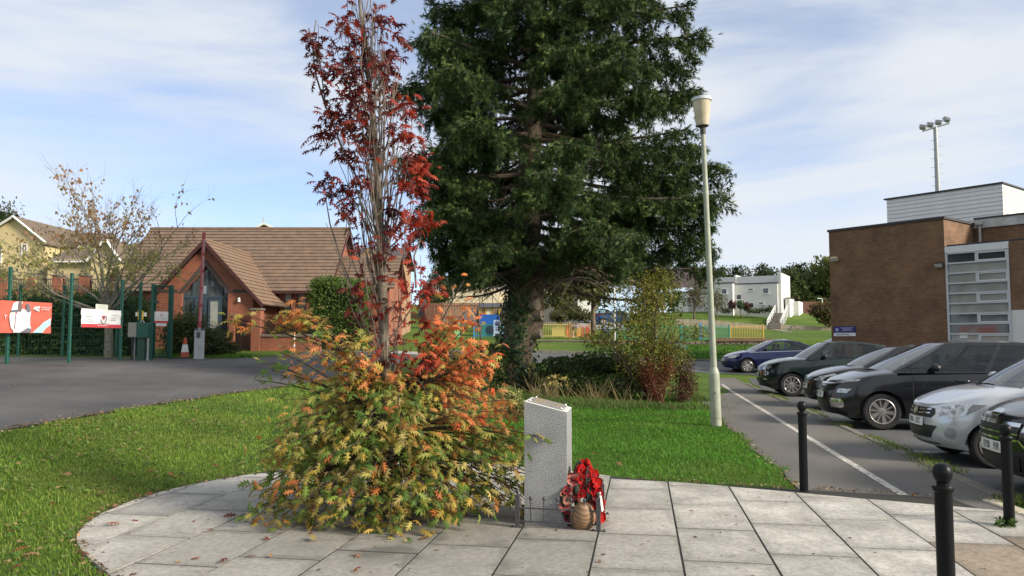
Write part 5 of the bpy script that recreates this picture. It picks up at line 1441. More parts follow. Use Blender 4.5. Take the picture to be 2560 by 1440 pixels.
    for sgn in (1, -1):
        e0 = Vector((xa + sgn * (hw + .18), yg - .25, zg - .12)); r0 = Vector((xa, yg - .25, za + .03))
        back_r = Vector((xa, yin + .15, za + .03)); back_e = Vector((xa + sgn * (hw + .18), yv - .1, zg - .12))
        q = MB(); q.add([e0, back_e, back_r, r0], [(0, 1, 2, 3)]); pr = q.build('porch_roof', mat('roof underlay', (.10, .07, .05), .9), t)
        ly = (back_r.y - r0.y); be = (back_e.y - e0.y) / ly
        courses(pr, e0 + Vector((0, 0, .02)), Vector((e0.x, back_r.y, e0.z + .02)), r0 - e0, 15, M_TILE2 if sgn == 1 else M_TILE, hi=lambda f: be + (1 - be) * f)
        q = MB(); q.prism([(e0.x, e0.z - .16), (e0.x, e0.z + .05), (xa, za + .07), (xa, za - .16)], (0, yg - .30, 0), (1, 0, 0), (0, 0, 1), (0, .05, 0)); q.build('barge_board', mat('dark red barge board', (.055, .016, .014), .6), pr)
    b = MB(); b.tube([(xa, yg - .28, za + .07), (xa, yin + .1, za + .07)], .08, 8); b.build('ridge', M_TILE2, t, smooth=50)
    # lower wing at the right, roof at a right angle
    xw0, xw1 = xr - .02, P(980, 700, 41).x
    lbox(t, 'wall', xw0, xw1, 40.2, 45, g, 4.3, M_REDBR)
    wf = MB(); wz0, wz1 = 4.25, 6.2; wf.add([(xw0, 39.9, wz0), (xw1 + .3, 39.9, wz0), (xw1 + .3, 42.6, wz1), (xw0, 42.6, wz1), (xw1 + .3, 45.3, wz0), (xw0, 45.3, wz0)], [(0, 1, 2, 3), (3, 2, 4, 5)])
    wr = wf.build('wing_roof', mat('roof underlay', (.10, .07, .05), .9), t)
    courses(wr, (xw0, 39.9, wz0 + .02), (xw1 + .3, 39.9, wz0 + .02), Vector((0, 2.7, wz1 - wz0)), 10, M_TILE)
    b = MB(); b.prism([(40.2, 4.302), (45, 4.302), (42.6, wz1 - .1)], (xw1 - .2, 0, 0), (0, 1, 0), (0, 0, 1), (.2, 0, 0)); b.build('gable_wall', M_REDBR, t)
    b = MB(); b.tube([(xr + .04, 40.0, 4.4), (xr + .04, 41.6, 5.6)], .10, 6); b.build('lead_flashing', mat('lead', (.45, .46, .46), .6), t)
hall()

# white gable peeping above the hall roof, and the terracotta hut
def peep():
    d = 75.0; t = thing('house', 'white gable tip with finial showing above the hall roof', 'house', (0, 0, 0))
    xa = P(662, 565, d).x; z = ZV(562, d); g = HT(xa, d)
    b = MB(); b.prism([(xa - 2.2, g), (xa + 2.2, g), (xa + 2.2, z - 1.1), (xa, z - .1), (xa - 2.2, z - 1.1)], (0, d, 0), (1, 0, 0), (0, 0, 1), (0, 6, 0)); b.build('wall', mat('dull brick wall', (.22, .12, .08), .9), t)
    b = MB(); b.prism([(xa - 2.5, z - 1.25), (xa, z), (xa + 2.5, z - 1.25), (xa + 2.5, z - 1.05), (xa, z + .2), (xa - 2.5, z - 1.05)], (0, d - .3, 0), (1, 0, 0), (0, 0, 1), (0, 6.6, 0)); b.build('barge_board', mat('white barge board', (.7, .7, .68), .6), t)
    b = MB(); b.tube([(xa - .1, d - .1, z), (xa - .1, d - .1, z + .75)], .05, 6); b.build('finial', M_GREYMET, t)
peep()
def terrace():
    d = 55.0; t = thing('house', 'dark roofed house with pale brick gable seen between the hall and the red oak', 'house', (0, 0, 0))
    xa, xb = P(875, 640, d).x, P(1000, 640, d).x; ze = ZV(655, d); zr = ZV(620, d + 3)
    lbox(t, 'wall', xa, xb, d, d + 6, 1.2, ze, mat('buff brick', (.36, .22, .13), .9, var=.2))
    b = MB(); b.add([(xa - .3, d - .3, ze - .15), (xb + .3, d - .3, ze - .15), (xb + .3, d + 3, zr), (xa - .3, d + 3, zr), (xb + .3, d + 6.3, ze - .15), (xa - .3, d + 6.3, ze - .15)], [(0, 1, 2, 3), (3, 2, 4, 5)]); b.build('roof', mat('slate roof', (.07, .065, .065), .7, var=.2), t)
    b = MB(); xm = P(925, 640, d).x; b.prism([(xm - 1.2, ze - .3), (xm + 1.2, ze - .3), (xm, ze + 1.0)], (0, d - .6, 0), (1, 0, 0), (0, 0, 1), (0, 2.5, 0)); b.build('gable_wall', mat('buff brick', (.36, .22, .13), .9), t)
terrace()

# ---- yellow rendered houses on the far left
M_YEL = mat('yellow render', (.58, .46, .25), .9, var=.10, scale=1.0)
M_BTILE = mat('brown weathered tile', (.17, .125, .09), .9, var=.4, scale=1.5, col2=(.11, .085, .065))
def yellow_house(label, ua, va, ul, vl, ur, vr, d, depth, win, roof_right_u, roof_right_v, vbase):
    t = thing('yellow_house', label, 'house', (0, 0, 0))
    A, Lp, Rp = P(ua, va, d), P(ul, vl, d), P(ur, vr, d); zb = min(HT(A.x, d), ZV(vbase, d)) - .5
    b = MB(); b.prism([(Lp.x, zb), (Rp.x, zb), (Rp.x, Rp.z), (A.x, A.z - .1), (Lp.x, Lp.z)], (0, d, 0), (1, 0, 0), (0, 0, 1), (0, depth, 0)); b.build('wall', M_YEL, t)
    bk = P(roof_right_u, roof_right_v, d + depth)
    for sgn, e in ((1, Rp), (-1, Lp)):
        o_ = (e - A).normalized() * .35
        q = MB(); q.add([e + o_ + Vector((0, -.3, .05)), A + Vector((0, -.3, .08)), A + Vector((0, depth + .3, .08)), e + o_ + Vector((0, depth + .3, .05)), e + o_ + Vector((0, -.3, -.1)), A + Vector((0, -.3, -.08)), A + Vector((0, depth + .3, -.08)), e + o_ + Vector((0, depth + .3, -.1))], [(0, 1, 2, 3), (4, 7, 6, 5), (0, 4, 5, 1), (3, 2, 6, 7), (0, 3, 7, 4)])
        rf = q.build('roof', M_BTILE, t)
        q = MB(); q.tube([e + o_ + Vector((0, -.34, 0)), A + Vector((0, -.34, .02))], .11, 4); q.build('barge_board', mat('white barge board', (.7, .7, .68), .6), rf)
    for (u0, u1, v0, v1) in win:
        x0, x1, z0, z1 = P(u0, v0, d).x, P(u1, v0, d).x, ZV(v1, d), ZV(v0, d)
        w = lbox(t, 'window', x0, x1, d - .03, d + .02, z0, z1, M_GLASS)
        q = MB(); e = .09
        q.box(x0 - e, x0, d - .07, d, z0 - e, z1 + e); q.box(x1, x1 + e, d - .07, d, z0 - e, z1 + e); q.box(x0, x1, d - .07, d, z1, z1 + e); q.box(x0, x1, d - .07, d, z0 - e, z0); q.box((x0 + x1) / 2 - .04, (x0 + x1) / 2 + .04, d - .06, d - .031, z0, z1); q.build('window_frame', mat('white window frame', (.72, .72, .72), .5), w)
    return t
def side_range(t_, u0, u1, ve, vr, d0, d1, vb):
    """long roof running to the right behind the gable"""
    a, c = P(u0, ve, d0), P(u1, ve, d1); za, zr = ZV(ve, d0), ZV(vr, d0)
    lbox(t_, 'wall', a.x, c.x, d0, d0 + 6, HT(a.x, d0) - .5, za, M_YEL)
    b = MB(); b.add([(a.x, d0 - .4, za - .2), (c.x, d0 - .4, za - .2), (c.x, d0 + 3, zr), (a.x, d0 + 3, zr), (c.x, d0 + 6.4, za - .2), (a.x, d0 + 6.4, za - .2)], [(0, 1, 2, 3), (3, 2, 4, 5)]); b.build('roof', M_BTILE, t_)
    b = MB(); b.box(a.x, c.x, d0 - .5, d0 - .38, za - .32, za - .18); b.build('gutter', mat('white barge board', (.7, .7, .68), .6), t_)
h1 = yellow_house('yellow rendered house gable at the far left behind the cherry', 38, 543, -70, 610, 113, 603, 68, 9, [(-12, 4, 612, 655), (57, 67, 612, 636)], 190, 580, 700)
side_range(h1, 105, 240, 612, 572, 72, 72, 700)
h2 = yellow_house('smaller yellow rendered gable behind the cherry trunk', 268, 598, 228, 645, 300, 645, 62, 7, [], 320, 620, 720)
side_range(h2, 120, 246, 648, 612, 66, 66, 720)
side_range(h2, 290, 380, 640, 596, 66, 66, 720)
# brick garden wall with pillars and railings in front of the houses
def back_wall():
    d = 44.0; t = thing('brick_wall', 'red brick garden wall with pillars and black railings behind the court', 'wall', (0, 0, 0))
    x0, x1 = P(-60, 740, d).x, P(345, 740, d).x; zb = HT(x0, d) - .3; zt = ZV(727, d); zp = ZV(690, d)
    lbox(t, 'wall', x0, x1, d, d + .25, min(HT(x1, d), HT(x0, d)) - .6, zt, M_REDBR)
    n = 7
    for k in range(n):
        x = x0 + (x1 - x0) * k / (n - 1)
        p_ = lbox(t, 'pillar', x - .25, x + .25, d - .12, d + .37, zt - 1.2, zp, M_REDBR); lbox(p_, 'cap_stone', x - .3, x + .3, d - .17, d + .42, zp + .002, zp + .08, M_KERB)
        if k < n - 1:
            b = MB(); xe = x0 + (x1 - x0) * (k + 1) / (n - 1); m_ = 16
            for i in range(1, m_): xx = x + (xe - x) * i / m_; b.box(xx - .012, xx + .012, d + .10, d + .125, zt, zp - .12)
            b.box(x + .25, xe - .25, d + .09, d + .135, zp - .2, zp - .16); b.box(x + .25, xe - .25, d + .09, d + .135, zt + .05, zt + .09); b.build('railing', M_BLACK, t)
back_wall()

# ---- garden wall, gate and railings in front of the hall
def garden_wall():
    d = 34.6; t = thing('garden_wall', 'low red brick wall with stone coping in front of the hall', 'wall', (0, 0, 0))
    xa, xb = P(652, 850, d).x, P(800, 850, d).x; g = HT(xa, d) - .3; zt = ZV(836, d)
    lbox(t, 'wall', xa, xb, d, d + .3, g, zt - .1, mat_brick('mottled red brick', (.30, .085, .042), (.20, .06, .035), (.26, .17, .12)))
    lbox(t, 'coping', xa - .03, xb + .03, d - .05, d + .35, zt - .098, zt, mat('grey brown coping', (.17, .14, .12), .9, var=.3, scale=6), .02)
    b = MB(); zr = ZV(802, d)
    for k in range(26):
        x = xa + .1 + k * (xb - xa - .2) / 25; b.box(x - .009, x + .009, d + .13, d + .15, zt, zr)
    b.box(xa, xb, d + .12, d + .16, zr - .07, zr - .035); b.box(xa, xb, d + .12, d + .16, zt + .06, zt + .1); b.build('railing', M_BLACK, t)
    for (ua, ub, vt) in ((630, 652, 775), (575, 587, 790)):
        x0, x1 = P(ua, 800, d).x, P(ub, 800, d).x; p_ = lbox(t, 'pillar', x0, x1, d - .1, d + .4, g, ZV(vt, d), M_REDBR); lbox(p_, 'cap_stone', x0 - .05, x1 + .05, d - .15, d + .45, ZV(vt, d) + .002, ZV(vt, d) + .08, M_KERB)
    gt = thing('iron_gate', 'black iron gate of upright bars between the brick pillars', 'gate', (0, 0, 0))
    x0, x1 = P(588, 830, d).x, P(629, 830, d).x; zb, z1, z2 = HT(x0, d) + .06, ZV(806, d), ZV(800, d)
    b = MB()
    for k in range(11): x = x0 + (x1 - x0) * (k + .5) / 11; b.box(x - .012, x + .012, d + .1, d + .124, zb, z1 + (z2 - z1) * math.sin(math.pi * (k + .5) / 11))
    b.build('bars', M_BLACK, gt)
    b = MB(); b.box(x0, x1, d + .09, d + .135, zb + .05, zb + .10); b.box(x0, x1, d + .09, d + .135, z1 - .25, z1 - .21); b.box(x0, x0 + .04, d + .09, d + .135, zb, z1); b.box(x1 - .04, x1, d + .09, d + .135, zb, z1); b.build('gate_frame', M_BLACK, gt)
garden_wall()

# ---- sign wall of the funeral directors, slat fence, far roofs
def sign_building():
    d = 74.0; t = thing('sign_building', 'cream walled building with dark lettering seen left of the spruce trunk', 'building', (0, 0, 0))
    xa, xb = P(1105, 740, d).x, P(1250, 740, d).x; z1 = ZV(722, d); g = HT(xa, d) - 1
    lbox(t, 'wall', xa, xb, d, d + 9, g, z1, mat('cream wall', (.66, .56, .40), .85, var=.05, scale=2))
    lbox(t, 'wall', xb + .01, P(1275, 740, d).x, d + .5, d + 9, g, z1 - .3, mat('cream wall', (.66, .56, .40), .85))
    ink = mat('dark brown lettering', (.045, .03, .03), .6)
    W_ = lambda a, c: P(c, 730, d).x - P(a, 730, d).x
    for wd, ua, uc in (('ARTHUR', 1139, 1177), ('AR', 1192, 1206)): lettering(wd, ZV(732, d) - ZV(740, d), ink, t, (P(ua, 728, d).x, d - .02, ZV(728.5, d)), (1, 0, 0), (0, 0, 1), 'LEFT', fit=W_(ua, uc))
    lettering('FUNERAL  DIRECTORS', ZV(735, d) - ZV(740.5, d), ink, t, (P(1128, 742, d).x, d - .02, ZV(742, d)), (1, 0, 0), (0, 0, 1), 'LEFT', fit=W_(1128, 1222))
    b = MB(); z = ZV(712, d); b.add([(xa - 3, d + 6, z - .6), (xb + 8, d + 6, z - .6), (xb + 8, d + 12, ZV(683, d)), (xa - 3, d + 12, ZV(683, d))], [(0, 1, 2, 3)]); b.build('roof', mat('grey brown roof', (.30, .255, .225), .85, var=.15), t)
    lbox(t, 'back_wall', xa - 3, xb + 8, d + 6.3, d + 7, g, z - .45, mat('dark upper wall', (.10, .10, .10), .9))
    f = thing('slat_fence', 'reddish-brown vertical slat fence behind the playground', 'fence', (0, 0, 0)); d2 = 64.0
    x0, x1 = P(1062, 770, d2).x, P(1275, 770, d2).x; zt, zb = ZV(757, d2), ZV(800, d2) - .6; n = 56
    b = MB(); b.box(-.052, .052, 0, .03, zb, zt); me = b.mesh('slat', mat('red brown slat', (.22, .10, .065), .85, var=.3, scale=4, vobj=.2))
    for k in range(n): obj('slat', me, f, (x0 + (x1 - x0) * (k + .5) / n, d2, random.uniform(-.03, .02)))
    b = MB(); b.box(x0, x1, d2 + .032, d2 + .09, zt - .3, zt - .2); b.box(x0, x1, d2 + .032, d2 + .09, zb + .8, zb + .9); b.build('rail', mat('dark timber', (.06, .035, .025), .9), f)
sign_building()

# ---- white house on the hill and its neighbours
def white_house():
    fr = Fr(P(1752, 780, 112).x, 112.0, (.93, -.37))
    fr = Fr(P(1774, 780, 110).x, 110.0, (.88, -.475))
    t = place(thing('white_house', 'white rendered two-storey house with stepped flat roofs on the hill', 'house'), fr)
    # local x runs right along the facade; right hand corner of the front block at image column 1952
    def blk(name, ul, ur, q, depth, vtop, m=M_WHITE, trim=True, vb=786):
        x0, x1 = fr.t(ul, q, 740), fr.t(ur, q, 740); dm = fr.d(x1, q)
        z1 = ZV(vtop, dm); z0 = HT(*(fr.p(x0, q, 0).xy)) - 1.5
        w = lbox(t, name, x0, x1, q, q + depth, z0, z1, m)
        if trim: lbox(t, 'roof_edge', x0 - .08, x1 + .08, q - .08, q + depth, z1 + .002, z1 + .14, M_DARKTRIM)
        return x0, x1
    fr_u = lambda u, q=0: fr.t(u, q, 740)
    blk('wall', 1788, 1944, 0, 3.0, 708)
    blk('wall', 1788, 1832, -1.2, 1.19, 708)
    blk('wall', 1785, 1955, 3.02, 5.0, 688, trim=False)
    x0, x1 = fr_u(1785, 3.0), fr_u(1955, 3.0)
    lbox(t, 'parapet', fr_u(1952, 3.0), fr_u(1961, 3.0), .4, 8.2, 3, ZV(685, fr.d(x1, 3)), M_WHITE)
    lbox(t, 'parapet', fr_u(1836, 3.0), fr_u(1841, 3.0), 2.9, 8.1, 6, ZV(688, fr.d(fr_u(1838), 3)) + .05, M_WHITE)
    blk('wall', 1963, 1974, 2.0, 4, 746, trim=True); blk('wall', 1976, 1996, 5.0, 4, 753, trim=False)
    win = [(1805, 1816, 723, 734, 0), (1842, 1853, 737, 748, 1), (1871, 1883, 722, 726, 1), (1908, 1921, 721, 733, 1), (1872, 1883, 758, 769, 1), (1897, 1908, 756, 760, 1)]
    for (u0, u1, v0, v1, k) in win:
        q = -1.2 if k == 0 else 0
        xa, xb = fr_u(u0, q), fr_u(u1, q); dm = fr.d((xa + xb) / 2, q); z0, z1 = ZV(v1, dm), ZV(v0, dm)
        w = lbox(t, 'window', xa, xb, q - .02, q + .04, z0, z1, M_GLASS)
        b = MB(); e = .10
        b.box(xa - e, xa, q - .06, q, z0 - e, z1 + e); b.box(xb, xb + e, q - .06, q, z0 - e, z1 + e); b.box(xa, xb, q - .06, q, z1, z1 + e); b.box(xa - .2, xb + .2, q - .14, q, z0 - e - .06, z0 - .002); b.build('window_frame', mat('white window frame', (.72, .72, .72), .5), w)
    # low white wing with brown roofs to the left
    q = 0
    blk('wall', 1688, 1720, 3.0, 4, 731); blk('wall', 1718, 1790, 5.0, 5, 734)
    lbox(t, 'fascia', fr_u(1720, 6), fr_u(1790, 6), 6.0, 9, 8.0, ZV(722, fr.d(fr_u(1750), 6)), M_WHITE)
    xa, xb = fr_u(1640, 12), fr_u(1800, 12); dm = fr.d((xa + xb) / 2, 12)
    b = MB(); b.add([(xa, 9, ZV(722, dm)), (xb, 9, ZV(722, dm)), (xb - 1.5, 16, ZV(672, dm + 4)), (xa, 16, ZV(672, dm + 4))], [(0, 1, 2, 3)]); b.build('roof', mat('dark brown slate roof', (.10, .075, .07), .8, var=.2), t)
    # far low brick range to the right
    r = thing('brick_range', 'low dark brick range beyond the white house beside the wood', 'building', (0, 0, 0))
    lbox(r, 'wall', P(1993, 760, 140).x, P(2090, 760, 140).x, 140, 146, 4, ZV(754, 140), mat('far brick', (.17, .075, .055), .9, var=.15))
    lp = thing('street_lamp', 'thin far street lamp in front of the low brick range', 'street lamp', (P(2056, 770, 125).x, 125, 0))
    b = MB(); z = ZV(747, 125); b.tube([(0, 0, 3.5), (0, 0, z - .1), (-.2, 0, z + .05), (-.5, 0, z + .08)], .07, 6); b.build('column', M_WPAINT, lp, smooth=40)
    b = MB(); b.bbox(-.8, -.4, -.1, .1, z, z + .12, .02); b.build('lamp_head', M_WPAINT, lp)
white_house()
# white gable behind the trees above the far car park
def far_gable():
    d = 105; t = thing('house', 'white gabled house behind the far parked cars', 'house', (0, 0, 0))
    b = MB(); xa, xb = P(1415, 760, d).x, P(1490, 760, d).x; xm = P(1478, 740, d).x
    b.prism([(xa, 4), (xb, 4), (xb, ZV(738, d)), (xm, ZV(722, d)), (xa, ZV(752, d))], (0, d, 0), (1, 0, 0), (0, 0, 1), (0, 6, 0)); b.build('wall', M_WHITE, t)
    b = MB(); b.add([(xa - .5, d - .2, ZV(753, d)), (xm, d - .2, ZV(720, d)), (xm, d + 6, ZV(720, d)), (xa - .5, d + 6, ZV(753, d)), (xb + .5, d - .2, ZV(739, d)), (xb + .5, d + 6, ZV(739, d))], [(0, 1, 2, 3), (1, 4, 5, 2)]); b.build('roof', mat('dark brown slate roof', (.10, .075, .07), .8), t)
far_gable()
drape('far_car_park', [(P(1350, 780, 84).x, 82), (P(1570, 780, 84).x, 82), (P(1570, 780, 96).x, 97), (P(1340, 780, 96).x, 97)], .03, mat('pale far asphalt', (.22, .22, .23), .9), 3.0)
# stone retaining wall along the playground
def retaining_wall():
    t = thing('retaining_wall', 'low rough stone retaining wall under the playground railings', 'wall', (0, 0, 0))
    M_ST = mat('mossy rubble stone', (.20, .17, .13), .95, var=.5, scale=3, bump=.6, vobj=.25)
    x0, x1 = P(1340, 850, 54).x, P(1925, 850, 54).x
    lbox(t, 'core', x0, x1, 53.75, 54.5, .9, 1.50, mat('wall core', (.08, .07, .055), .95))
    b = MB(); b.bbox(-.19, .19, 0, .2, 0, .17, .03); me = b.mesh('stone', M_ST, 40)
    x = x0; k = 0
    n = int((x1 - x0) / .40)
    for r in range(2):
        for i in range(n):
            o = obj('stone', me, t, (x0 + (i + .5 + .5 * (r % 2)) * .40, 53.62 + random.uniform(-.02, .02), 1.14 + r * .18), (0, 0, random.uniform(-.05, .05))); o.scale = (random.uniform(.9, 1.04), 1, random.uniform(.9, 1.05))
    c = lbox(t, 'coping', x0, P(1700, 850, 54).x, 53.6, 54.6, 1.505, 1.60, M_KERB)
    lbox(t, 'coping', P(1775, 850, 54).x, x1, 53.55, 54.3, 1.505, 1.74, mat('brown timber sleeper', (.19, .125, .075), .9, var=.4, scale=3))
retaining_wall()
# timber board fence and steps below the white house
def board_fence():
    t = thing('board_fence', 'weathered grey timber board fence across the hillside left of the steps', 'fence', (0, 0, 0))
    t2 = thing('board_fence', 'weathered grey timber board fence right of the hillside steps', 'fence', (0, 0, 0))
    M_BD = mat('weathered board', (.34, .29, .22), .9, var=.3, scale=3, vobj=.12)
    for tt, pts in ((t, [(1690, 797, 812), (1780, 800, 816), (1860, 808, 823), (1926, 814, 830)]), (t2, [(1944, 811, 826), (2000, 813, 828), (2090, 819, 833)])):
        d = 92.0
        for (ua, ta, ba), (ub, tb, bb_) in zip(pts, pts[1:]):
            xa, xb = P(ua, 815, d).x, P(ub, 815, d).x; n = max(4, int((xb - xa) / .30))
            b = MB(); b.box(-.14, .14, 0, .04, 0, 1); me = b.mesh('board', M_BD)
            for k in range(n):
                f = (k + .5) / n; x = xa + (xb - xa) * f; zt = ZV(ta + (tb - ta) * f, d); zb = ZV(ba + (bb_ - ba) * f, d) - .25
                o = obj('board', me, tt, (x, d + random.uniform(-.01, .01), zb)); o.scale = ((xb - xa) / n / .30 * 1.0, 1, zt - zb + random.uniform(-.02, .02))
    s = thing('garden_steps', 'flight of steps with white handrails up to the white house', 'steps', (0, 0, 0))
    n = 14; p0, p1 = P(1935, 822, 92.3), P(1953, 782, 104)
    for k in range(n):
        f = k / n; c = p0.lerp(p1, f); lbox(s, 'step', c.x - .65, c.x + .65, c.y, c.y + (p1.y - p0.y) / n + .01, c.z - .9, c.z + .12, mat('grey step', (.17, .15, .13), .9, var=.3))
    for sgn in (-1, 1):
        off = Vector((sgn * .8, 0, 1.0)); b = MB(); b.tube([p0 + off, p1 + off], .06, 6); b.tube([p0 + off - Vector((0, 0, .4)), p1 + off - Vector((0, 0, .4))], .04, 6)
        h = b.build('handrail', mat('white handrail', (.72, .72, .70), .5), s)
        for k in range(6):
            c = p0.lerp(p1, k / 5) + Vector((sgn * .8, 0, 0)); b = MB(); b.box(c.x - .05, c.x + .05, c.y - .05, c.y + .05, c.z - .6, c.z + 1.0); b.build('post', mat('white handrail', (.72, .72, .70), .5), h)
    gt = thing('timber_gate', 'small grey gate at the foot of the hillside steps', 'gate', (p0.x, 91.9, p0.z - .45))
    for k in range(6): lbox(gt, 'pale', -.75 + k * .25, -.55 + k * .25, 0, .05, 0, 1.15, mat('grey gate board', (.13, .115, .10), .9))
    drape('worn_path', [(P(1905, 840, 86).x, 78), (P(1925, 840, 86).x, 78), (P(1945, 840, 91.5).x, 91.5), (P(1925, 840, 91.5).x, 91.5)], .03, mat('trodden earth path', (.20, .18, .13), .95), 3.0)
board_fence()
# ------------------------------------------------------------------ cars
def car_paint(name, col, metal=.35, rough=.22):
    return mat(name, col, rough, metal=metal, coat=.6, var=.05, scale=40)
M_TYRE = mat('tyre rubber', (.015, .015, .016), .8, var=.3, scale=20)
M_ALLOY = mat('alloy wheel', (.46, .44, .42), .3, metal=.8)
M_CHROME = mat('chrome trim', (.62, .63, .64), .12, metal=1.0)
M_LAMP = mat('headlamp reflector', (.80, .82, .84), .12, metal=.3, scale=11, coat=1.0, col2=(.06, .065, .07))
M_LAMPD = mat('dark lamp lens', (.10, .10, .11), .08, coat=1.0, ior=1.8)
M_PLAS = mat('black car plastic', (.014, .014, .015), .5)
M_GRIL = mat('grille mesh', (.008, .008, .009), .4)
M_PLATE = mat('number plate white', (.68, .68, .64), .4)
M_INK = mat('plate lettering', (.01, .01, .01), .5)
def car_glass(name, tint, refl):
    m, n, l, p = _base(name); n.remove(p)
    tr = n.new('ShaderNodeBsdfTransparent'); tr.inputs[0].default_value = (*tint, 1)
    gl = n.new('ShaderNodeBsdfGlossy'); gl.inputs['Roughness'].default_value = .02; gl.inputs[0].default_value = (.95, .97, 1, 1)
    fr = n.new('ShaderNodeFresnel'); fr.inputs[0].default_value = refl
    mx = n.new('ShaderNodeMixShader'); l.new(fr.outputs[0], mx.inputs[0]); l.new(tr.outputs[0], mx.inputs[1]); l.new(gl.outputs[0], mx.inputs[2]); l.new(mx.outputs[0], n['Material Output'].inputs['Surface'])
    return m
M_CGLASS = car_glass('tinted car window', (.16, .17, .18), 1.6); M_CGLASS2 = car_glass('clear car window', (.62, .70, .66), 1.55); M_WSCR = car_glass('windscreen', (.52, .60, .58), 2.3)
M_LINING = mat('car lining', (.055, .055, .058), .8); M_SEAT = mat('car seat cloth', (.075, .077, .082), .9, var=.3, scale=20)
def pw(pts):
    xs = np.array([p[0] for p in pts], float); ys = np.array([p[1] for p in pts], float)
    def f(x): return float(np.interp(x, xs, ys))
    return f
def smooth_pw(pts, w=.09):
    f = pw(pts)
    def g(x): return sum(f(x + w * k) * c for k, c in ((-2, .1), (-1, .2), (0, .4), (1, .2), (2, .1)))
    return g
class Car:
    def __init__(c, S):
        c.S = S; c.L, c.W = S['L'], S['W'] / 2
        c.belt, c.hood = smooth_pw(S['belt']), smooth_pw(S['hood'])
        c.nose, c.tail = pw(S['nose']), pw(S.get('tail', [(.2, .06), (.5, 0), (.9, .05), (1.2, .12)]))
        c.zl = S.get('zl', .21)
        xs = np.concatenate([np.linspace(0, .02, 14) ** 1.0, np.linspace(.021, .4, 30), np.linspace(.41, c.L - .3, 60), np.linspace(c.L - .29, c.L, 24)])
        c.xs = xs; w = np.array([c.wp(x) for x in xs])
        c.sa = np.concatenate([[0], np.cumsum(np.hypot(np.diff(xs), np.diff(w)))])
    def wp(c, x):
        S = c.S; lf, pf, lr, pr = S.get('lf', .85), S.get('pf', 2.5), S.get('lr', .5), S.get('pr', 3.2)
        w = c.W
        if x < lf: w *= max(0.0, 1 - (1 - x / lf) ** pf) ** (1 / pf)
        if x > c.L - lr: w *= max(0.0, 1 - (1 - (c.L - x) / lr) ** pr) ** (1 / pr)
        # slight waist
        return w
    def zb(c, x):
        S = c.S; z = c.zl + S.get('chin', .04) * max(0, 1 - x / .5)
        for xc in (S['fo'], S['fo'] + S['wb']):
            d = abs(x - xc); ra = S['R'] + .055
            if d < ra: z = max(z, S['R'] + math.sqrt(ra * ra - d * d) * .98)
        return z
    def q(c, t):
        return float(np.interp(t, [0, .12, .3, .55, .8, 1.0], [.93, .965, .985, 1.0, .99, .965]))
    def sx(c, x, z):
        S = c.S
        f = max(0, 1 - x / 1.0) ** 1.6; r = max(0, 1 - (c.L - x) / .9) ** 1.6
        return x + c.nose(z) * f - c.tail(z) * r
    def pt(c, x, z, side):
        zs = c.belt(x); t = min(1, max(0, (z - c.zl) / (zs - c.zl)))
        return Vector((c.sx(x, z), side * c.wp(x) * c.q(t), z))
    def at(c, s, z):
        x = float(np.interp(abs(s), c.sa, c.xs)); return c.pt(x, z, 1 if s >= 0 else -1)
    def body(c, m, parent):
        S = c.S; st = set(np.round(np.concatenate([np.linspace(0, 1, 26) ** 2.2 * .8, np.linspace(.8, c.L - .5, 46), c.L - np.linspace(0, 1, 16) ** 2 * .5]), 4))
        for xc in (S['fo'], S['fo'] + S['wb']): st |= set(np.round(xc + (S['R'] + .055) * np.sin(np.linspace(-1.57, 1.57, 21)), 4)) | {round(xc - S['R'] - .056, 4), round(xc + S['R'] + .056, 4)}
        st = sorted(x for x in st if 0 <= x <= c.L)
        n1, n2 = 10, 9
        b = MB(); vs = []; g_ = S['gh']; inside = lambda x: g_['xf0'] + .30 < x < g_['xr0'] - .18
        for x in st:
            zb, zs, zt = c.zb(x), c.belt(x), c.hood(x); row = []
            if inside(x): zt = zs - .30
            for k in range(n1): z = zb + (zs - zb) * k / (n1 - 1); row.append(c.pt(x, z, 1))
            ys = row[-1].y; xsft = c.sx(x, zs)
            for k in range(1, n2 + 1):
                ph = math.pi / 2 * k / n2; z = zs + (zt - zs) * math.sin(ph) ** .9
                row.append(Vector((c.sx(x, max(z, zs)), ys * math.cos(ph) ** .75 if k < n2 else 0, z)))
            full = row[:-1] + [row[-1]] + [Vector((p.x, -p.y, p.z)) for p in reversed(row[:-1])]
            vs.append(full)
        n = len(vs[0]); flat = [p for r in vs for p in r]
        fs = [(i * n + k, i * n + k + 1, (i + 1) * n + k + 1, (i + 1) * n + k) for i in range(len(vs) - 1) for k in range(n - 1)]
        b.add(flat, fs); b.m = [1 if n1 <= k < n - 1 - n1 and inside(st[i]) and inside(st[i + 1]) else 0 for i in range(len(vs) - 1) for k in range(n - 1)]
        me = b.mesh('body', [m, M_LINING], 50)
        bm = bmesh.new(); bm.from_mesh(me); bmesh.ops.remove_doubles(bm, verts=bm.verts, dist=.0008); bmesh.ops.recalc_face_normals(bm, faces=bm.faces); bm.to_mesh(me); bm.free()
        me.polygons.foreach_set('use_smooth', [True] * len(me.polygons)); me.set_sharp_from_angle(angle=R(48))
        return obj('body', me, parent)
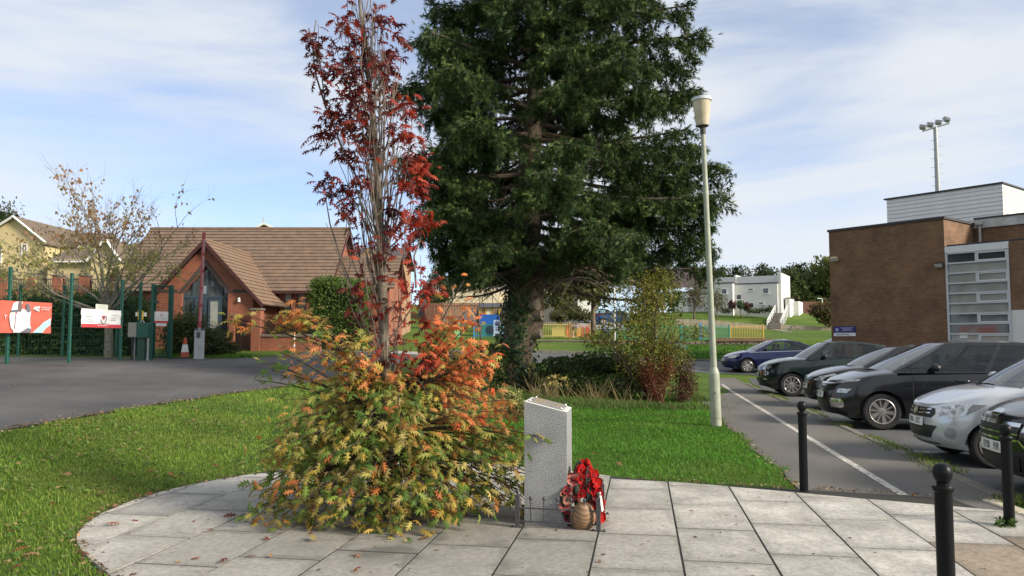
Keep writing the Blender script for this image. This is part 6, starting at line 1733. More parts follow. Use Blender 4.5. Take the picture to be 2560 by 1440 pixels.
    # greenhouse
    def gh(c, side, f, t):
        g = c.S['gh']; lerp = lambda a, b_: a + (b_ - a) * t
        Wd = lerp(g['Wb'], g['Wt']); xf, xr = lerp(g['xf0'], g['xf1']), lerp(g['xr0'], g['xr1']); bf, brr = lerp(.24, .13), lerp(.12, .08)
        xfc, xrc = xf + bf, xr - brr
        bul = math.sin(math.pi * min(1, t))
        if side in 'NF':
            x = xfc + (xrc - xfc) * f; xm, hh = (xfc + xrc) / 2, (xrc - xfc) / 2
            y = Wd * (1 - .05 * ((x - xm) / hh) ** 4) + .03 * bul
            if side == 'N': y = -y
        else:
            y = Wd * .95 * (2 * f - 1)
            k = (2 * f - 1) ** 2
            if side == 'W': x = xf + bf * k - .05 * bul * (1 - k)
            else: x = xr - brr * k + .05 * bul * (1 - k)
        z0 = g['zb0'] + (g['zb1'] - g['zb0']) * (x - g['xf0']) / (g['xr0'] - g['xf0'])
        zt = float(np.interp((x - g['xf1']) / (g['xr1'] - g['xf1']), [0, .25, .6, 1], [g['zt0'], g['zt0'] + .03, g['zt0'] + .025, g['zt1']]))
        return Vector((x, y, lerp(z0, zt)))
    def greenhouse(c, m, parent, name='cabin', shrink=1.0):
        """shell of pillars and roof; the window openings are left out"""
        win = c.S['win']; fw, fr_ = sorted(set(np.linspace(0, 1, 9)) | {.05, .95}), sorted(set(np.linspace(0, 1, 9)) | {.08, .92})
        fs_ = sorted(set(np.linspace(.04, .96, 20)) | {w[0] for w in win} | {w[1] for w in win}); ts = sorted({0, .3, .5, .7, .98, 1.0, .02, .955, .12, .86} | {w[2] for w in win} | {w[3] for w in win})
        cols = [('W', f) for f in fw] + [('F', f) for f in fs_] + [('R', f) for f in reversed(fr_)] + [('N', f) for f in reversed(fs_)]
        rings = [[c.gh(s_, f, t) for s_, f in cols] for t in ts]; nt = len(ts)
        def hole(i, k):
            (s0, f0), (s1, f1) = cols[k], cols[(k + 1) % len(cols)]
            if i >= nt - 1 or s0 != s1: return False
            f, t = (f0 + f1) / 2, (ts[i] + ts[i + 1]) / 2
            if s0 == 'W': return .05 < f < .95 and .02 < t < .955
            if s0 == 'R': return .08 < f < .92 and .12 < t < .86
            return any(w[0] < f < w[1] and w[2] < t < w[3] for w in win)
        top = rings[-1]; cen = sum(top, Vector()) / len(top); cr = c.S['gh'].get('crown', .05)
        for k in (.985, .95, .86, .7, .45, .2, .02):
            rings.append([Vector((cen.x + (p.x - cen.x) * k, cen.y + (p.y - cen.y) * k, p.z * (.35 + .65 * k) + (1 - k) * .65 * cen.z + cr * (1 - k * k))) for p in top])
        n = len(top); b = MB(); mid = Vector((cen.x, 0, cen.z - .35)); b.add([mid + (p - mid) * shrink for r in rings for p in r], [(i * n + k, i * n + (k + 1) % n, (i + 1) * n + (k + 1) % n, (i + 1) * n + k) for i in range(len(rings) - 1) for k in range(n) if not hole(i, k)] + [tuple(range((len(rings) - 1) * n, len(rings) * n))])
        return b.build(name, m, parent, smooth=60)
    def patch(c, name, poly, fn, m, parent, off=.006, cuts=3):
        bm = bmesh.new(); f = bm.faces.new([bm.verts.new((x, y, 0)) for x, y in poly]); bmesh.ops.triangulate(bm, faces=bm.faces[:])
        for _ in range(cuts): bmesh.ops.subdivide_edges(bm, edges=bm.edges[:], cuts=1, use_grid_fill=True)
        e = .004
        for v in bm.verts:
            x, y = v.co.x, v.co.y; p = fn(x, y); n = (fn(x + e, y) - fn(x - e, y)).cross(fn(x, y + e) - fn(x, y - e))
            if n.length < 1e-9: n = Vector((-1, 0, 0))
            n.normalize()
            cc = Vector((c.L * .5, 0, .75))
            if n.dot(p - cc) < 0: n = -n
            v.co = p + n * off
        bmesh.ops.recalc_face_normals(bm, faces=bm.faces)
        me = bpy.data.meshes.new(name); bm.to_mesh(me); bm.free(); me.materials.append(m); me.polygons.foreach_set('use_smooth', [True] * len(me.polygons))
        ctr = sum((v.co for v in me.vertices), Vector()) / len(me.vertices)
        if len(me.polygons) and me.polygons[0].normal.dot(ctr - Vector((c.L * .5, 0, .75))) < 0: me.flip_normals()
        return obj(name, me, parent)
    def decal(c, name, poly, m, parent, off=.006, mirror=False, cuts=3):
        o = c.patch(name, poly, c.at, m, parent, off, cuts)
        if mirror: c.patch(name, [(-s, z) for s, z in poly], c.at, m, parent, off, cuts)
        return o
def wheel_meshes(Rw, spokes, style):
    b = MB(); w = .105
    prof = [(Rw * .66, -w * .8), (Rw * .80, -w), (Rw * .93, -w * .95), (Rw * .99, -w * .7), (Rw, 0), (Rw * .99, w * .7), (Rw * .93, w * .95), (Rw * .80, w), (Rw * .66, w * .8)]
    b.lathe(prof, 28, M=Matrix.Rotation(R(90), 4, 'X')); ty = b.mesh('wheel', M_TYRE, 40)
    b = MB(); rr = Rw * .69
    # barrel and dark back, then outer lip, hub, spokes (outer face towards -y)
    Mx = Matrix.Rotation(R(90), 4, 'X')
    b.lathe([(.02, .03), (rr * .93, .03), (rr * .94, .035)], 28, m=1, M=Mx)
    for (r0, r1, z0, z1) in ((rr * .90, rr, .085, .10),):
        n = 32; vs, fs = [], []
        for r, z in ((r1, z0 - .05), (r1, z1), (r1 * .965, z1 + .004), (r0, z0), (r0, z0 - .05)):
            for k in range(n): a = 2 * math.pi * k / n; vs.append(Mx @ Vector((r * math.cos(a), r * math.sin(a), z)))
        for i in range(4):
            for k in range(n): fs.append((i * n + k, i * n + (k + 1) % n, (i + 1) * n + (k + 1) % n, (i + 1) * n + k))
        b.add(vs, fs, 0)
    b.lathe([(.075, .04), (.07, .085), (.03, .092), (.005, .092)], 14, m=0, M=Mx)
    for k in range(spokes):
        a = 2 * math.pi * k / spokes + .2; wd0, wd1 = (.030, .045) if style == 'wide' else ((.016, .028) if style == 'thin' else ((.022, .040) if k % 2 else (.012, .014)))
        if style == 'five': wd0, wd1 = .05, .075
        Ma = Mx @ Matrix.Rotation(a, 4, 'Z')
        vs = [Ma @ Vector(p) for p in ((.05, -wd0, .085), (.05, wd0, .085), (rr * .93, wd1, .09), (rr * .93, -wd1, .09), (.05, -wd0, .04), (.05, wd0, .04), (rr * .93, wd1, .05), (rr * .93, -wd1, .05))]
        b.add(vs, [(0, 1, 2, 3), (4, 7, 6, 5), (0, 4, 5, 1), (1, 5, 6, 2), (2, 6, 7, 3), (3, 7, 4, 0)], 0)
    rim = b.mesh('rim', [M_ALLOY, M_PLAS], 35)
    return ty, rim
def make_car(S, label, loc, rz, group='cars parked nose-in along the footpath', simple=False):
    c = Car(S); t = thing('car', label, 'car', loc, rz, group)
    paint = car_paint(S['pname'], S['col'], S.get('metal', .35))
    body = c.body(paint, t)
    c.greenhouse(paint, t); c.greenhouse(M_LINING, t, 'cabin_lining', .972)
    g = S['gh']; xi, wb_ = g['xf0'], g['Wb'] - .14
    b = MB(); b.bbox(xi + .34, xi + .78, -wb_, wb_, .6, g['zb0'] + .01, .05); b.build('dashboard', M_PLAS, t, smooth=40)
    b = MB(); b.tube([Vector((xi + .86 + .06 * math.sin(a), .36 + .17 * math.cos(a), g['zb0'] + .0 + .17 * math.sin(a))) for a in np.linspace(0, 6.283, 17)], .014, 5, caps=False); b.build('steering_wheel', M_PLAS, t)
    for (xo, ys_) in ((1.30, (-.36, .36)), (2.12, (-.42, 0, .42))):
        if xi + xo > g['xr0'] - .5: continue
        for y in ys_:
            b = MB(); w_ = .24 if xo < 2 else .2; b.bbox(xi + xo, xi + xo + .13, y - w_, y + w_, .5, g['zb0'] + .13, .05); b.bbox(xi + xo + .03, xi + xo + .12, y - .13, y + .13, g['zb0'] + .16, g['zb0'] + .33, .04); b.build('seat', M_SEAT, t, smooth=40)
    # underside, arch liners
    b = MB(); b.box(.35, c.L - .3, -c.W + .16, c.W - .16, .20, .62); b.build('underbody', M_PLAS, t)
    for xc in (S['fo'], S['fo'] + S['wb']):
        b = MB(); n = 20; ra = S['R'] + .050
        for sd in (-1, 1):
            vs, fs = [], []
            for k in range(n + 1):
                a = math.pi * k / n
                for y in (c.W * .93, c.W - .34): vs.append((xc + ra * math.cos(a), sd * y, S['R'] + ra * math.sin(a)))
            for k in range(n): fs.append((2 * k, 2 * k + 1, 2 * k + 3, 2 * k + 2))
            b.add(vs, fs)
        b.build('arch_liner', M_PLAS, t)
    ty, rim = wheel_meshes(S['R'], *S.get('wheel', (10, 'mixed')))
    for xc in (S['fo'], S['fo'] + S['wb']):
        for sd in (-1, 1):
            w = obj('wheel', ty, t, (xc, sd * (c.W - .135), S['R']), (0, random.uniform(0, 1), 0)); r = obj('rim', rim, w)
            if sd > 0: r.rotation_euler = (0, 0, math.pi)
    # glass
    for wi, (f0, f1, t0, t1) in enumerate(S['win']):
        for sd in 'NF':
            sl = S.get('sl', .0)
            c.patch('side_window', [(f0, t0), (f1, t0), (f1, t1), (f0, t1)], lambda f, tt, s=sd: c.gh(s, f, tt), M_CGLASS2 if wi < (2 if len(S['win']) > 3 else 1) or S['pname'][0] == 'd' else M_CGLASS, t, .003)
    c.patch('windscreen', [(.05, .02), (.95, .02), (.95, .955), (.05, .955)], lambda f, tt: c.gh('W', f, tt), M_WSCR, t, .003)
    c.patch('rear_window', [(.08, .12), (.92, .12), (.92, .86), (.08, .86)], lambda f, tt: c.gh('R', f, tt), M_CGLASS, t, .003)
    # mirrors
    mf = S.get('mirror', .10)
    for sd, k in (('N', -1), ('F', 1)):
        p = c.gh(sd, mf, .05); M = Matrix.Translation(p + Vector((.02, k * .13, .075))) @ Matrix.Diagonal((.075, .105, .068, 1))
        b = MB(); b.lathe([(.05, -1), (.55, -.85), (.9, -.45), (1, 0), (.9, .5), (.5, .88), (.05, 1)], 12, M=M); b.tube([p + Vector((.02, 0, .0)), p + Vector((.02, k * .10, .06))], .022, 6)
        b.build('door_mirror', S.get('mirror_mat', M_PLAS), t, smooth=60)
    if simple: return t
    # door seams and handles
    s_of = lambda x: float(np.interp(x, c.xs, c.sa))
    for x in S['seams']:
        s = s_of(x); zt = c.belt(x) - .01
        c.decal('door_seam', [(-s, .30), (-s - .012, .30), (-s - .012, zt), (-s, zt)], M_PLAS, t, .0025, True, 2)
    s0, s1 = s_of(S['fo'] + S['R'] + .08), s_of(S['fo'] + S['wb'] - S['R'] - .08)
    c.decal('sill_trim', [(-s0, c.zl + .01), (-s1, c.zl + .01), (-s1, c.zl + .09), (-s0, c.zl + .09)], S.get('sill_mat', M_PLAS), t, .006, True, 3)
    for x in S['handles']:
        p = c.pt(x, S['hz'], -1); 
        for k in (-1, 1):
            b = MB(); b.tube([(p.x - .10, k * (abs(p.y) + .012), p.z), (p.x - .06, k * (abs(p.y) + .03), p.z), (p.x + .08, k * (abs(p.y) + .03), p.z), (p.x + .11, k * (abs(p.y) + .012), p.z)], .014, 6); b.build('door_handle', S.get('handle_mat', paint), t, smooth=60)
    # wipers
    for (f0, f1) in ((.30, .62), (.62, .93)):
        b = MB(); pts = [c.gh('W', f0 + (f1 - f0) * k / 5, .045 + .02 * math.sin(k)) + Vector((-.03, 0, .02)) for k in range(6)]; b.tube(pts, .011, 5); b.build('wiper', M_PLAS, t)
    for (nm, poly, m, off, mir) in S['decals']: c.decal(nm, poly, m, t, off, mir)
    # plate
    if S.get('plate'):
        z0 = S['pz']; s = S.get('ps', .26)
        pl = c.decal('number_plate', [(-s, z0 - .056), (s, z0 - .056), (s, z0 + .056), (-s, z0 + .056)], M_PLATE, t, .022)
        me = text_mesh(S['plate'], .105, M_INK, wscale=.82)
        for v in me.vertices:
            # letters wrap on the same surface; text reads from the front, so it runs from +y to -y
            sx_, zz = -v.co.x, v.co.y + z0; p = c.at(sx_, zz); e = .004
            n = (c.at(sx_ + e, zz) - c.at(sx_ - e, zz)).cross(c.at(sx_, zz + e) - c.at(sx_, zz - e)).normalized()
            if n.x > 0: n = -n
            v.co = p + n * (.0245 + v.co.z * .2)
        obj('lettering', me, pl)
    return t

RZ = -R(9.5)
def nose_at(u, v, d):
    p = P(u, v, d); return p
# people carrier
MPV = dict(L=4.60, W=1.83, R=.335, fo=.90, wb=2.84, zl=.22, pname='black car paint', col=(.008, .008, .011), metal=.2, wheel=(10, 'mixed'), lf=.95, pf=2.3,
    belt=[(0, .74), (.25, .86), (.8, .96), (1.4, 1.00), (3, 1.04), (4.6, 1.06)], hood=[(0, .78), (.2, .92), (.6, 1.02), (1.1, 1.10), (1.5, 1.12), (4.6, 1.10)],
    nose=[(.2, .14), (.32, .03), (.5, .0), (.7, .03), (.85, .12), (1.0, .30)],
    gh=dict(xf0=.88, xf1=1.98, xr0=4.50, xr1=4.10, Wb=.865, Wt=.63, zb0=1.03, zb1=1.06, zt0=1.57, zt1=1.52, crown=.055),
    win=[(.02, .185, .06, .74), (.20, .46, .05, .90), (.49, .78, .06, .90), (.80, .95, .10, .88)], mirror=.19, seams=[1.42, 2.42, 3.45], handles=[2.25, 3.30], hz=.90,
    decals=[('headlight', [(.25, .835), (.62, .835), (.98, .875), (1.06, .91), (.90, .905), (.25, .865)], M_CHROME, .010, True), ('headlight', [(.26, .842), (.62, .842), (.95, .878), (1.0, .90), (.9, .898), (.26, .858)], M_LAMPD, .013, True), ('light_strip', [(.55, .845), (.90, .873), (.90, .886), (.55, .856)], M_LAMP, .016, True), ('fog_light', [(.62, .655), (.84, .655), (.92, .735), (.66, .73)], M_LAMP, .010, True),
            ('grille', [(-.55, .70), (.55, .70), (.55, .76), (-.55, .76)], M_GRIL, .008, False), ('chrome_trim', [(-.22, .80), (.22, .80), (.22, .83), (-.22, .83)], M_CHROME, .012, False), ('air_intake', [(-.42, .33), (.42, .33), (.50, .52), (-.50, .52)], M_GRIL, .008, False),
            ('chrome_trim', [(.48, .545), (.72, .545), (.78, .51), (.79, .42), (.75, .385), (.48, .385), (.48, .40), (.735, .40), (.765, .43), (.755, .50), (.71, .53), (.48, .53)], M_CHROME, .012, True), ('fog_surround', [(.485, .405), (.73, .405), (.755, .44), (.745, .495), (.70, .525), (.485, .525)], M_GRIL, .009, True)],
    plate='MJ67 VLH', pz=.60)
p = P(2204, 1072, 14.25); car_o = Vector((p.x, p.y, HT(p.x, p.y) + .006))
def car_origin(u, d, fo, W):
    """ground point below the nose when the near front wheel shows at column u and distance d"""
    x = K(u, 1040) * d; w = Vector((x, d, 0)); o = w - EX * fo + EY * (W / 2 - .1)
    o.z = HT(w.x, w.y) + .008; return o
make_car(MPV, 'black people carrier with bright alloy wheels, third from the blue car', car_origin(2204, 14.25, .90, 1.83), RZ)
SILV = dict(L=3.60, W=1.60, R=.285, fo=.70, wb=2.42, zl=.20, pname='silver car paint', col=(.56, .58, .61), metal=.45, wheel=(5, 'five'), lf=.80, pf=2.5, chin=.03,
    belt=[(0, .72), (.25, .82), (.7, .92), (1.2, .97), (2.4, 1.02), (3.6, 1.05)], hood=[(0, .75), (.18, .86), (.5, .96), (.9, 1.02), (1.3, 1.05), (3.6, 1.08)],
    nose=[(.2, .13), (.3, .03), (.42, .0), (.62, .02), (.8, .07), (1.0, .28)],
    gh=dict(xf0=.86, xf1=1.66, xr0=3.52, xr1=3.15, Wb=.755, Wt=.57, zb0=.99, zb1=1.05, zt0=1.46, zt1=1.42, crown=.05),
    win=[(.04, .46, .06, .9), (.49, .80, .06, .9), (.82, .94, .12, .85)], mirror=.10, mirror_mat=car_paint('silver car paint', (.56, .58, .61), .45), seams=[1.22, 2.15], handles=[1.98, 2.85], hz=.86,
    decals=[('grille', [(-.40, .60), (.40, .60), (.46, .655), (.44, .725), (-.44, .725), (-.46, .655)], M_GRIL, .008, False), ('chrome_trim', [(.10, .685), (.40, .70), (.40, .715), (.10, .70)], M_CHROME, .014, True), ('chrome_trim', [(.08, .635), (.38, .65), (.38, .665), (.08, .65)], M_CHROME, .014, True), ('badge', [(-.05, .66), (0, .62), (.05, .66), (.04, .69), (0, .72), (-.04, .69)], M_CHROME, .018, False),
            ('headlight', [(.46, .625), (.62, .61), (.86, .66), (1.08, .80), (.80, .795), (.52, .745)], M_LAMP, .010, True), ('lamp_housing', [(.86, .66), (1.10, .80), (.93, .80), (.88, .74)], M_LAMPD, .013, True),
            ('air_intake', [(-.38, .335), (.38, .335), (.50, .50), (-.50, .50)], M_GRIL, .008, False), ('fog_recess', [(.68 + .075 * math.cos(a), .42 + .075 * math.sin(a)) for a in np.linspace(0, 6.0, 14)], mat('silver recess', (.33, .34, .36), .35, metal=.6), .004, True), ('bumper_lip', [(-.5, .265), (.5, .265), (.82, .30), (.82, .315), (.5, .285), (-.5, .285)], M_CHROME, .012, False)],
    plate='DP16 UZC', pz=.535)
make_car(SILV, 'silver hatchback showing its front plate, second nearest of the parked row', car_origin(2482, 9.95, .70, 1.60), RZ)
FIAT = dict(L=4.25, W=1.80, R=.34, fo=.85, wb=2.57, zl=.24, pname='dark green car paint', col=(.012, .024, .022), metal=.3, wheel=(10, 'thin'), lf=.85, pf=2.3,
    belt=[(0, .80), (.2, .90), (.6, .99), (1.2, 1.04), (2.5, 1.08), (4.25, 1.10)], hood=[(0, .86), (.18, .99), (.5, 1.07), (1.0, 1.12), (1.4, 1.13), (4.25, 1.13)],
    nose=[(.2, .15), (.32, .04), (.5, .0), (.75, .03), (.95, .13), (1.1, .3)],
    gh=dict(xf0=1.02, xf1=1.80, xr0=4.15, xr1=3.55, Wb=.85, Wt=.63, zb0=1.06, zb1=1.10, zt0=1.55, zt1=1.47, crown=.05),
    win=[(.06, .15, .06, .6), (.165, .47, .05, .9), (.50, .80, .06, .9), (.82, .93, .15, .8)], mirror=.16, seams=[1.42, 2.40], handles=[2.22, 3.15], hz=.93, sill_mat=M_PLAS,
    decals=[('headlight', [(.66 + .20 * math.cos(a) + .03 * math.sin(a), .845 + .085 * math.sin(a) + .03 * math.cos(a)) for a in np.linspace(0, 6.0, 16)], M_CHROME, .010, True), ('headlight', [(.65 + .15 * math.cos(a), .843 + .065 * math.sin(a)) for a in np.linspace(0, 6.0, 16)], M_LAMP, .014, True), ('fog_light', [(.60 + .13 * math.cos(a), .66 + .06 * math.sin(a)) for a in np.linspace(0, 6.0, 14)], M_CHROME, .010, True), ('fog_light', [(.60 + .09 * math.cos(a), .66 + .045 * math.sin(a)) for a in np.linspace(0, 6.0, 14)], M_LAMPD, .013, True),
            ('chrome_trim', [(-.22, .80), (.22, .80), (.25, .86), (-.25, .86)], M_CHROME, .012, False), ('air_intake', [(-.42, .38), (.42, .38), (.46, .50), (-.46, .50)], M_GRIL, .008, False), ('skid_plate', [(-.45, .285), (.45, .285), (.5, .315), (-.5, .315)], M_CHROME, .010, False), ('daytime_lamp', [(.52, .475), (.68, .475), (.68, .51), (.52, .51)], M_LAMP, .010, True)],
    plate='CP66 XJD', pz=.60)
make_car(FIAT, 'dark green crossover with round headlights parked beside the blue car', car_origin(1981, 22.6, .85, 1.80), RZ)
YAR = dict(L=3.90, W=1.70, R=.305, fo=.80, wb=2.46, zl=.20, pname='charcoal car paint', col=(.022, .022, .026), metal=.4, wheel=(10, 'wide'), lf=.85, pf=2.3,
    belt=[(0, .72), (.25, .84), (.8, .94), (1.4, .99), (3.9, 1.06)], hood=[(0, .76), (.2, .90), (.6, 1.0), (1.1, 1.07), (1.5, 1.08), (3.9, 1.08)],
    nose=[(.2, .13), (.32, .03), (.5, .0), (.7, .03), (.85, .12), (1.0, .30)],
    gh=dict(xf0=.92, xf1=1.85, xr0=3.80, xr1=3.35, Wb=.80, Wt=.60, zb0=1.0, zb1=1.06, zt0=1.47, zt1=1.43, crown=.05),
    win=[(.03, .14, .06, .6), (.155, .47, .05, .9), (.50, .80, .06, .9), (.82, .93, .15, .8)], mirror=.14, seams=[1.32, 2.28], handles=[2.1, 3.0], hz=.88,
    decals=[('headlight', [(.45, .70), (.72, .70), (1.08, .84), (.98, .87), (.62, .80)], M_LAMP, .010, True), ('badge_bar', [(-.25, .76), (.25, .76), (.28, .80), (-.28, .80)], M_CHROME, .012, False), ('grille', [(-.40, .68), (.40, .68), (.42, .72), (-.42, .72)], M_GRIL, .008, False), ('air_intake', [(-.42, .34), (.42, .34), (.45, .48), (-.45, .48)], M_GRIL, .008, False), ('chrome_trim', [(-.45, .315), (.45, .315), (.45, .33), (-.45, .33)], M_CHROME, .012, False), ('fog_light', [(.66 + .05 * math.cos(a), .44 + .05 * math.sin(a)) for a in np.linspace(0, 6.0, 12)], M_LAMP, .012, True)],
    plate='CV59 AEY', pz=.56)
make_car(YAR, 'charcoal hatchback mostly hidden behind the black people carrier', car_origin(2120, 18.1, .80, 1.70), RZ)
FORD = dict(L=4.30, W=1.82, R=.33, fo=.88, wb=2.65, zl=.21, pname='black car paint', col=(.008, .008, .011), metal=.2, wheel=(10, 'mixed'), lf=.85, pf=2.5,
    belt=[(0, .76), (.25, .86), (.8, .96), (1.4, 1.0), (4.3, 1.05)], hood=[(0, .84), (.2, .96), (.6, 1.03), (1.1, 1.09), (1.5, 1.10), (4.3, 1.08)],
    nose=[(.2, .13), (.32, .03), (.5, .0), (.7, .01), (.85, .06), (1.0, .26)],
    gh=dict(xf0=1.10, xf1=1.95, xr0=4.2, xr1=3.6, Wb=.855, Wt=.63, zb0=1.03, zb1=1.06, zt0=1.55, zt1=1.48, crown=.05),
    win=[(.04, .15, .06, .6), (.165, .47, .05, .9), (.50, .80, .06, .9), (.82, .93, .15, .8)], mirror=.15, seams=[1.42, 2.4], handles=[2.2, 3.2], hz=.9,
    decals=[('grille', [(-.42, .60), (.42, .60), (.46, .76), (-.46, .76)], M_GRIL, .008, False), ('chrome_trim', [(-.46, .745), (.46, .745), (.47, .785), (-.47, .785)], M_CHROME, .014, False), ('chrome_trim', [(-.43, .60), (.43, .60), (.43, .62), (-.43, .62)], M_CHROME, .014, False), ('chrome_trim', [(-.44, .665), (.44, .665), (.44, .68), (-.44, .68)], M_CHROME, .012, False), ('badge', [(.10 * math.cos(a), .86 + .035 * math.sin(a)) for a in np.linspace(0, 6.0, 14)], M_CHROME, .016, False), ('headlight', [(.48, .70), (.80, .70), (1.05, .84), (.9, .86), (.52, .79)], M_LAMP, .010, True), ('air_intake', [(-.42, .30), (.42, .30), (.45, .44), (-.45, .44)], M_GRIL, .008, False), ('chrome_trim', [(.43, .62), (.46, .62), (.62, .48), (.60, .47)], M_CHROME, .013, True)],
    plate='KP18 FNR', pz=.52)
make_car(FORD, 'black car with chrome grille cut off by the right edge of the view', car_origin(2830, 7.3, .88, 1.82), RZ)
BLUE = dict(L=4.36, W=1.82, R=.325, fo=.90, wb=2.65, zl=.20, pname='deep blue car paint', col=(.004, .009, .075), metal=.3, wheel=(10, 'mixed'), lf=.9, pf=2.2,
    belt=[(0, .66), (.25, .78), (.8, .89), (1.4, .94), (4.36, 1.03)], hood=[(0, .70), (.2, .84), (.6, .94), (1.1, 1.0), (1.5, 1.02), (4.36, 1.05)],
    nose=[(.2, .13), (.32, .03), (.5, .0), (.7, .05), (.85, .16), (1.0, .32)],
    gh=dict(xf0=1.02, xf1=2.05, xr0=4.28, xr1=3.35, Wb=.855, Wt=.62, zb0=.95, zb1=1.03, zt0=1.42, zt1=1.37, crown=.05),
    win=[(.05, .42, .08, .9), (.45, .70, .08, .9), (.72, .90, .12, .82)], mirror=.13, seams=[1.42, 2.45], handles=[2.25, 3.2], hz=.84,
    decals=[('headlight', [(.48, .66), (.80, .66), (1.12, .78), (1.0, .82), (.60, .76)], M_LAMP, .010, True), ('grille', [(-.42, .34), (.42, .34), (.5, .54), (-.5, .54)], M_GRIL, .008, False), ('window_trim', [(1.5, .905), (3.9, .985), (3.9, 1.0), (1.5, .922)], M_CHROME, .008, True)],
    plate='FY14 BKO', pz=.58)
p = car_origin(1866, 34.0, .90, 1.82)
make_car(BLUE, 'deep blue hatchback at the far end of the parked row', p, R(-2))
WHT = dict(BLUE, pname='white car paint', col=(.72, .73, .74), metal=0.0, plate=None)
make_car(WHT, 'white car almost hidden behind the dark green crossover', car_origin(2040, 37.2, .9, 1.82), R(-3), 'cars parked by the brick building', True)
# small far cars above the playground
FARC = dict(YAR, pname='dark red car paint', col=(.05, .012, .014), plate=None); x = P(1448, 775, 89); make_car(FARC, 'dark far car left of the tree trunk above the playground', (x.x, x.y, HT(x.x, x.y) + .03), 0, 'cars in the far car park', True)
FARB = dict(YAR, pname='mid blue car paint', col=(.03, .09, .25), plate=None); x = P(1487, 775, 88); make_car(FARB, 'blue far car right of the tree trunk above the playground', (x.x, x.y, HT(x.x, x.y) + .03), 0, 'cars in the far car park', True)
# ------------------------------------------------------------------ street furniture, memorial, fences, play area, people
M_BOLL = mat('black bollard paint', (.008, .009, .010), .38, ior=1.25, var=.3, scale=30, bump=.05)
def bollard_mesh():
    b = MB(); r = .043
    b.lathe([(r + .012, -.05), (r + .012, .0), (r, .012), (r, .80), (r + .003, .802), (r + .009, .812), (r + .010, .825), (r + .006, .835), (.031, .838), (.030, .850), (.036, .858), (.043, .872), (.0478, .892), (.0478, .906), (.043, .926), (.034, .941), (.02, .950), (.004, .953)], 28)
    return b.mesh('bollard', M_BOLL, 40)
_bm = bollard_mesh()
for (u, v, lab) in ((2010, 1228, 'black ball-topped bollard where the footpath meets the paving'), (2347, 1480, 'black ball-topped bollard nearest the camera, cut off by the bottom edge'), (2524, 1315, 'black ball-topped bollard in front of the black car at the right edge')):
    g = Vector((2.25, 4.1, 0)) if v > 1440 else G(u, v, .02); o = obj('bollard', _bm, None, (g.x, g.y, .02)); sc = .905 if v == 1315 else .985
    o.scale = (1, 1, sc); tag(o, lab, 'bollard', 'bollards along the paving edge')
# weed at the foot of one bollard
g = G(2524, 1315, .02)
bush('weed', 'small leafy weed at the foot of the right bollard', 'weed', [((g.x - .05, g.y - .03, .05), (.08, .06, .03))], 50, .045, [(.10, .17, .04), (.08, .14, .03)], seed=61, shell=.2)

# lamp post
def lamp_post():
    g = G(1791, 1066, .0); t = thing('lamp_post', 'pale green lamp post with tapered lantern on the lawn beside the path', 'lamp post', (g.x, g.y, HT(g.x, g.y)))
    M_GP = mat('pale green column paint', (.34, .37, .29), .55, var=.25, scale=5, bump=.1, col2=(.25, .26, .20))
    top = P(1757, 318, g.y) - g; top.y = 0
    zt = top.z; lean = top.x / zt
    at = lambda z: (lean * z, 0, z)
    b = MB(); b.tube([at(-.1), at(.98)], .098, 20); b.tube([at(.98), at(1.03), at(1.09)], [.098, .085, .062], 20); b.build('base', M_GP, t, smooth=40)
    b = MB(); b.tube([at(1.085), at(zt * .6), at(zt - .02)], [.060, .052, .044], 16); b.build('column', M_GP, t, smooth=40)
    b = MB(); b.box(.06, .1, -.1, -.097, .3, .8); 
    d = MB(); d.tube([(lean * .2, -.1, .2), (lean * .2, -.105, .2)], .0, 4)
    ax = Vector((lean, 0, 1)).normalized(); M = Matrix.Translation(at(zt)) @ Vector((0, 0, 1)).rotation_difference(ax).to_matrix().to_4x4()
    b = MB(); b.lathe([(.050, -.14), (.055, -.02), (.075, .0), (.11, .015), (.115, .03)], 20, M=M); b.build('collar', mat('dark lamp collar', (.05, .045, .045), .6), t, smooth=40)
    b = MB(); b.lathe([(.110, .03), (.125, .10), (.155, .35), (.172, .50)], 24, M=M); b.build('lantern', mat('milky yellowed lantern', (.56, .50, .36), .35, var=.35, scale=5, col2=(.42, .36, .25)), t, smooth=40)
    b = MB(); b.lathe([(.176, .495), (.190, .505), (.192, .545), (.182, .565), (.12, .585), (.01, .59)], 24, M=M); b.build('cap', mat('lantern cap', (.48, .50, .52), .5), t, smooth=40)
    b = MB(); b.tube([(lean * .62 - .02, -.099, .62), (lean * .62 - .02, -.104, .62)], .012, 8); b.build('door_lock', M_BLACK, t)
    b = MB(); b.lathe([(.1, .0), (.1005, .006)], 20, (lean * .16, 0, .155)); b.build('band', mat('dark seam', (.1, .1, .09), .8), t)
lamp_post()

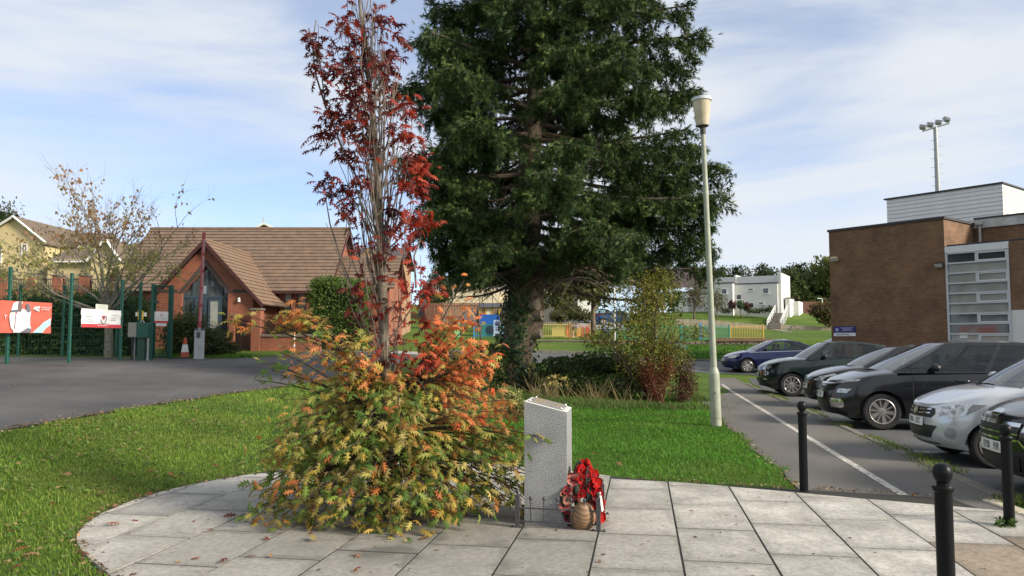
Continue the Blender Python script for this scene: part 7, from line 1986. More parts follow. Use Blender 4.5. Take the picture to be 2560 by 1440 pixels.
# memorial stone
def memorial():
    fr = Fr(*G(1418, 1317, .022).xy, tuple(EX.xy))          # corner nearest the viewer; ax points to the stone's own front (right)
    t = place(thing('memorial_stone', 'grey granite memorial stone with sloping top and bronze plaque', 'memorial'), fr)
    m, n, l, p = _base('speckled granite')
    tc = n.new('ShaderNodeTexCoord'); v1 = n.new('ShaderNodeTexVoronoi'); v1.inputs['Scale'].default_value = 190
    n1 = n.new('ShaderNodeTexNoise'); n1.inputs['Scale'].default_value = 150; n1.inputs['Detail'].default_value = 4
    n2 = n.new('ShaderNodeTexNoise'); n2.inputs['Scale'].default_value = 3.5; n2.inputs['Detail'].default_value = 4
    for q in (v1, n1, n2): l.new(tc.outputs['Object'], q.inputs['Vector'])
    r = n.new('ShaderNodeValToRGB'); e = r.color_ramp.elements; e[0].position = .36; e[0].color = (.06, .06, .065, 1); e[1].position = .64; e[1].color = (.44, .45, .45, 1); x = e.new(.49); x.color = (.23, .235, .24, 1)
    l.new(n1.outputs['Fac'], r.inputs['Fac'])
    mr = n.new('ShaderNodeMapRange'); mr.inputs['From Min'].default_value = .3; mr.inputs['From Max'].default_value = .7; mr.inputs['To Min'].default_value = .78; mr.inputs['To Max'].default_value = 1.12; l.new(n2.outputs['Fac'], mr.inputs['Value'])
    mx = n.new('ShaderNodeMix'); mx.data_type = 'RGBA'; mx.blend_type = 'MULTIPLY'; mx.inputs[0].default_value = 1; l.new(r.outputs['Color'], mx.inputs[6]); l.new(mr.outputs['Result'], mx.inputs[7]); l.new(mx.outputs[2], p.inputs['Base Color']); p.inputs['Roughness'].default_value = .55
    M_GR = m
    M_GRL = mat('pale sawn granite', (.55, .56, .54), .6, var=.2, scale=60)
    w = -fr.t(1311, 0, 1200); dp = .47
    z0, zl, zr = .02, ZV(1002, fr.d(-w)), ZV(1029, fr.d(0))
    c = .006
    b = MB(); b.add([(-w, 0, z0), (0, 0, z0), (0, dp, z0), (-w, dp, z0), (-w, 0, zl - c), (0, 0, zr - c), (0, dp, zr - c), (-w, dp, zl - c), (-w + c, c, zl), (-c, c, zr), (-c, dp - c, zr), (-w + c, dp - c, zl)],
        [(3, 2, 1, 0), (0, 1, 5, 4), (1, 2, 6, 5), (2, 3, 7, 6), (3, 0, 4, 7), (4, 5, 9, 8), (5, 6, 10, 9), (6, 7, 11, 10), (7, 4, 8, 11), (8, 9, 10, 11)])
    me = b.mesh('slab', [M_GR, M_GRL]); 
    for pl in me.polygons:
        if pl.normal.z > .6 or pl.area < .012: pl.material_index = 1
    s = obj('slab', me, t)
    # the plaque with its raised lines and four domed screws
    sl = (zr - zl) / w; ax = Vector((1, 0, sl)).normalized(); nz = Vector((-sl, 0, 1)).normalized()
    o0 = Vector((-w, 0, zl)); Mp = Matrix((ax, Vector((0, 1, 0)), nz)).transposed().to_4x4(); Mp.translation = o0 + nz * .001
    b = MB(); b.bbox(.03, w - .028, .028, dp - .028, 0, .010, .004, M=Mp); pq = b.build('plaque', mat('weathered bronze', (.30, .28, .26), .5, metal=.2, var=.3, scale=20), t, smooth=30)
    gold = mat('gilt lines', (.55, .42, .20), .4, metal=.6)
    for (x, y0, y1) in ((.075, .10, .36), (.10, .07, .40), (.125, .10, .38), (.15, .14, .34), (.20, .20, .30), (.235, .18, .28), (.275, .12, .36), (.30, .15, .33)):
        q = MB(); q.box(x - .005, x + .005, y0, y1, .010, .0125, M=Mp); q.build('raised_line', gold, pq)
    for x in (.045, w - .045):
        for y in (.045, dp - .045):
            q = MB(); q.lathe([(.010, .009), (.009, .015), (.004, .019)], 10, (x, y, 0), M=Mp); q.build('screw', mat('bright screw', (.8, .78, .7), .2, metal=.9), pq, smooth=50)
    # low black fence round the wreaths: front and right sides, and the far side
    MI = mat('dark grey painted iron', (.055, .055, .06), .5, var=.3, scale=30)
    f = place(thing('memorial_fence', 'knee-high iron fence with ball finials round the memorial stone', 'fence'), fr)
    A, B = Vector((-w - .045, -.10, .022)), Vector((.27, -.12, .022)); C = Vector((.27, dp + .06, .022)); D_ = Vector((-w - .045, dp + .06, .022))
    def post(p_, h=.27):
        b = MB(); b.box(p_.x - .018, p_.x + .018, p_.y - .018, p_.y + .018, p_.z, p_.z + h); q = b.build('post', MI, f)
        b = MB(); b.box(p_.x - .062, p_.x + .062, p_.y - .018, p_.y + .018, p_.z, p_.z + .006); b.build('foot_plate', MI, q)
        for s_ in (-1, 1):
            b = MB(); b.lathe([(.008, 0), (.008, .012), (.004, .015)], 6, (p_.x + s_ * .045, p_.y, p_.z + .006)); b.build('bolt', MI, q)
        b = MB(); b.lathe([(.018, 0), (.008, .008), (.008, .016), (.014, .022), (.018, .032), (.014, .044), (.003, .05)], 12, (p_.x, p_.y, p_.z + h)); b.build('finial', MI, q, smooth=50)
    for p_ in (A, B, C, D_): post(p_)
    for (p0, p1, k) in ((A, B, 5), (B, C, 5), (D_, C, 5)):
        for hz in (.055, .165):
            b = MB(); b.tube([p0 + Vector((0, 0, hz)), p1 + Vector((0, 0, hz))], .0065, 6); b.build('rail', MI, f)
        for i in range(k):
            c_ = p0.lerp(p1, (i + 1) / (k + 1)); b = MB(); b.tube([c_ + Vector((0, 0, .05)), c_ + Vector((0, 0, .215))], .0055, 6)
            b.lathe([(.0055, .205), (.010, .212), (.0055, .22), (.005, .23), (.011, .238), (.0145, .250), (.011, .262), (.002, .267)], 10, (c_.x, c_.y, c_.z)); b.build('baluster', MI, f, smooth=50)
    return fr, w, dp
FR_M, MEM_W, MEM_D = memorial()

# poppy wreaths leaning against the stone's front
def wreath(label, x, y, z, lean, rz, rr, pal, ribbon=None, seed=1):
    rnd = random.Random(seed)
    t = thing('poppy_wreath', label, 'wreath', group='poppy wreaths leaning on the memorial')
    t.matrix_basis = FR_M.M() @ Matrix.Translation((x, y, z)) @ Matrix.Rotation(rz, 4, 'Z') @ Matrix.Rotation(lean, 4, 'Y')
    # wreath lies in its local y-z plane, facing +x
    b = MB(); n = 26; pts = [Vector((0, rr * .72 * math.cos(2 * math.pi * k / n), rr + rr * math.sin(2 * math.pi * k / n))) for k in range(n + 1)]; b.tube(pts, .030, 7, caps=False); b.build('ring', mat('wreath backing', (.012, .02, .012), .8), t, smooth=60)
    # poppy: four cupped petals and a black centre
    pv, pf = [], []
    for k in range(4):
        a0 = k * math.pi / 2; o_ = len(pv); pv.append((.0, 0, 0))
        ring = []
        for j in range(6):
            a = a0 + (j / 5 - .5) * 1.9; r_ = 1.0 - .22 * abs(j / 5 - .5) * 2
            pv.append((.30 + .20 * (k % 2) - .12 * (j % 2), r_ * math.cos(a), r_ * math.sin(a)))
        mid0 = len(pv)
        for j in range(5): pf.append((o_, o_ + 1 + j, o_ + 2 + j))
    pos, rots = [], []
    for ring_r, cnt, dx in ((rr, 13, .03), (rr * .74, 9, .05), (rr * 1.08, 12, .0)):
        for k in range(cnt):
            a = 2 * math.pi * (k + rnd.random() * .4) / cnt
            col = rnd.choice(pal); col = tuple(min(.8, c * rnd.uniform(.8, 1.2)) for c in col)
            q = scatter_mesh('poppy', pv, pf, np.zeros((1, 3)), np.eye(3)[None], np.array([rnd.uniform(.042, .054)]), np.array([col]), mat_attr('poppy paper', .8, .25, .12))
            o = obj('poppy', q, t, (dx + rnd.uniform(0, .02), ring_r * .72 * math.cos(a), rr + ring_r * math.sin(a)), (rnd.uniform(0, 6), rnd.uniform(-.5, .5), rnd.uniform(-.5, .5) + .5 * (-1 if math.cos(a) < 0 else 1)))
            obj('poppy_centre', POPPY_C, o)
    else_card = seed == 3
    if else_card: lbox(t, 'card', .095, .099, -.16, -.07, .10, .26, mat('white card', (.74, .73, .70), .6))
    if ribbon:
        b = MB(); m_ = 10
        for k in range(m_):
            a0, a1 = -1.2 + 2.7 * k / m_, -1.2 + 2.7 * (k + 1) / m_
            pp = lambda a, e: Vector((.085 + e * .02, -rr * .55 * math.cos(a) + e, rr + rr * .95 * math.sin(a)))
            b.add([pp(a0, -.022), pp(a0, .022), pp(a1, .022), pp(a1, -.022)], [(0, 1, 2, 3)])
        b.build('ribbon', mat(*ribbon), t)
b = MB(); b.lathe([(.010, .006), (.011, .012), (.006, .018), (.001, .019)], 8, M=Matrix.Rotation(R(90), 4, 'Y')); POPPY_C = b.mesh('poppy_centre', mat('poppy black centre', (.01, .01, .012), .6), 50)
wreath('faded pink poppy wreath closest to the granite face', .075, .09, .03, R(-5), R(-42), .195, [(.36, .08, .085), (.30, .05, .055), (.42, .15, .15), (.26, .035, .04)], seed=1)
wreath('bright red poppy wreath with a black ribbon, tallest of the three', .155, .19, .03, R(-7), R(-16), .245, [(.33, .010, .010), (.40, .015, .012), (.26, .008, .010)], ('black ribbon', (.012, .012, .014), .5), seed=2)
wreath('bright red poppy wreath with a white card, furthest right', .225, .22, .03, R(-8), R(-6), .205, [(.38, .012, .011), (.44, .02, .014), (.30, .009, .010)], None, seed=3)
# smooth ringed stone lying among the wreaths
b = MB(); prof = [(.004, -.145), (.045, -.135), (.085, -.10), (.108, -.04), (.108, .02), (.085, .075), (.055, .115), (.028, .14), (.004, .148)]
m, n, l, p_ = _base('banded brown stone'); tc = n.new('ShaderNodeTexCoord'); wv = n.new('ShaderNodeTexWave'); wv.bands_direction = 'Z'; wv.inputs['Scale'].default_value = 11; wv.inputs['Distortion'].default_value = 4; wv.inputs['Detail'].default_value = 3
l.new(tc.outputs['Object'], wv.inputs['Vector']); r_ = n.new('ShaderNodeValToRGB'); r_.color_ramp.elements[0].color = (.17, .09, .045, 1); r_.color_ramp.elements[1].color = (.28, .18, .10, 1); l.new(wv.outputs['Fac'], r_.inputs['Fac']); l.new(r_.outputs['Color'], p_.inputs['Base Color']); p_.inputs['Roughness'].default_value = .6
b.lathe(prof, 24); o = b.build('stone', m, None, smooth=60); o.matrix_basis = FR_M.M() @ Matrix.Translation((.135, -.035, .12)) @ Matrix.Rotation(R(32), 4, 'X') @ Matrix.Rotation(R(8), 4, 'Y')
tag(o, 'smooth brown ringed stone lying before the wreaths inside the low fence', 'stone')

# fallen leaves
rnd = random.Random(21)
FL = []
for cset in ((.22, .035, .03), (.30, .10, .05), (.36, .20, .11), (.16, .05, .03)):
    FL.append(scatter_mesh('fallen_leaf', OAK_V, OAK_F, np.zeros((1, 3)), np.eye(3)[None], np.ones(1), np.array([cset]), M_LEAF))
spots_p = [(500, 1395), (570, 1398), (490, 1300), (535, 1325), (590, 1288), (665, 1350), (780, 1330), (885, 1385), (1725, 1275), (330, 1300), (300, 1310), (345, 1434), (900, 1420), (1050, 1350), (640, 1390)]
spots_l = [(195, 1380), (205, 1385), (40, 1320), (30, 1380), (65, 1385), (210, 1290), (285, 1182), (180, 1140), (320, 1160), (385, 1165), (255, 1225), (380, 1238), (290, 1258), (75, 1265), (240, 1405), (55, 1410), (530, 1157), (130, 1240), (1490, 1135), (1450, 1148), (1540, 1155), (420, 1170), (350, 1235)]
for (u, v) in spots_p:
    g = G(u, v, .03); o = obj('fallen_leaf', rnd.choice(FL), None, (g.x, g.y, .035), (rnd.uniform(-.4, .4), rnd.uniform(-.5, .5), rnd.uniform(0, 6))); o.scale = (.11,) * 3 if rnd.random() < .5 else (.08,) * 3; tag(o, 'dry red-brown oak leaf lying on the pale paving', 'leaf', 'fallen leaves on the paving')
for (u, v) in spots_l:
    g = G(u, v, .05); z = HT(g.x, g.y); g = G(u, v, z + .05); o = obj('fallen_leaf', rnd.choice(FL[1:]), None, (g.x, g.y, HT(g.x, g.y) + .05), (rnd.uniform(-.5, .5), rnd.uniform(-.5, .5), rnd.uniform(0, 6))); o.scale = (.10,) * 3; tag(o, 'dry brown oak leaf lying on the grass', 'leaf', 'fallen leaves on the lawn')

# ---- green court fence
M_GRN = mat('dark green powder coat', (.006, .075, .052), .45, var=.15, scale=12)
M_WIRE = mat('green fence wire', (.008, .04, .03), .5)
def fence_run(label, posts, H, group=None, wires=True, mesh_to=None):
    t = thing('mesh_fence', label, 'fence', (0, 0, 0), 0, group)
    P3 = []
    for (u, d) in posts:
        x = K(u, 900) * d; P3.append(Vector((x, d, HT(x, d))))
    for p_ in P3:
        b = MB(); b.bbox(p_.x - .04, p_.x + .04, p_.y - .04, p_.y + .04, p_.z - .3, p_.z + H, .008); q = b.build('post', M_GRN, t)
        for k in range(5):
            b = MB(); b.lathe([(.012, 0), (.012, .012)], 6, M=Matrix.Translation((p_.x + .042, p_.y - .02, p_.z + .35 + k * .5)) @ Matrix.Rotation(R(90), 4, 'Y')); b.build('bolt', mat('bright bolt', (.6, .6, .6), .3, metal=.8), q)
    for a, c in zip(P3, P3[1:]):
        b = MB(); ln = (c - a).length; n = int(ln / .10); z0 = .06
        for k in range(1, n):
            q = a.lerp(c, k / n); b.box(q.x - .0015, q.x + .0015, q.y - .0015, q.y + .0015, q.z + z0, q.z + H - .04)
        for k in range(14):
            h = z0 + (H - .1) * k / 13; b.tube([a + Vector((0, 0, h)), c + Vector((0, 0, h))], .003, 4, caps=False)
        b.build('mesh_panel', M_WIRE, t)
    return P3
FP = fence_run('green wire mesh court fence along the left road with banners on it', [(-260, 18.4), (17, 21.3), (172, 23.2), (300, 25.6), (347, 26.6)], 2.7)
fence_run('second green mesh court fence in front of the dark hedge', [(-40, 27.6), (44, 28.6), (155, 29.0), (290, 28.9), (345, 28.6)], 2.65)
def on_fence(i, f, off=-.06):
    a, c = FP[i], FP[i + 1]; p_ = a.lerp(c, f); d = (c - a).normalized(); nrm = Vector((-d.y, d.x, 0)); 
    if nrm.dot(Vector((0, 0, 0)) - p_) < 0: nrm = -nrm
    return p_ + nrm * -off, d, nrm
def f_of(i, u):
    a, c = FP[i], FP[i + 1]; k = K(u, 800); return (a.x - k * a.y) / (k * (c.y - a.y) - (c.x - a.x))
# gate
def court_gate():
    t = thing('fence_gate', 'narrow green mesh gate in the court fence beside the hedge', 'gate', (0, 0, 0)); H = 2.66
    pa, pb = P(378, 893, 27.3), P(425, 893, 27.7); pa.z, pb.z = HT(pa.x, pa.y), HT(pb.x, pb.y)
    for p_ in (pa, pb):
        b = MB(); b.bbox(p_.x - .055, p_.x + .055, p_.y - .055, p_.y + .055, p_.z - .2, p_.z + H, .01); b.build('post', M_GRN, t)
    d = (pb - pa); a, c = pa + d * .13, pb - d * .13
    b = MB()
    for q in (a, c): b.box(q.x - .025, q.x + .025, q.y - .025, q.y + .025, q.z + .1, q.z + H - .03)
    b.tube([a + Vector((0, 0, H - .05)), c + Vector((0, 0, H - .05))], .03, 4); b.tube([a + Vector((0, 0, .12)), c + Vector((0, 0, .12))], .03, 4); b.build('gate_frame', M_GRN, t)
    b = MB()
    for k in range(1, 7): q = a.lerp(c, k / 7); b.box(q.x - .003, q.x + .003, q.y - .003, q.y + .003, q.z + .1, q.z + H - .05)
    for k in range(14): h = .15 + (H - .25) * k / 13; b.tube([a + Vector((0, 0, h)), c + Vector((0, 0, h))], .005, 4, caps=False)
    b.build('mesh_panel', M_WIRE, t)
    q = pa.lerp(a, .5); b = MB(); b.bbox(q.x - .10, q.x + .14, q.y - .08, q.y + .05, q.z + 1.98, q.z + 2.08, .01); b.build('latch', M_GRN, t)
    return pa, pb
GA, GB = court_gate()
# banners and notices
def banner(name, label, i, u0, u1, v0, v1, cat='banner', mats=None, wave=.03):
    f0, f1 = f_of(i, u0), f_of(i, u1); p0, d, nrm = on_fence(i, f0); p1, _, _ = on_fence(i, f1)
    w = (p1 - p0).length; zt0, zb0 = ZV(v0, p0.y), ZV(v1, p0.y); 
    t = thing(name, label, cat)
    M = Matrix((d, -nrm, Vector((0, 0, 1)))).transposed().to_4x4(); M.translation = Vector((p0.x, p0.y, zb0)); t.matrix_basis = M
    return t, w, zt0 - zb0
def sheet(parent, w, h, m, nx=20, ny=8, amp=.025, name='sheet'):
    vs, fs = [], []
    for j in range(ny + 1):
        for k in range(nx + 1):
            x, z = w * k / nx, h * j / ny; y = -.02 - amp * (math.sin(k * 1.1 + j * .7) * .5 + math.sin(j * 1.7 - k * .45) * .5) * (.3 + .7 * math.sin(math.pi * j / ny))
            vs.append((x, y, z))
    for j in range(ny):
        for k in range(nx): fs.append((j * (nx + 1) + k, j * (nx + 1) + k + 1, (j + 1) * (nx + 1) + k + 1, (j + 1) * (nx + 1) + k))
    b = MB(); b.add(vs, fs); return b.build(name, m, parent, smooth=60)
def flat(parent, name, poly, m, y=-.055):
    b = MB(); b.prism(poly, (0, y, 0), (1, 0, 0), (0, 0, 1), (0, .004, 0)); return b.build(name, m, parent)
def circ(cx, cz, rx, rz, n=18, a0=0, a1=2 * math.pi): return [(cx + rx * math.cos(a0 + (a1 - a0) * k / n), cz + rz * math.sin(a0 + (a1 - a0) * k / n)) for k in range(n + (0 if a1 - a0 > 6.2 else 1))]
t, w, h = banner('banner', 'large red banner with a player in white on the court fence', 0, -140, 17, 752, 834)
t2_w = w
p0, d, nrm = on_fence(0, f_of(0, -140)); p1, _, _ = on_fence(1, f_of(1, 116)); 
dirv = (Vector((p1.x, p1.y, 0)) - Vector((p0.x, p0.y, 0))); w = dirv.length; dirv.normalize(); nn = Vector((dirv.y, -dirv.x, 0))
zb = ZV(833, 22.0); h = ZV(756, 22.0) - zb
M = Matrix((dirv, -nn, Vector((0, 0, 1)))).transposed().to_4x4(); M.translation = Vector((p0.x, p0.y, zb)) + nn * .10; t.matrix_basis = M
RED = mat('banner red', (.56, .115, .08), .5, var=.15, scale=2)
sheet(t, w, h, RED, 26, 8, .02)
WHT_P = mat('banner white print', (.62, .62, .66), .6); SKIN_P = mat('banner brown print', (.14, .10, .10), .6); GREY_P = mat('banner grey print', (.12, .12, .15), .6); AQ = mat('banner aqua print', (.32, .55, .60), .6)
def ux(u):
    k = K(u, 795); a = Vector((p0.x, p0.y, 0)); return (a.x - k * a.y) / (k * dirv.y - dirv.x)
xx = lambda z: ux(z / 12.0)
zz = lambda z: h * (1 - (z - 245) / 1010.0)
S_ = lambda pts: [(xx(a), zz(c)) for a, c in pts]
flat(t, 'print', S_([(150, 740), (190, 560), (250, 330), (340, 262), (540, 262), (470, 480), (330, 560), (300, 1200), (210, 1100), (165, 900)]), mat('banner pale print', (.58, .62, .62), .6), -.052)
flat(t, 'print', S_([(270, 1240), (330, 1100), (340, 700), (380, 590), (520, 500), (580, 470), (600, 520), (760, 480), (790, 560), (770, 800), (780, 1000), (815, 1110), (700, 1090), (480, 1240)]), WHT_P, -.058)
flat(t, 'print', [(xx(450) + .12 * .55 * math.cos(a), zz(410) + .16 * math.sin(a)) for a in np.linspace(0, 6.0, 16)], SKIN_P, -.063)
flat(t, 'print', S_([(640, 560), (640, 330), (690, 300), (730, 350), (780, 540), (740, 600)]), GREY_P, -.063)
flat(t, 'print', S_([(170, 610), (190, 540), (400, 510), (400, 590)]), GREY_P, -.062)
flat(t, 'print', S_([(480, 1240), (700, 1095), (812, 1110), (812, 1240)]), GREY_P, -.063)
flat(t, 'print', S_([(860, 1240), (1050, 1050), (1180, 900), (1395, 750), (1395, 980), (1250, 1100), (1160, 1240)]), AQ, -.056)
flat(t, 'logo_panel', S_([(845, 475), (905, 395), (1055, 380), (1030, 555)]), WHT_P, -.058)
lettering('LTA', h * .10, GREY_P, t, (xx(965), -.0635, zz(462)), (1, 0, 0), (0, 0, 1))
lettering('YOUR HOME\nOF TENNIS', h * .065, WHT_P, t, (xx(1085), -.06, zz(450)), (1, 0, 0), (0, 0, 1), 'LEFT')
lettering('T', h * .17, WHT_P, t, (xx(25), -.06, zz(765)), (1, 0, 0), (0, 0, 1))
# white banner
t, w, h = banner('banner', 'white banner with a heart emblem and red strip on the court fence', 1, 195, 294, 775, 819)
f0, f1 = 0, 0
a, c = FP[1], FP[2]
p0, d, nrm = on_fence(1, f_of(1, 195), -.06); kk = K(294, 795)
p1, _, _ = on_fence(2, f_of(2, 294)) if f_of(1, 294) > 1 else on_fence(1, f_of(1, 294))
w = (Vector((p1.x, p1.y, 0)) - Vector((p0.x, p0.y, 0))).length; zb = ZV(819.5, 24.6); h = ZV(774.5, 24.6) - zb
dv = (Vector((p1.x, p1.y, 0)) - Vector((p0.x, p0.y, 0))).normalized(); nn2 = Vector((dv.y, -dv.x, 0)); M = Matrix((dv, -nn2, Vector((0, 0, 1)))).transposed().to_4x4(); M.translation = Vector((p0.x, p0.y, zb)) + nn2 * .03; t.matrix_basis = M
sheet(t, w, h, mat('banner white cloth', (.74, .74, .76), .6, var=.05, scale=2), 20, 8, .022)
flat(t, 'strip', [(.0, .0), (w, .0), (w, h * .19), (0, h * .19)], mat('banner strip red', (.50, .05, .06), .5), -.05)
HR = mat('emblem red', (.35, .07, .09), .6)
flat(t, 'emblem', [(w * .53 + .085 * (math.sin(q) ** 3), h * .57 + .085 * (.8 * math.cos(q) - .33 * math.cos(2 * q) - .12 * math.cos(3 * q))) for q in np.linspace(0, 6.15, 24)], HR, -.052)
ring = circ(w * .53, h * .55, .15, .19, 22, -2.9, .4); ring2 = circ(w * .53, h * .55, .125, .165, 22, -2.9, .4)
flat(t, 'emblem', ring + ring2[::-1], GREY_P, -.051)
for (x, z, l_) in ((.09, .72, .17), (.09, .58, .18), (.12, .42, .15), (.14, .34, .15), (.72, .72, .18), (.72, .56, .14), (.72, .44, .14), (.40, .25, .28), (.38, .10, .26)):
    flat(t, 'print_line', [(w * x, h * z), (w * (x + l_), h * z), (w * (x + l_), h * (z + .022)), (w * x, h * (z + .022))], mat('faint grey print', (.48, .48, .50), .6) if z > .2 else WHT_P, -.053)
def notice(label, i, u0, u1, v0, v1, parts, d=None, pos=None):
    if pos is None:
        fu = f_of(i, (u0 + u1) / 2); p_, dd, nr = on_fence(i, fu)
    else: p_, dd = pos; nr = Vector((dd.y, -dd.x, 0))
    wd = (K(u1, 800) - K(u0, 800)) * p_.y / max(.35, abs(dd.x)); hh = ZV(v0, p_.y) - ZV(v1, p_.y)
    t = thing('notice', label, 'notice'); M = Matrix((dd, -nr, Vector((0, 0, 1)))).transposed().to_4x4(); M.translation = Vector((p_.x, p_.y, ZV(v1, p_.y))) + nr * .02; t.matrix_basis = M
    lbox(t, 'board', -wd / 2, wd / 2, -.012, 0, 0, hh, parts[0])
    for (x0, x1, z0, z1, m_) in parts[1:]: lbox(t, 'print', wd * (x0 - .5), wd * (x1 - .5), -.016, -.0125, hh * z0, hh * z1, m_)
PAPER = mat('notice white', (.72, .72, .70), .6); GRY = mat('notice grey lines', (.42, .43, .42), .7)
notice('small pale notice above the white banner', 2, 239, 255, 761, 776, [mat('notice pale green', (.62, .66, .56), .6), (.15, .85, .75, .85, GRY), (.2, .8, .58, .64, GRY), (.15, .85, .42, .48, GRY), (.2, .8, .26, .32, GRY), (.25, .75, .1, .16, GRY)])
gd = (GB - GA).normalized(); gm = GA.lerp(GB, .46)
notice('white notice with a red foot on the narrow green gate', 0, 385, 410, 779, 808, [PAPER, (0, 1, 0, .20, mat('banner strip red', (.50, .05, .06), .5)), (.42, .58, .62, .82, mat('faint pink emblem', (.65, .35, .36), .6)), (.15, .85, .44, .47, GRY), (.1, .9, .34, .37, GRY)], pos=(gm, gd))
notice('small white plate under the gate notice', 0, 387, 406, 808, 815, [PAPER, (.2, .8, .4, .5, GRY)], pos=(gm, gd))
ym = GA - gd * .38
notice('white plate crossed by a yellow warning sign beside the gate', 0, 350, 370, 781, 791, [PAPER, (.2, .8, .6, .7, GRY)], pos=(ym, gd))
notice('yellow warning sign with a black triangle beside the gate', 0, 354, 364, 777, 799, [mat('warning yellow', (.70, .50, .03), .5), (.3, .7, .66, .72, M_BLACK), (.36, .64, .72, .80, M_BLACK), (.43, .57, .80, .90, M_BLACK), (0, 1, .38, .44, mat('warning pale', (.7, .68, .45), .5))], pos=(ym - Vector((0, .03, 0)), gd))
# ticket cabinet by the gate
def cabinet():
    p_ = P(345, 897, 26.2); p_.z = HT(p_.x, p_.y); t = thing('meter_cabinet', 'green metal cabinet on legs with a grey side panel beside the gate', 'cabinet', p_, R(12))
    s = 26.2 / F_PX
    b = MB(); b.bbox(-.02, .34, -.22, .22, .78, 1.28, .015); b.build('housing', M_GRN, t)
    b = MB(); b.bbox(-.30, -.025, -.2, .2, .80, 1.28, .015); b.build('side_panel', mat('ribbed grey panel', (.22, .23, .22), .6, var=.3, scale=40), t)
    b = MB(); b.bbox(.0, .22, -.14, .14, -.1, .775, .01); b.build('pedestal', mat('dark green pedestal', (.01, .05, .035), .5), t)
    for x in (-.12, .30):
        b = MB(); b.box(x - .025, x + .025, -.03, .03, -.02, .78); b.box(x - .06, x + .06, -.06, .06, -.02, .015); b.build('leg', M_GREYMET, t)
    b = MB(); b.box(-.20, -.13, -.1, .05, -.05, .77); b.build('leg', M_BLACK, t)
    b = MB(); n = 10; pts = [Vector((.1 + .05 * math.cos(math.pi * k / n), 0, 1.28 + .07 * math.sin(math.pi * k / n))) for k in range(n + 1)]; b.tube(pts, .015, 6); b.build('lifting_eye', M_GREYMET, t, smooth=50)
cabinet()
# raised barrier
def barrier():
    p_ = P(497, 897, 28.0); p_.z = HT(p_.x, p_.y) + .018; t = thing('car_park_barrier', 'grey barrier box with its red and white arm raised upright', 'barrier', p_, R(24))
    b = MB(); b.bbox(-.17, .17, -.16, .16, -.05, 1.03, .015); b.build('housing', mat('pale grey barrier box', (.46, .47, .48), .5, var=.1, scale=6), t)
    b = MB(); b.bbox(-.18, .18, -.17, .17, 1.03, 1.09, .02); b.build('lid', mat('dark lid', (.06, .065, .08), .5), t)
    b = MB(); b.bbox(-.11, .02, -.185, -.161, .76, .95, .008); b.build('control_window', M_GLASS, t)
    b = MB(); b.box(-.03, .0, -.175, -.162, .33, .50); b.box(.03, .07, -.21, -.162, .40, .43); b.build('lock', M_PIPE, t)
    b = MB(); b.box(-.05, .03, -.24, -.163, .95, 1.15); b.build('arm_pivot', M_GREYMET, t)
    top = ZV(583, 28.0) - p_.z; lx = .018
    RD, WP = mat('barrier arm red', (.36, .045, .055), .5), mat('barrier arm pale', (.44, .20, .21), .5)
    b = MB(); b.box(-.065, .045, -.245, -.165, 1.12, top); b.v = [(x + lx * (z - 1.1), y, z) for x, y, z in b.v]; a = b.build('arm', RD, t)
    for k in range(5):
        z = 1.35 + k * .62; b = MB(); b.box(-.028, .048, -.249, -.246, z, z + .50); b.v = [(x + lx * (zz_ - 1.1), y, zz_) for x, y, zz_ in b.v]; b.build('reflector_strip', WP, a)
    z = ZV(726, 28.0) - p_.z; b = MB(); b.bbox(.06, .19, -.23, -.20, z - .13, z + .15, .008); b.build('sign_plate', mat('white sign plate', (.68, .68, .66), .5), t)
barrier()
# traffic cone
def cone():
    p_ = P(462, 893, 28.3); p_.z = HT(p_.x, p_.y) + .02; t = thing('traffic_cone', 'orange traffic cone with a white sleeve beside the barrier', 'traffic cone', p_)
    OR = mat('cone orange', (.50, .085, .03), .6, var=.2, scale=8)
    b = MB(); b.bbox(-.21, .21, -.21, .21, 0, .05, .02); b.build('base', mat('cone black base', (.06, .055, .055), .8), t)
    rz_ = lambda z: .165 - .125 * z / .75
    for (za, zb_, nm, m_, e) in ((.05, .22, 'cone', OR, 0), (.22, .50, 'sleeve', mat('cone white sleeve', (.68, .66, .63), .5), .004), (.50, .75, 'tip', OR, 0)):
        b = MB(); b.lathe([(rz_(za) + e, za), (rz_(zb_) + e, zb_)], 18, (0, 0, 0)); b.build(nm, m_, t, smooth=40)
cone()
# thin striped marker post by the kerb
p_ = P(735, 885, 33.5); p_.z = HT(p_.x, p_.y); t = thing('marker_post', 'thin white and orange marker post beyond the oak on the left', 'post', p_)
for k in range(5):
    b = MB(); b.tube([(0, 0, k * .19), (.004, 0, (k + 1) * .19)], .035, 8); b.build('band', mat('marker white', (.7, .68, .62), .5) if k % 2 else mat('marker orange', (.55, .22, .05), .5), t, smooth=40)
# green bin
p_ = P(1695, 895, 38.5); p_.z = HT(p_.x, p_.y); t = thing('litter_bin', 'green plastic litter bin behind the dark red bush', 'bin', p_)
b = MB(); b.lathe([(.22, 0), (.24, .05), (.33, .78), (.34, .80)], 18); b.build('bin_body', mat('bin green', (.05, .20, .15), .45), t, smooth=40)
b = MB(); b.lathe([(.37, .80), (.38, .84), (.33, .95), (.20, 1.02), (.01, 1.04)], 18, M=Matrix.Rotation(R(6), 4, 'Y')); b.build('lid', mat('bin lid green', (.12, .33, .27), .45), t, smooth=40)
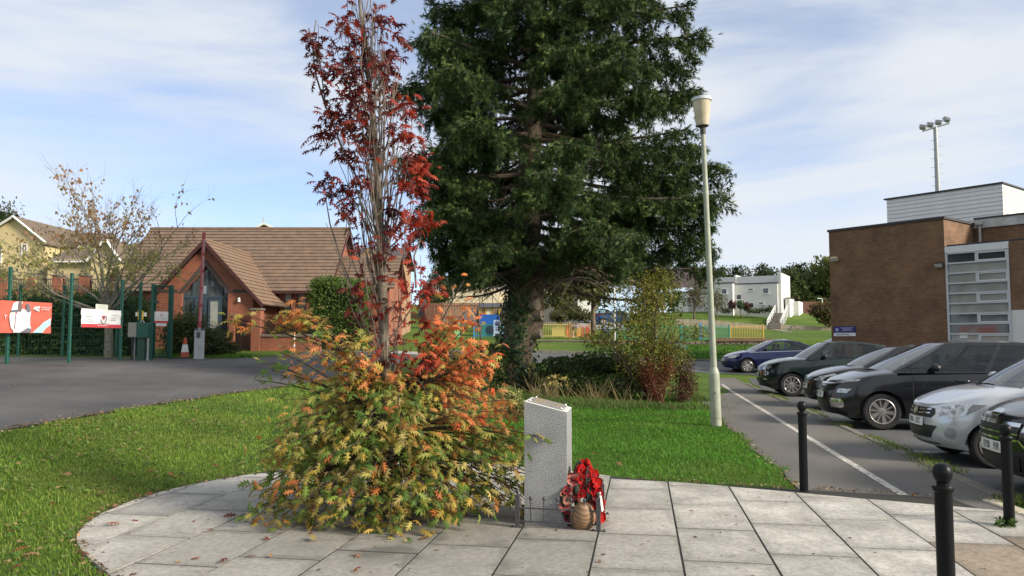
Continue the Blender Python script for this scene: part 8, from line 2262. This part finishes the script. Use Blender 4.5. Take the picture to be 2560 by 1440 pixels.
# white flag pole behind the shrub
p_ = P(1537, 880, 30); p_.z = HT(p_.x, p_.y); t = thing('flagpole', 'thin white flagpole rising behind the yellow-green shrub', 'pole', p_)
b = MB(); zt = ZV(682, 30) - p_.z; b.tube([(0, 0, -.1), (0, 0, zt)], [.042, .035], 8); b.build('pole', mat('white pole', (.66, .66, .64), .5), t, smooth=40)
b = MB(); b.lathe([(.05, 0), (.06, .03), (.03, .07), (.005, .08)], 8, (0, 0, zt)); b.build('pole_cap', mat('white pole', (.66, .66, .64), .5), t, smooth=40)

# ---- playground railings in coloured sections
DR = 54.9
def railing(label, u0, u1, col, name, v0=812, v1=850, d=DR):
    t = thing('railing', label, 'railing', (0, 0, 0), 0, 'bow-topped playground railings'); x0, x1 = P(u0, 830, d).x, P(u1, 830, d).x; zb = ZV(v1, d); zt = ZV(v0, d); m_ = mat(name, col, .5)
    n = max(3, int((x1 - x0) / .115)); b = MB()
    for k in range(n): x = x0 + (x1 - x0) * (k + .5) / n; b.box(x - .011, x + .011, d, d + .022, zb - .05, zt)
    b.build('bars', m_, t); b = MB(); b.box(x0, x1, d - .01, d + .032, zt - .16, zt - .12); b.box(x0, x1, d - .01, d + .032, zb + .06, zb + .10); b.build('rail', m_, t)
    for x in (x0, x1): b = MB(); b.box(x - .04, x + .04, d - .04, d + .04, zb - .3, zt + .04); b.build('post', m_, t)
YELP, ORP, BLP, GRP, REDP = (.55, .46, .13), (.50, .24, .12), (.05, .25, .50), (.03, .28, .16), (.45, .03, .03)
railing('blue railing section in front of the play house', 1185, 1258, BLP, 'railing blue', 806, 842)
railing('long yellow railing section right of the spruce trunk', 1352, 1425, YELP, 'railing yellow', 806, 843)
railing('orange railing section behind the bending person', 1426, 1475, (.52, .30, .15), 'railing orange', 809, 844)
railing('green railing section behind the tall shrub', 1560, 1700, GRP, 'railing green', 812, 848)
railing('green and blue railing section before the blue picnic table', 1702, 1824, (.03, .30, .25), 'railing teal', 812, 849)
railing('yellow and orange railing section at the right end of the playground', 1826, 1908, (.60, .38, .08), 'railing amber', 812, 848)
p_ = P(1751, 830, 54.7); b = MB(); b.box(p_.x - .07, p_.x + .07, 54.66, 54.78, ZV(852, 54.7), ZV(808, 54.7)); o = b.build('gate_post', mat('railing blue', BLP, .5)); tag(o, 'thick blue gate post in the playground railings', 'post')
# play panels
for (u0, u1, v0, v1, c, lab) in ((1380, 1412, 812, 840, (.48, .40, .12), 'yellow play panel behind the yellow railings'), (1415, 1423, 810, 838, (.60, .13, .05), 'orange-red play panel beside the yellow one'), (1442, 1453, 817, 840, (.55, .30, .04), 'amber round-topped play panel behind the bending person'), (1455, 1459, 815, 840, (.45, .05, .04), 'thin red play panel'), (1464, 1472, 815, 835, (.45, .03, .03), 'red round play panel at the end of the orange railing')):
    d = 57.0; x0, x1 = P(u0, 830, d).x, P(u1, 830, d).x; z0, z1 = ZV(v1, d), ZV(v0, d); m_ = mat('panel ' + lab, c, .5)
    t = thing('activity_board', lab, 'play board', (0, 0, 0), 0, 'play panels'); b = MB(); r_ = (x1 - x0) / 2
    b.prism([(x0, z0), (x1, z0), (x1, z1 - .2)] + [((x0 + x1) / 2 + r_ * math.cos(a), z1 - .2 + .2 * math.sin(a)) for a in np.linspace(.2, 2.94, 8)] + [(x0, z1 - .2)], (0, d, 0), (1, 0, 0), (0, 0, 1), (0, .08, 0)); b.build('board', m_, t)
    for x in (x0 + .04, x1 - .04): b = MB(); b.box(x - .04, x + .04, d + .085, d + .16, HT(x, d) - .2, z1 - .25); b.build('post', m_, t)
def play_house():
    d = 57.5; t = thing('play_house', 'blue and yellow play house with a dark roof in the playground', 'play house', (0, 0, 0))
    x0, x1 = P(1200, 790, d).x, P(1248, 790, d).x; zg = HT(x0, d)
    zb1, zb0, zy1, zr = ZV(786, d), ZV(809, d), ZV(772, d), ZV(757, d)
    BL = mat('play blue', (.012, .10, .42), .5); YE = mat('play yellow', (.60, .38, .03), .5)
    lbox(t, 'wall', x0, x1, d, d + 1.5, zb0, zb1, BL)
    lbox(t, 'lower_panel', x0 + .15, x1 - .2, d + .06, d + 1.4, zg - .1, zb0 - .003, mat('play green', (.02, .16, .12), .5))
    b = MB(); b.lathe([(.33, 0), (.33, .02)], 18, M=Matrix.Translation(((x0 + x1) / 2 + .05, d + .058, ZV(825, d))) @ Matrix.Rotation(R(90), 4, 'X')); b.build('porthole', mat('play dark hole', (.01, .012, .02), .6), t)
    for f in (0, .30, .62, 1): x = x0 + (x1 - x0) * f; b = MB(); b.box(x - .05, x + .05, d - .01, d + .09, zb1 + .003, zy1); b.build('post', YE, t)
    lbox(t, 'beam', x0 - .05, x1 + .05, d - .015, d + .10, zy1 + .003, zy1 + .10, YE)
    lbox(t, 'window_board', x0 + (x1 - x0) * .34, x0 + (x1 - x0) * .58, d + .03, d + .05, zb1 + .003, zy1 - .03, mat('play cream', (.66, .60, .48), .6))
    lbox(t, 'window_board', x0 + (x1 - x0) * .06, x0 + (x1 - x0) * .26, d + .03, d + .05, zb1 + .003, zy1 - .03, mat('play brown', (.28, .14, .08), .6))
    b = MB(); b.prism([(d - .25, zy1 + .10), (d + .6, zr), (d + 1.5, zy1 + .10)], (x0 - .12, 0, 0), (0, 1, 0), (0, 0, 1), (x1 - x0 + .24, 0, 0)); b.build('roof', mat('play dark roof', (.055, .055, .065), .6), t)
play_house()
def notice_board():
    d = 45.0; t = thing('back_of_sign', 'dark grey shaped back of a sign on two posts left of the play house', 'sign', (0, 0, 0))
    q = lambda z, v: (P(1100 + z / 9.0, 690 + v / 9.0, d).x, ZV(690 + v / 9.0, d))
    b = MB(); b.prism([q(470, 1120), (q(470, 900)), q(545, 760), q(560, 700), q(610, 676), q(670, 690), q(720, 740), q(760, 770), q(830, 770), q(862, 800), q(905, 1130)], (0, d, 0), (1, 0, 0), (0, 0, 1), (0, .05, 0)); b.build('board', mat('sign back grey', (.14, .145, .15), .6), t)
    for z_, zb_ in (((850, 700), (945, 1440)), ((470, 1000), (470, 1340))):
        x0, za = q(*z_); x1, zb__ = q(*zb_); b = MB(); b.tube([(x1, d - .04, min(zb__, HT(x1, d)) - .2), (x0, d - .04, za)], .045, 6); b.build('post', M_BLACK, t)
notice_board()
def poster(label, u0, u1, v0, v1, d=54.6):
    t = thing('poster', label, 'poster', (0, 0, 0), 0, 'pale blue posters on the railings'); x0, x1 = P(u0, 820, d).x, P(u1, 820, d).x; z0, z1 = ZV(v1, d), ZV(v0, d); w, h = x1 - x0, z1 - z0
    lbox(t, 'sheet', x0, x1, d, d + .02, z0, z1, mat('poster pale blue', (.38, .50, .68), .5, var=.2, scale=3))
    b = MB(); b.lathe([(.17, 0), (.17, .006)], 16, M=Matrix.Translation((x0 + w * .35, d - .001, z0 + h * .78)) @ Matrix.Rotation(R(90), 4, 'X')); b.build('emblem', mat('poster violet', (.12, .11, .28), .5), t)
    lbox(t, 'print', x0 + w * .15, x0 + w * .8, d - .006, d - .002, z0 + h * .54, z0 + h * .58, mat('poster ink', (.03, .05, .14), .5)); lbox(t, 'print', x0 + w * .12, x0 + w * .9, d - .006, d - .002, z0 + h * .12, z0 + h * .15, mat('poster ink', (.03, .05, .14), .5)); lbox(t, 'print', x0, x1, d - .005, d - .001, z0, z0 + h * .08, WHT_P)
poster('pale blue poster hung on the railings left of the spruce trunk', 1234, 1258, 800, 841)
poster('pale blue poster hung on the railings right of the spruce trunk', 1340, 1356, 800, 841)
lbx = P(1145, 830, 56); b = MB(); b.bbox(lbx.x - .25, lbx.x + .25, 56, 56.1, HT(lbx.x, 56), ZV(807, 56), .02); o = b.build('play_board', mat('play pale green', (.22, .55, .25), .5)); tag(o, 'pale green play board left of the sign back', 'play panel')
# picnic tables
def picnic(label, u, v, d, s, m_, rz=0.0):
    p_ = P(u, v, d); p_.z = HT(p_.x, p_.y); t = thing('picnic_table', label, 'picnic table', p_, rz)
    for k in range(4): lbox(t, 'top_plank', -.8 * s, .8 * s, (-.34 + k * .18) * s, (-.18 + k * .18) * s, .70 * s, .745 * s, m_)
    for y in (-.75, .62):
        lbox(t, 'seat_plank', -.8 * s, .8 * s, y * s, (y + .14) * s, .42 * s, .46 * s, m_)
    for x in (-.55, .5):
        b = MB()
        for sg in (-1, 1): b.tube([((x) * s, sg * .62 * s, 0), (x * s, sg * .22 * s, .70 * s)], .05 * s, 4)
        b.box((x - .03) * s, (x + .03) * s, -.7 * s, .7 * s, .36 * s, .42 * s); b.build('trestle', m_, t)
picnic('weathered grey picnic table on the grass beside the brick building', 1984, 840, 80, .85, mat('grey picnic wood', (.16, .17, .15), .9), R(70))
picnic('blue picnic table behind the teal railings', 1760, 840, 60, 1.0, mat('picnic blue', (.03, .05, .22), .6), R(20))
picnic('green picnic table behind the tall shrub where a person sits', 1522, 842, 58, .9, mat('picnic teal', (.05, .16, .17), .7), R(10))

# ---- people (small in the view): each body one skinned surface
def person(label, loc, rz, joints, cols, scale=1.0):
    """joints: name -> (xyz, radius); one connected skeleton with the pelvis as root"""
    order = ['pelvis', 'waist', 'chest', 'neck', 'head', 'crown', 'sh_l', 'el_l', 'ha_l', 'sh_r', 'el_r', 'ha_r', 'hip_l', 'kn_l', 'an_l', 'to_l', 'hip_r', 'kn_r', 'an_r', 'to_r']
    edges = [('pelvis', 'waist'), ('waist', 'chest'), ('chest', 'neck'), ('neck', 'head'), ('head', 'crown'), ('chest', 'sh_l'), ('sh_l', 'el_l'), ('el_l', 'ha_l'), ('chest', 'sh_r'), ('sh_r', 'el_r'), ('el_r', 'ha_r'), ('pelvis', 'hip_l'), ('hip_l', 'kn_l'), ('kn_l', 'an_l'), ('an_l', 'to_l'), ('pelvis', 'hip_r'), ('hip_r', 'kn_r'), ('kn_r', 'an_r'), ('an_r', 'to_r')]
    rad = dict(pelvis=.14, waist=.13, chest=.15, neck=.055, head=.095, crown=.08, sh_l=.075, el_l=.045, ha_l=.035, sh_r=.075, el_r=.045, ha_r=.035, hip_l=.095, kn_l=.062, an_l=.045, to_l=.04, hip_r=.095, kn_r=.062, an_r=.045, to_r=.04)
    me = bpy.data.meshes.new('tmp'); me.from_pydata([joints[k] for k in order], [(order.index(a), order.index(c)) for a, c in edges], [])
    o = bpy.data.objects.new('tmp', me); COL.objects.link(o)
    md = o.modifiers.new('skin', 'SKIN'); o.modifiers.new('sub', 'SUBSURF').levels = 1
    sv = me.skin_vertices[0].data
    for i, k in enumerate(order): sv[i].radius = (rad[k], rad[k]); sv[i].use_root = (k == 'pelvis')
    dg = bpy.context.evaluated_depsgraph_get(); m2 = bpy.data.meshes.new_from_object(o.evaluated_get(dg)); bpy.data.objects.remove(o, do_unlink=True)
    J = {k: Vector(joints[k]) for k in order}
    ca = m2.color_attributes.new('Col', 'FLOAT_COLOR', 'POINT')
    part = dict(pelvis='legs', hip_l='legs', hip_r='legs', kn_l='shin', kn_r='shin', an_l='shin', an_r='shin', to_l='shoe', to_r='shoe', waist='top', chest='top', sh_l='top', sh_r='top', el_l='arm', el_r='arm', ha_l='skin', ha_r='skin', neck='skin', head='skin', crown='hair')
    for v in m2.vertices:
        k = min(order, key=lambda q: (J[q] - v.co).length - rad[q] * .5); c = cols.get(part[k], cols['skin']); ca.data[v.index].color = (*c, 1)
    m2.materials.clear(); m2.materials.append(mat_attr('person surface', .8, 0, .2)); m2.polygons.foreach_set('use_smooth', [True] * len(m2.polygons)); m2.name = 'person'
    ob = obj('person', m2, None, loc, (0, 0, rz)); ob.scale = (scale,) * 3
    return tag(ob, label, 'person')
STAND = dict(pelvis=(0, 0, .95), waist=(0, 0, 1.10), chest=(0, 0, 1.32), neck=(0, 0, 1.50), head=(0, -.02, 1.62), crown=(0, 0, 1.70), sh_l=(-.20, 0, 1.40), el_l=(-.26, .02, 1.12), ha_l=(-.27, -.08, .86), sh_r=(.20, 0, 1.40), el_r=(.26, .02, 1.12), ha_r=(.25, -.10, .88), hip_l=(-.10, 0, .88), kn_l=(-.11, -.02, .50), an_l=(-.11, .02, .08), to_l=(-.12, -.14, .04), hip_r=(.10, 0, .88), kn_r=(.12, -.02, .50), an_r=(.12, .02, .08), to_r=(.13, -.14, .04))
BEND = dict(STAND, waist=(0, -.12, 1.04), chest=(0, -.36, 1.10), neck=(0, -.54, 1.10), head=(0, -.66, 1.08), crown=(0, -.74, 1.05), sh_l=(-.18, -.42, 1.08), el_l=(-.19, -.48, .80), ha_l=(-.14, -.56, .55), sh_r=(.18, -.42, 1.08), el_r=(.19, -.48, .80), ha_r=(.14, -.58, .56))
SIT = dict(STAND, pelvis=(0, 0, .50), waist=(0, -.02, .66), chest=(0, -.06, .90), neck=(0, -.08, 1.07), head=(0, -.12, 1.19), crown=(0, -.11, 1.27), sh_l=(-.20, -.06, .98), el_l=(-.24, -.16, .74), ha_l=(-.14, -.38, .72), sh_r=(.20, -.06, .98), el_r=(.24, -.16, .74), ha_r=(.14, -.38, .72), hip_l=(-.11, -.08, .49), kn_l=(-.13, -.45, .48), an_l=(-.13, -.45, .08), to_l=(-.13, -.60, .04), hip_r=(.11, -.08, .49), kn_r=(.13, -.45, .48), an_r=(.13, -.45, .08), to_r=(.13, -.60, .04))
SK = (.42, .26, .19)
x = P(1432, 840, 56.2); person('person in light blue top and dark shorts bending over behind the railings', (x.x, x.y, HT(x.x, x.y)), R(75), BEND, dict(skin=SK, top=(.30, .40, .62), arm=SK, legs=(.012, .012, .016), shin=SK, shoe=(.6, .6, .6), hair=(.30, .20, .10)), .82)
x = P(1507, 840, 57.2); person('person in grey top sitting at the playground table', (x.x, x.y, HT(x.x, x.y)), R(100), SIT, dict(skin=SK, top=(.22, .25, .32), arm=(.22, .25, .32), legs=(.04, .05, .10), shin=(.04, .05, .10), shoe=(.1, .1, .1), hair=(.05, .035, .03)), 1.05)
x = P(1438, 776, 86.5); person('person in black clothes walking by the far parked cars', (x.x, x.y, HT(x.x, x.y) + .03), R(60), STAND, dict(skin=SK, top=(.012, .012, .016), arm=(.012, .012, .016), legs=(.015, .015, .02), shin=(.015, .015, .02), shoe=(.05, .05, .05), hair=(.03, .02, .02)), 1.05)
x = P(1385, 776, 86); person('person in an orange jacket beyond the playground', (x.x, x.y, HT(x.x, x.y) + .03), R(0), STAND, dict(skin=SK, top=(.65, .16, .03), arm=(.65, .16, .03), legs=(.60, .15, .03), shin=(.03, .03, .05), shoe=(.05, .05, .05), hair=(.05, .04, .03)), 1.05)
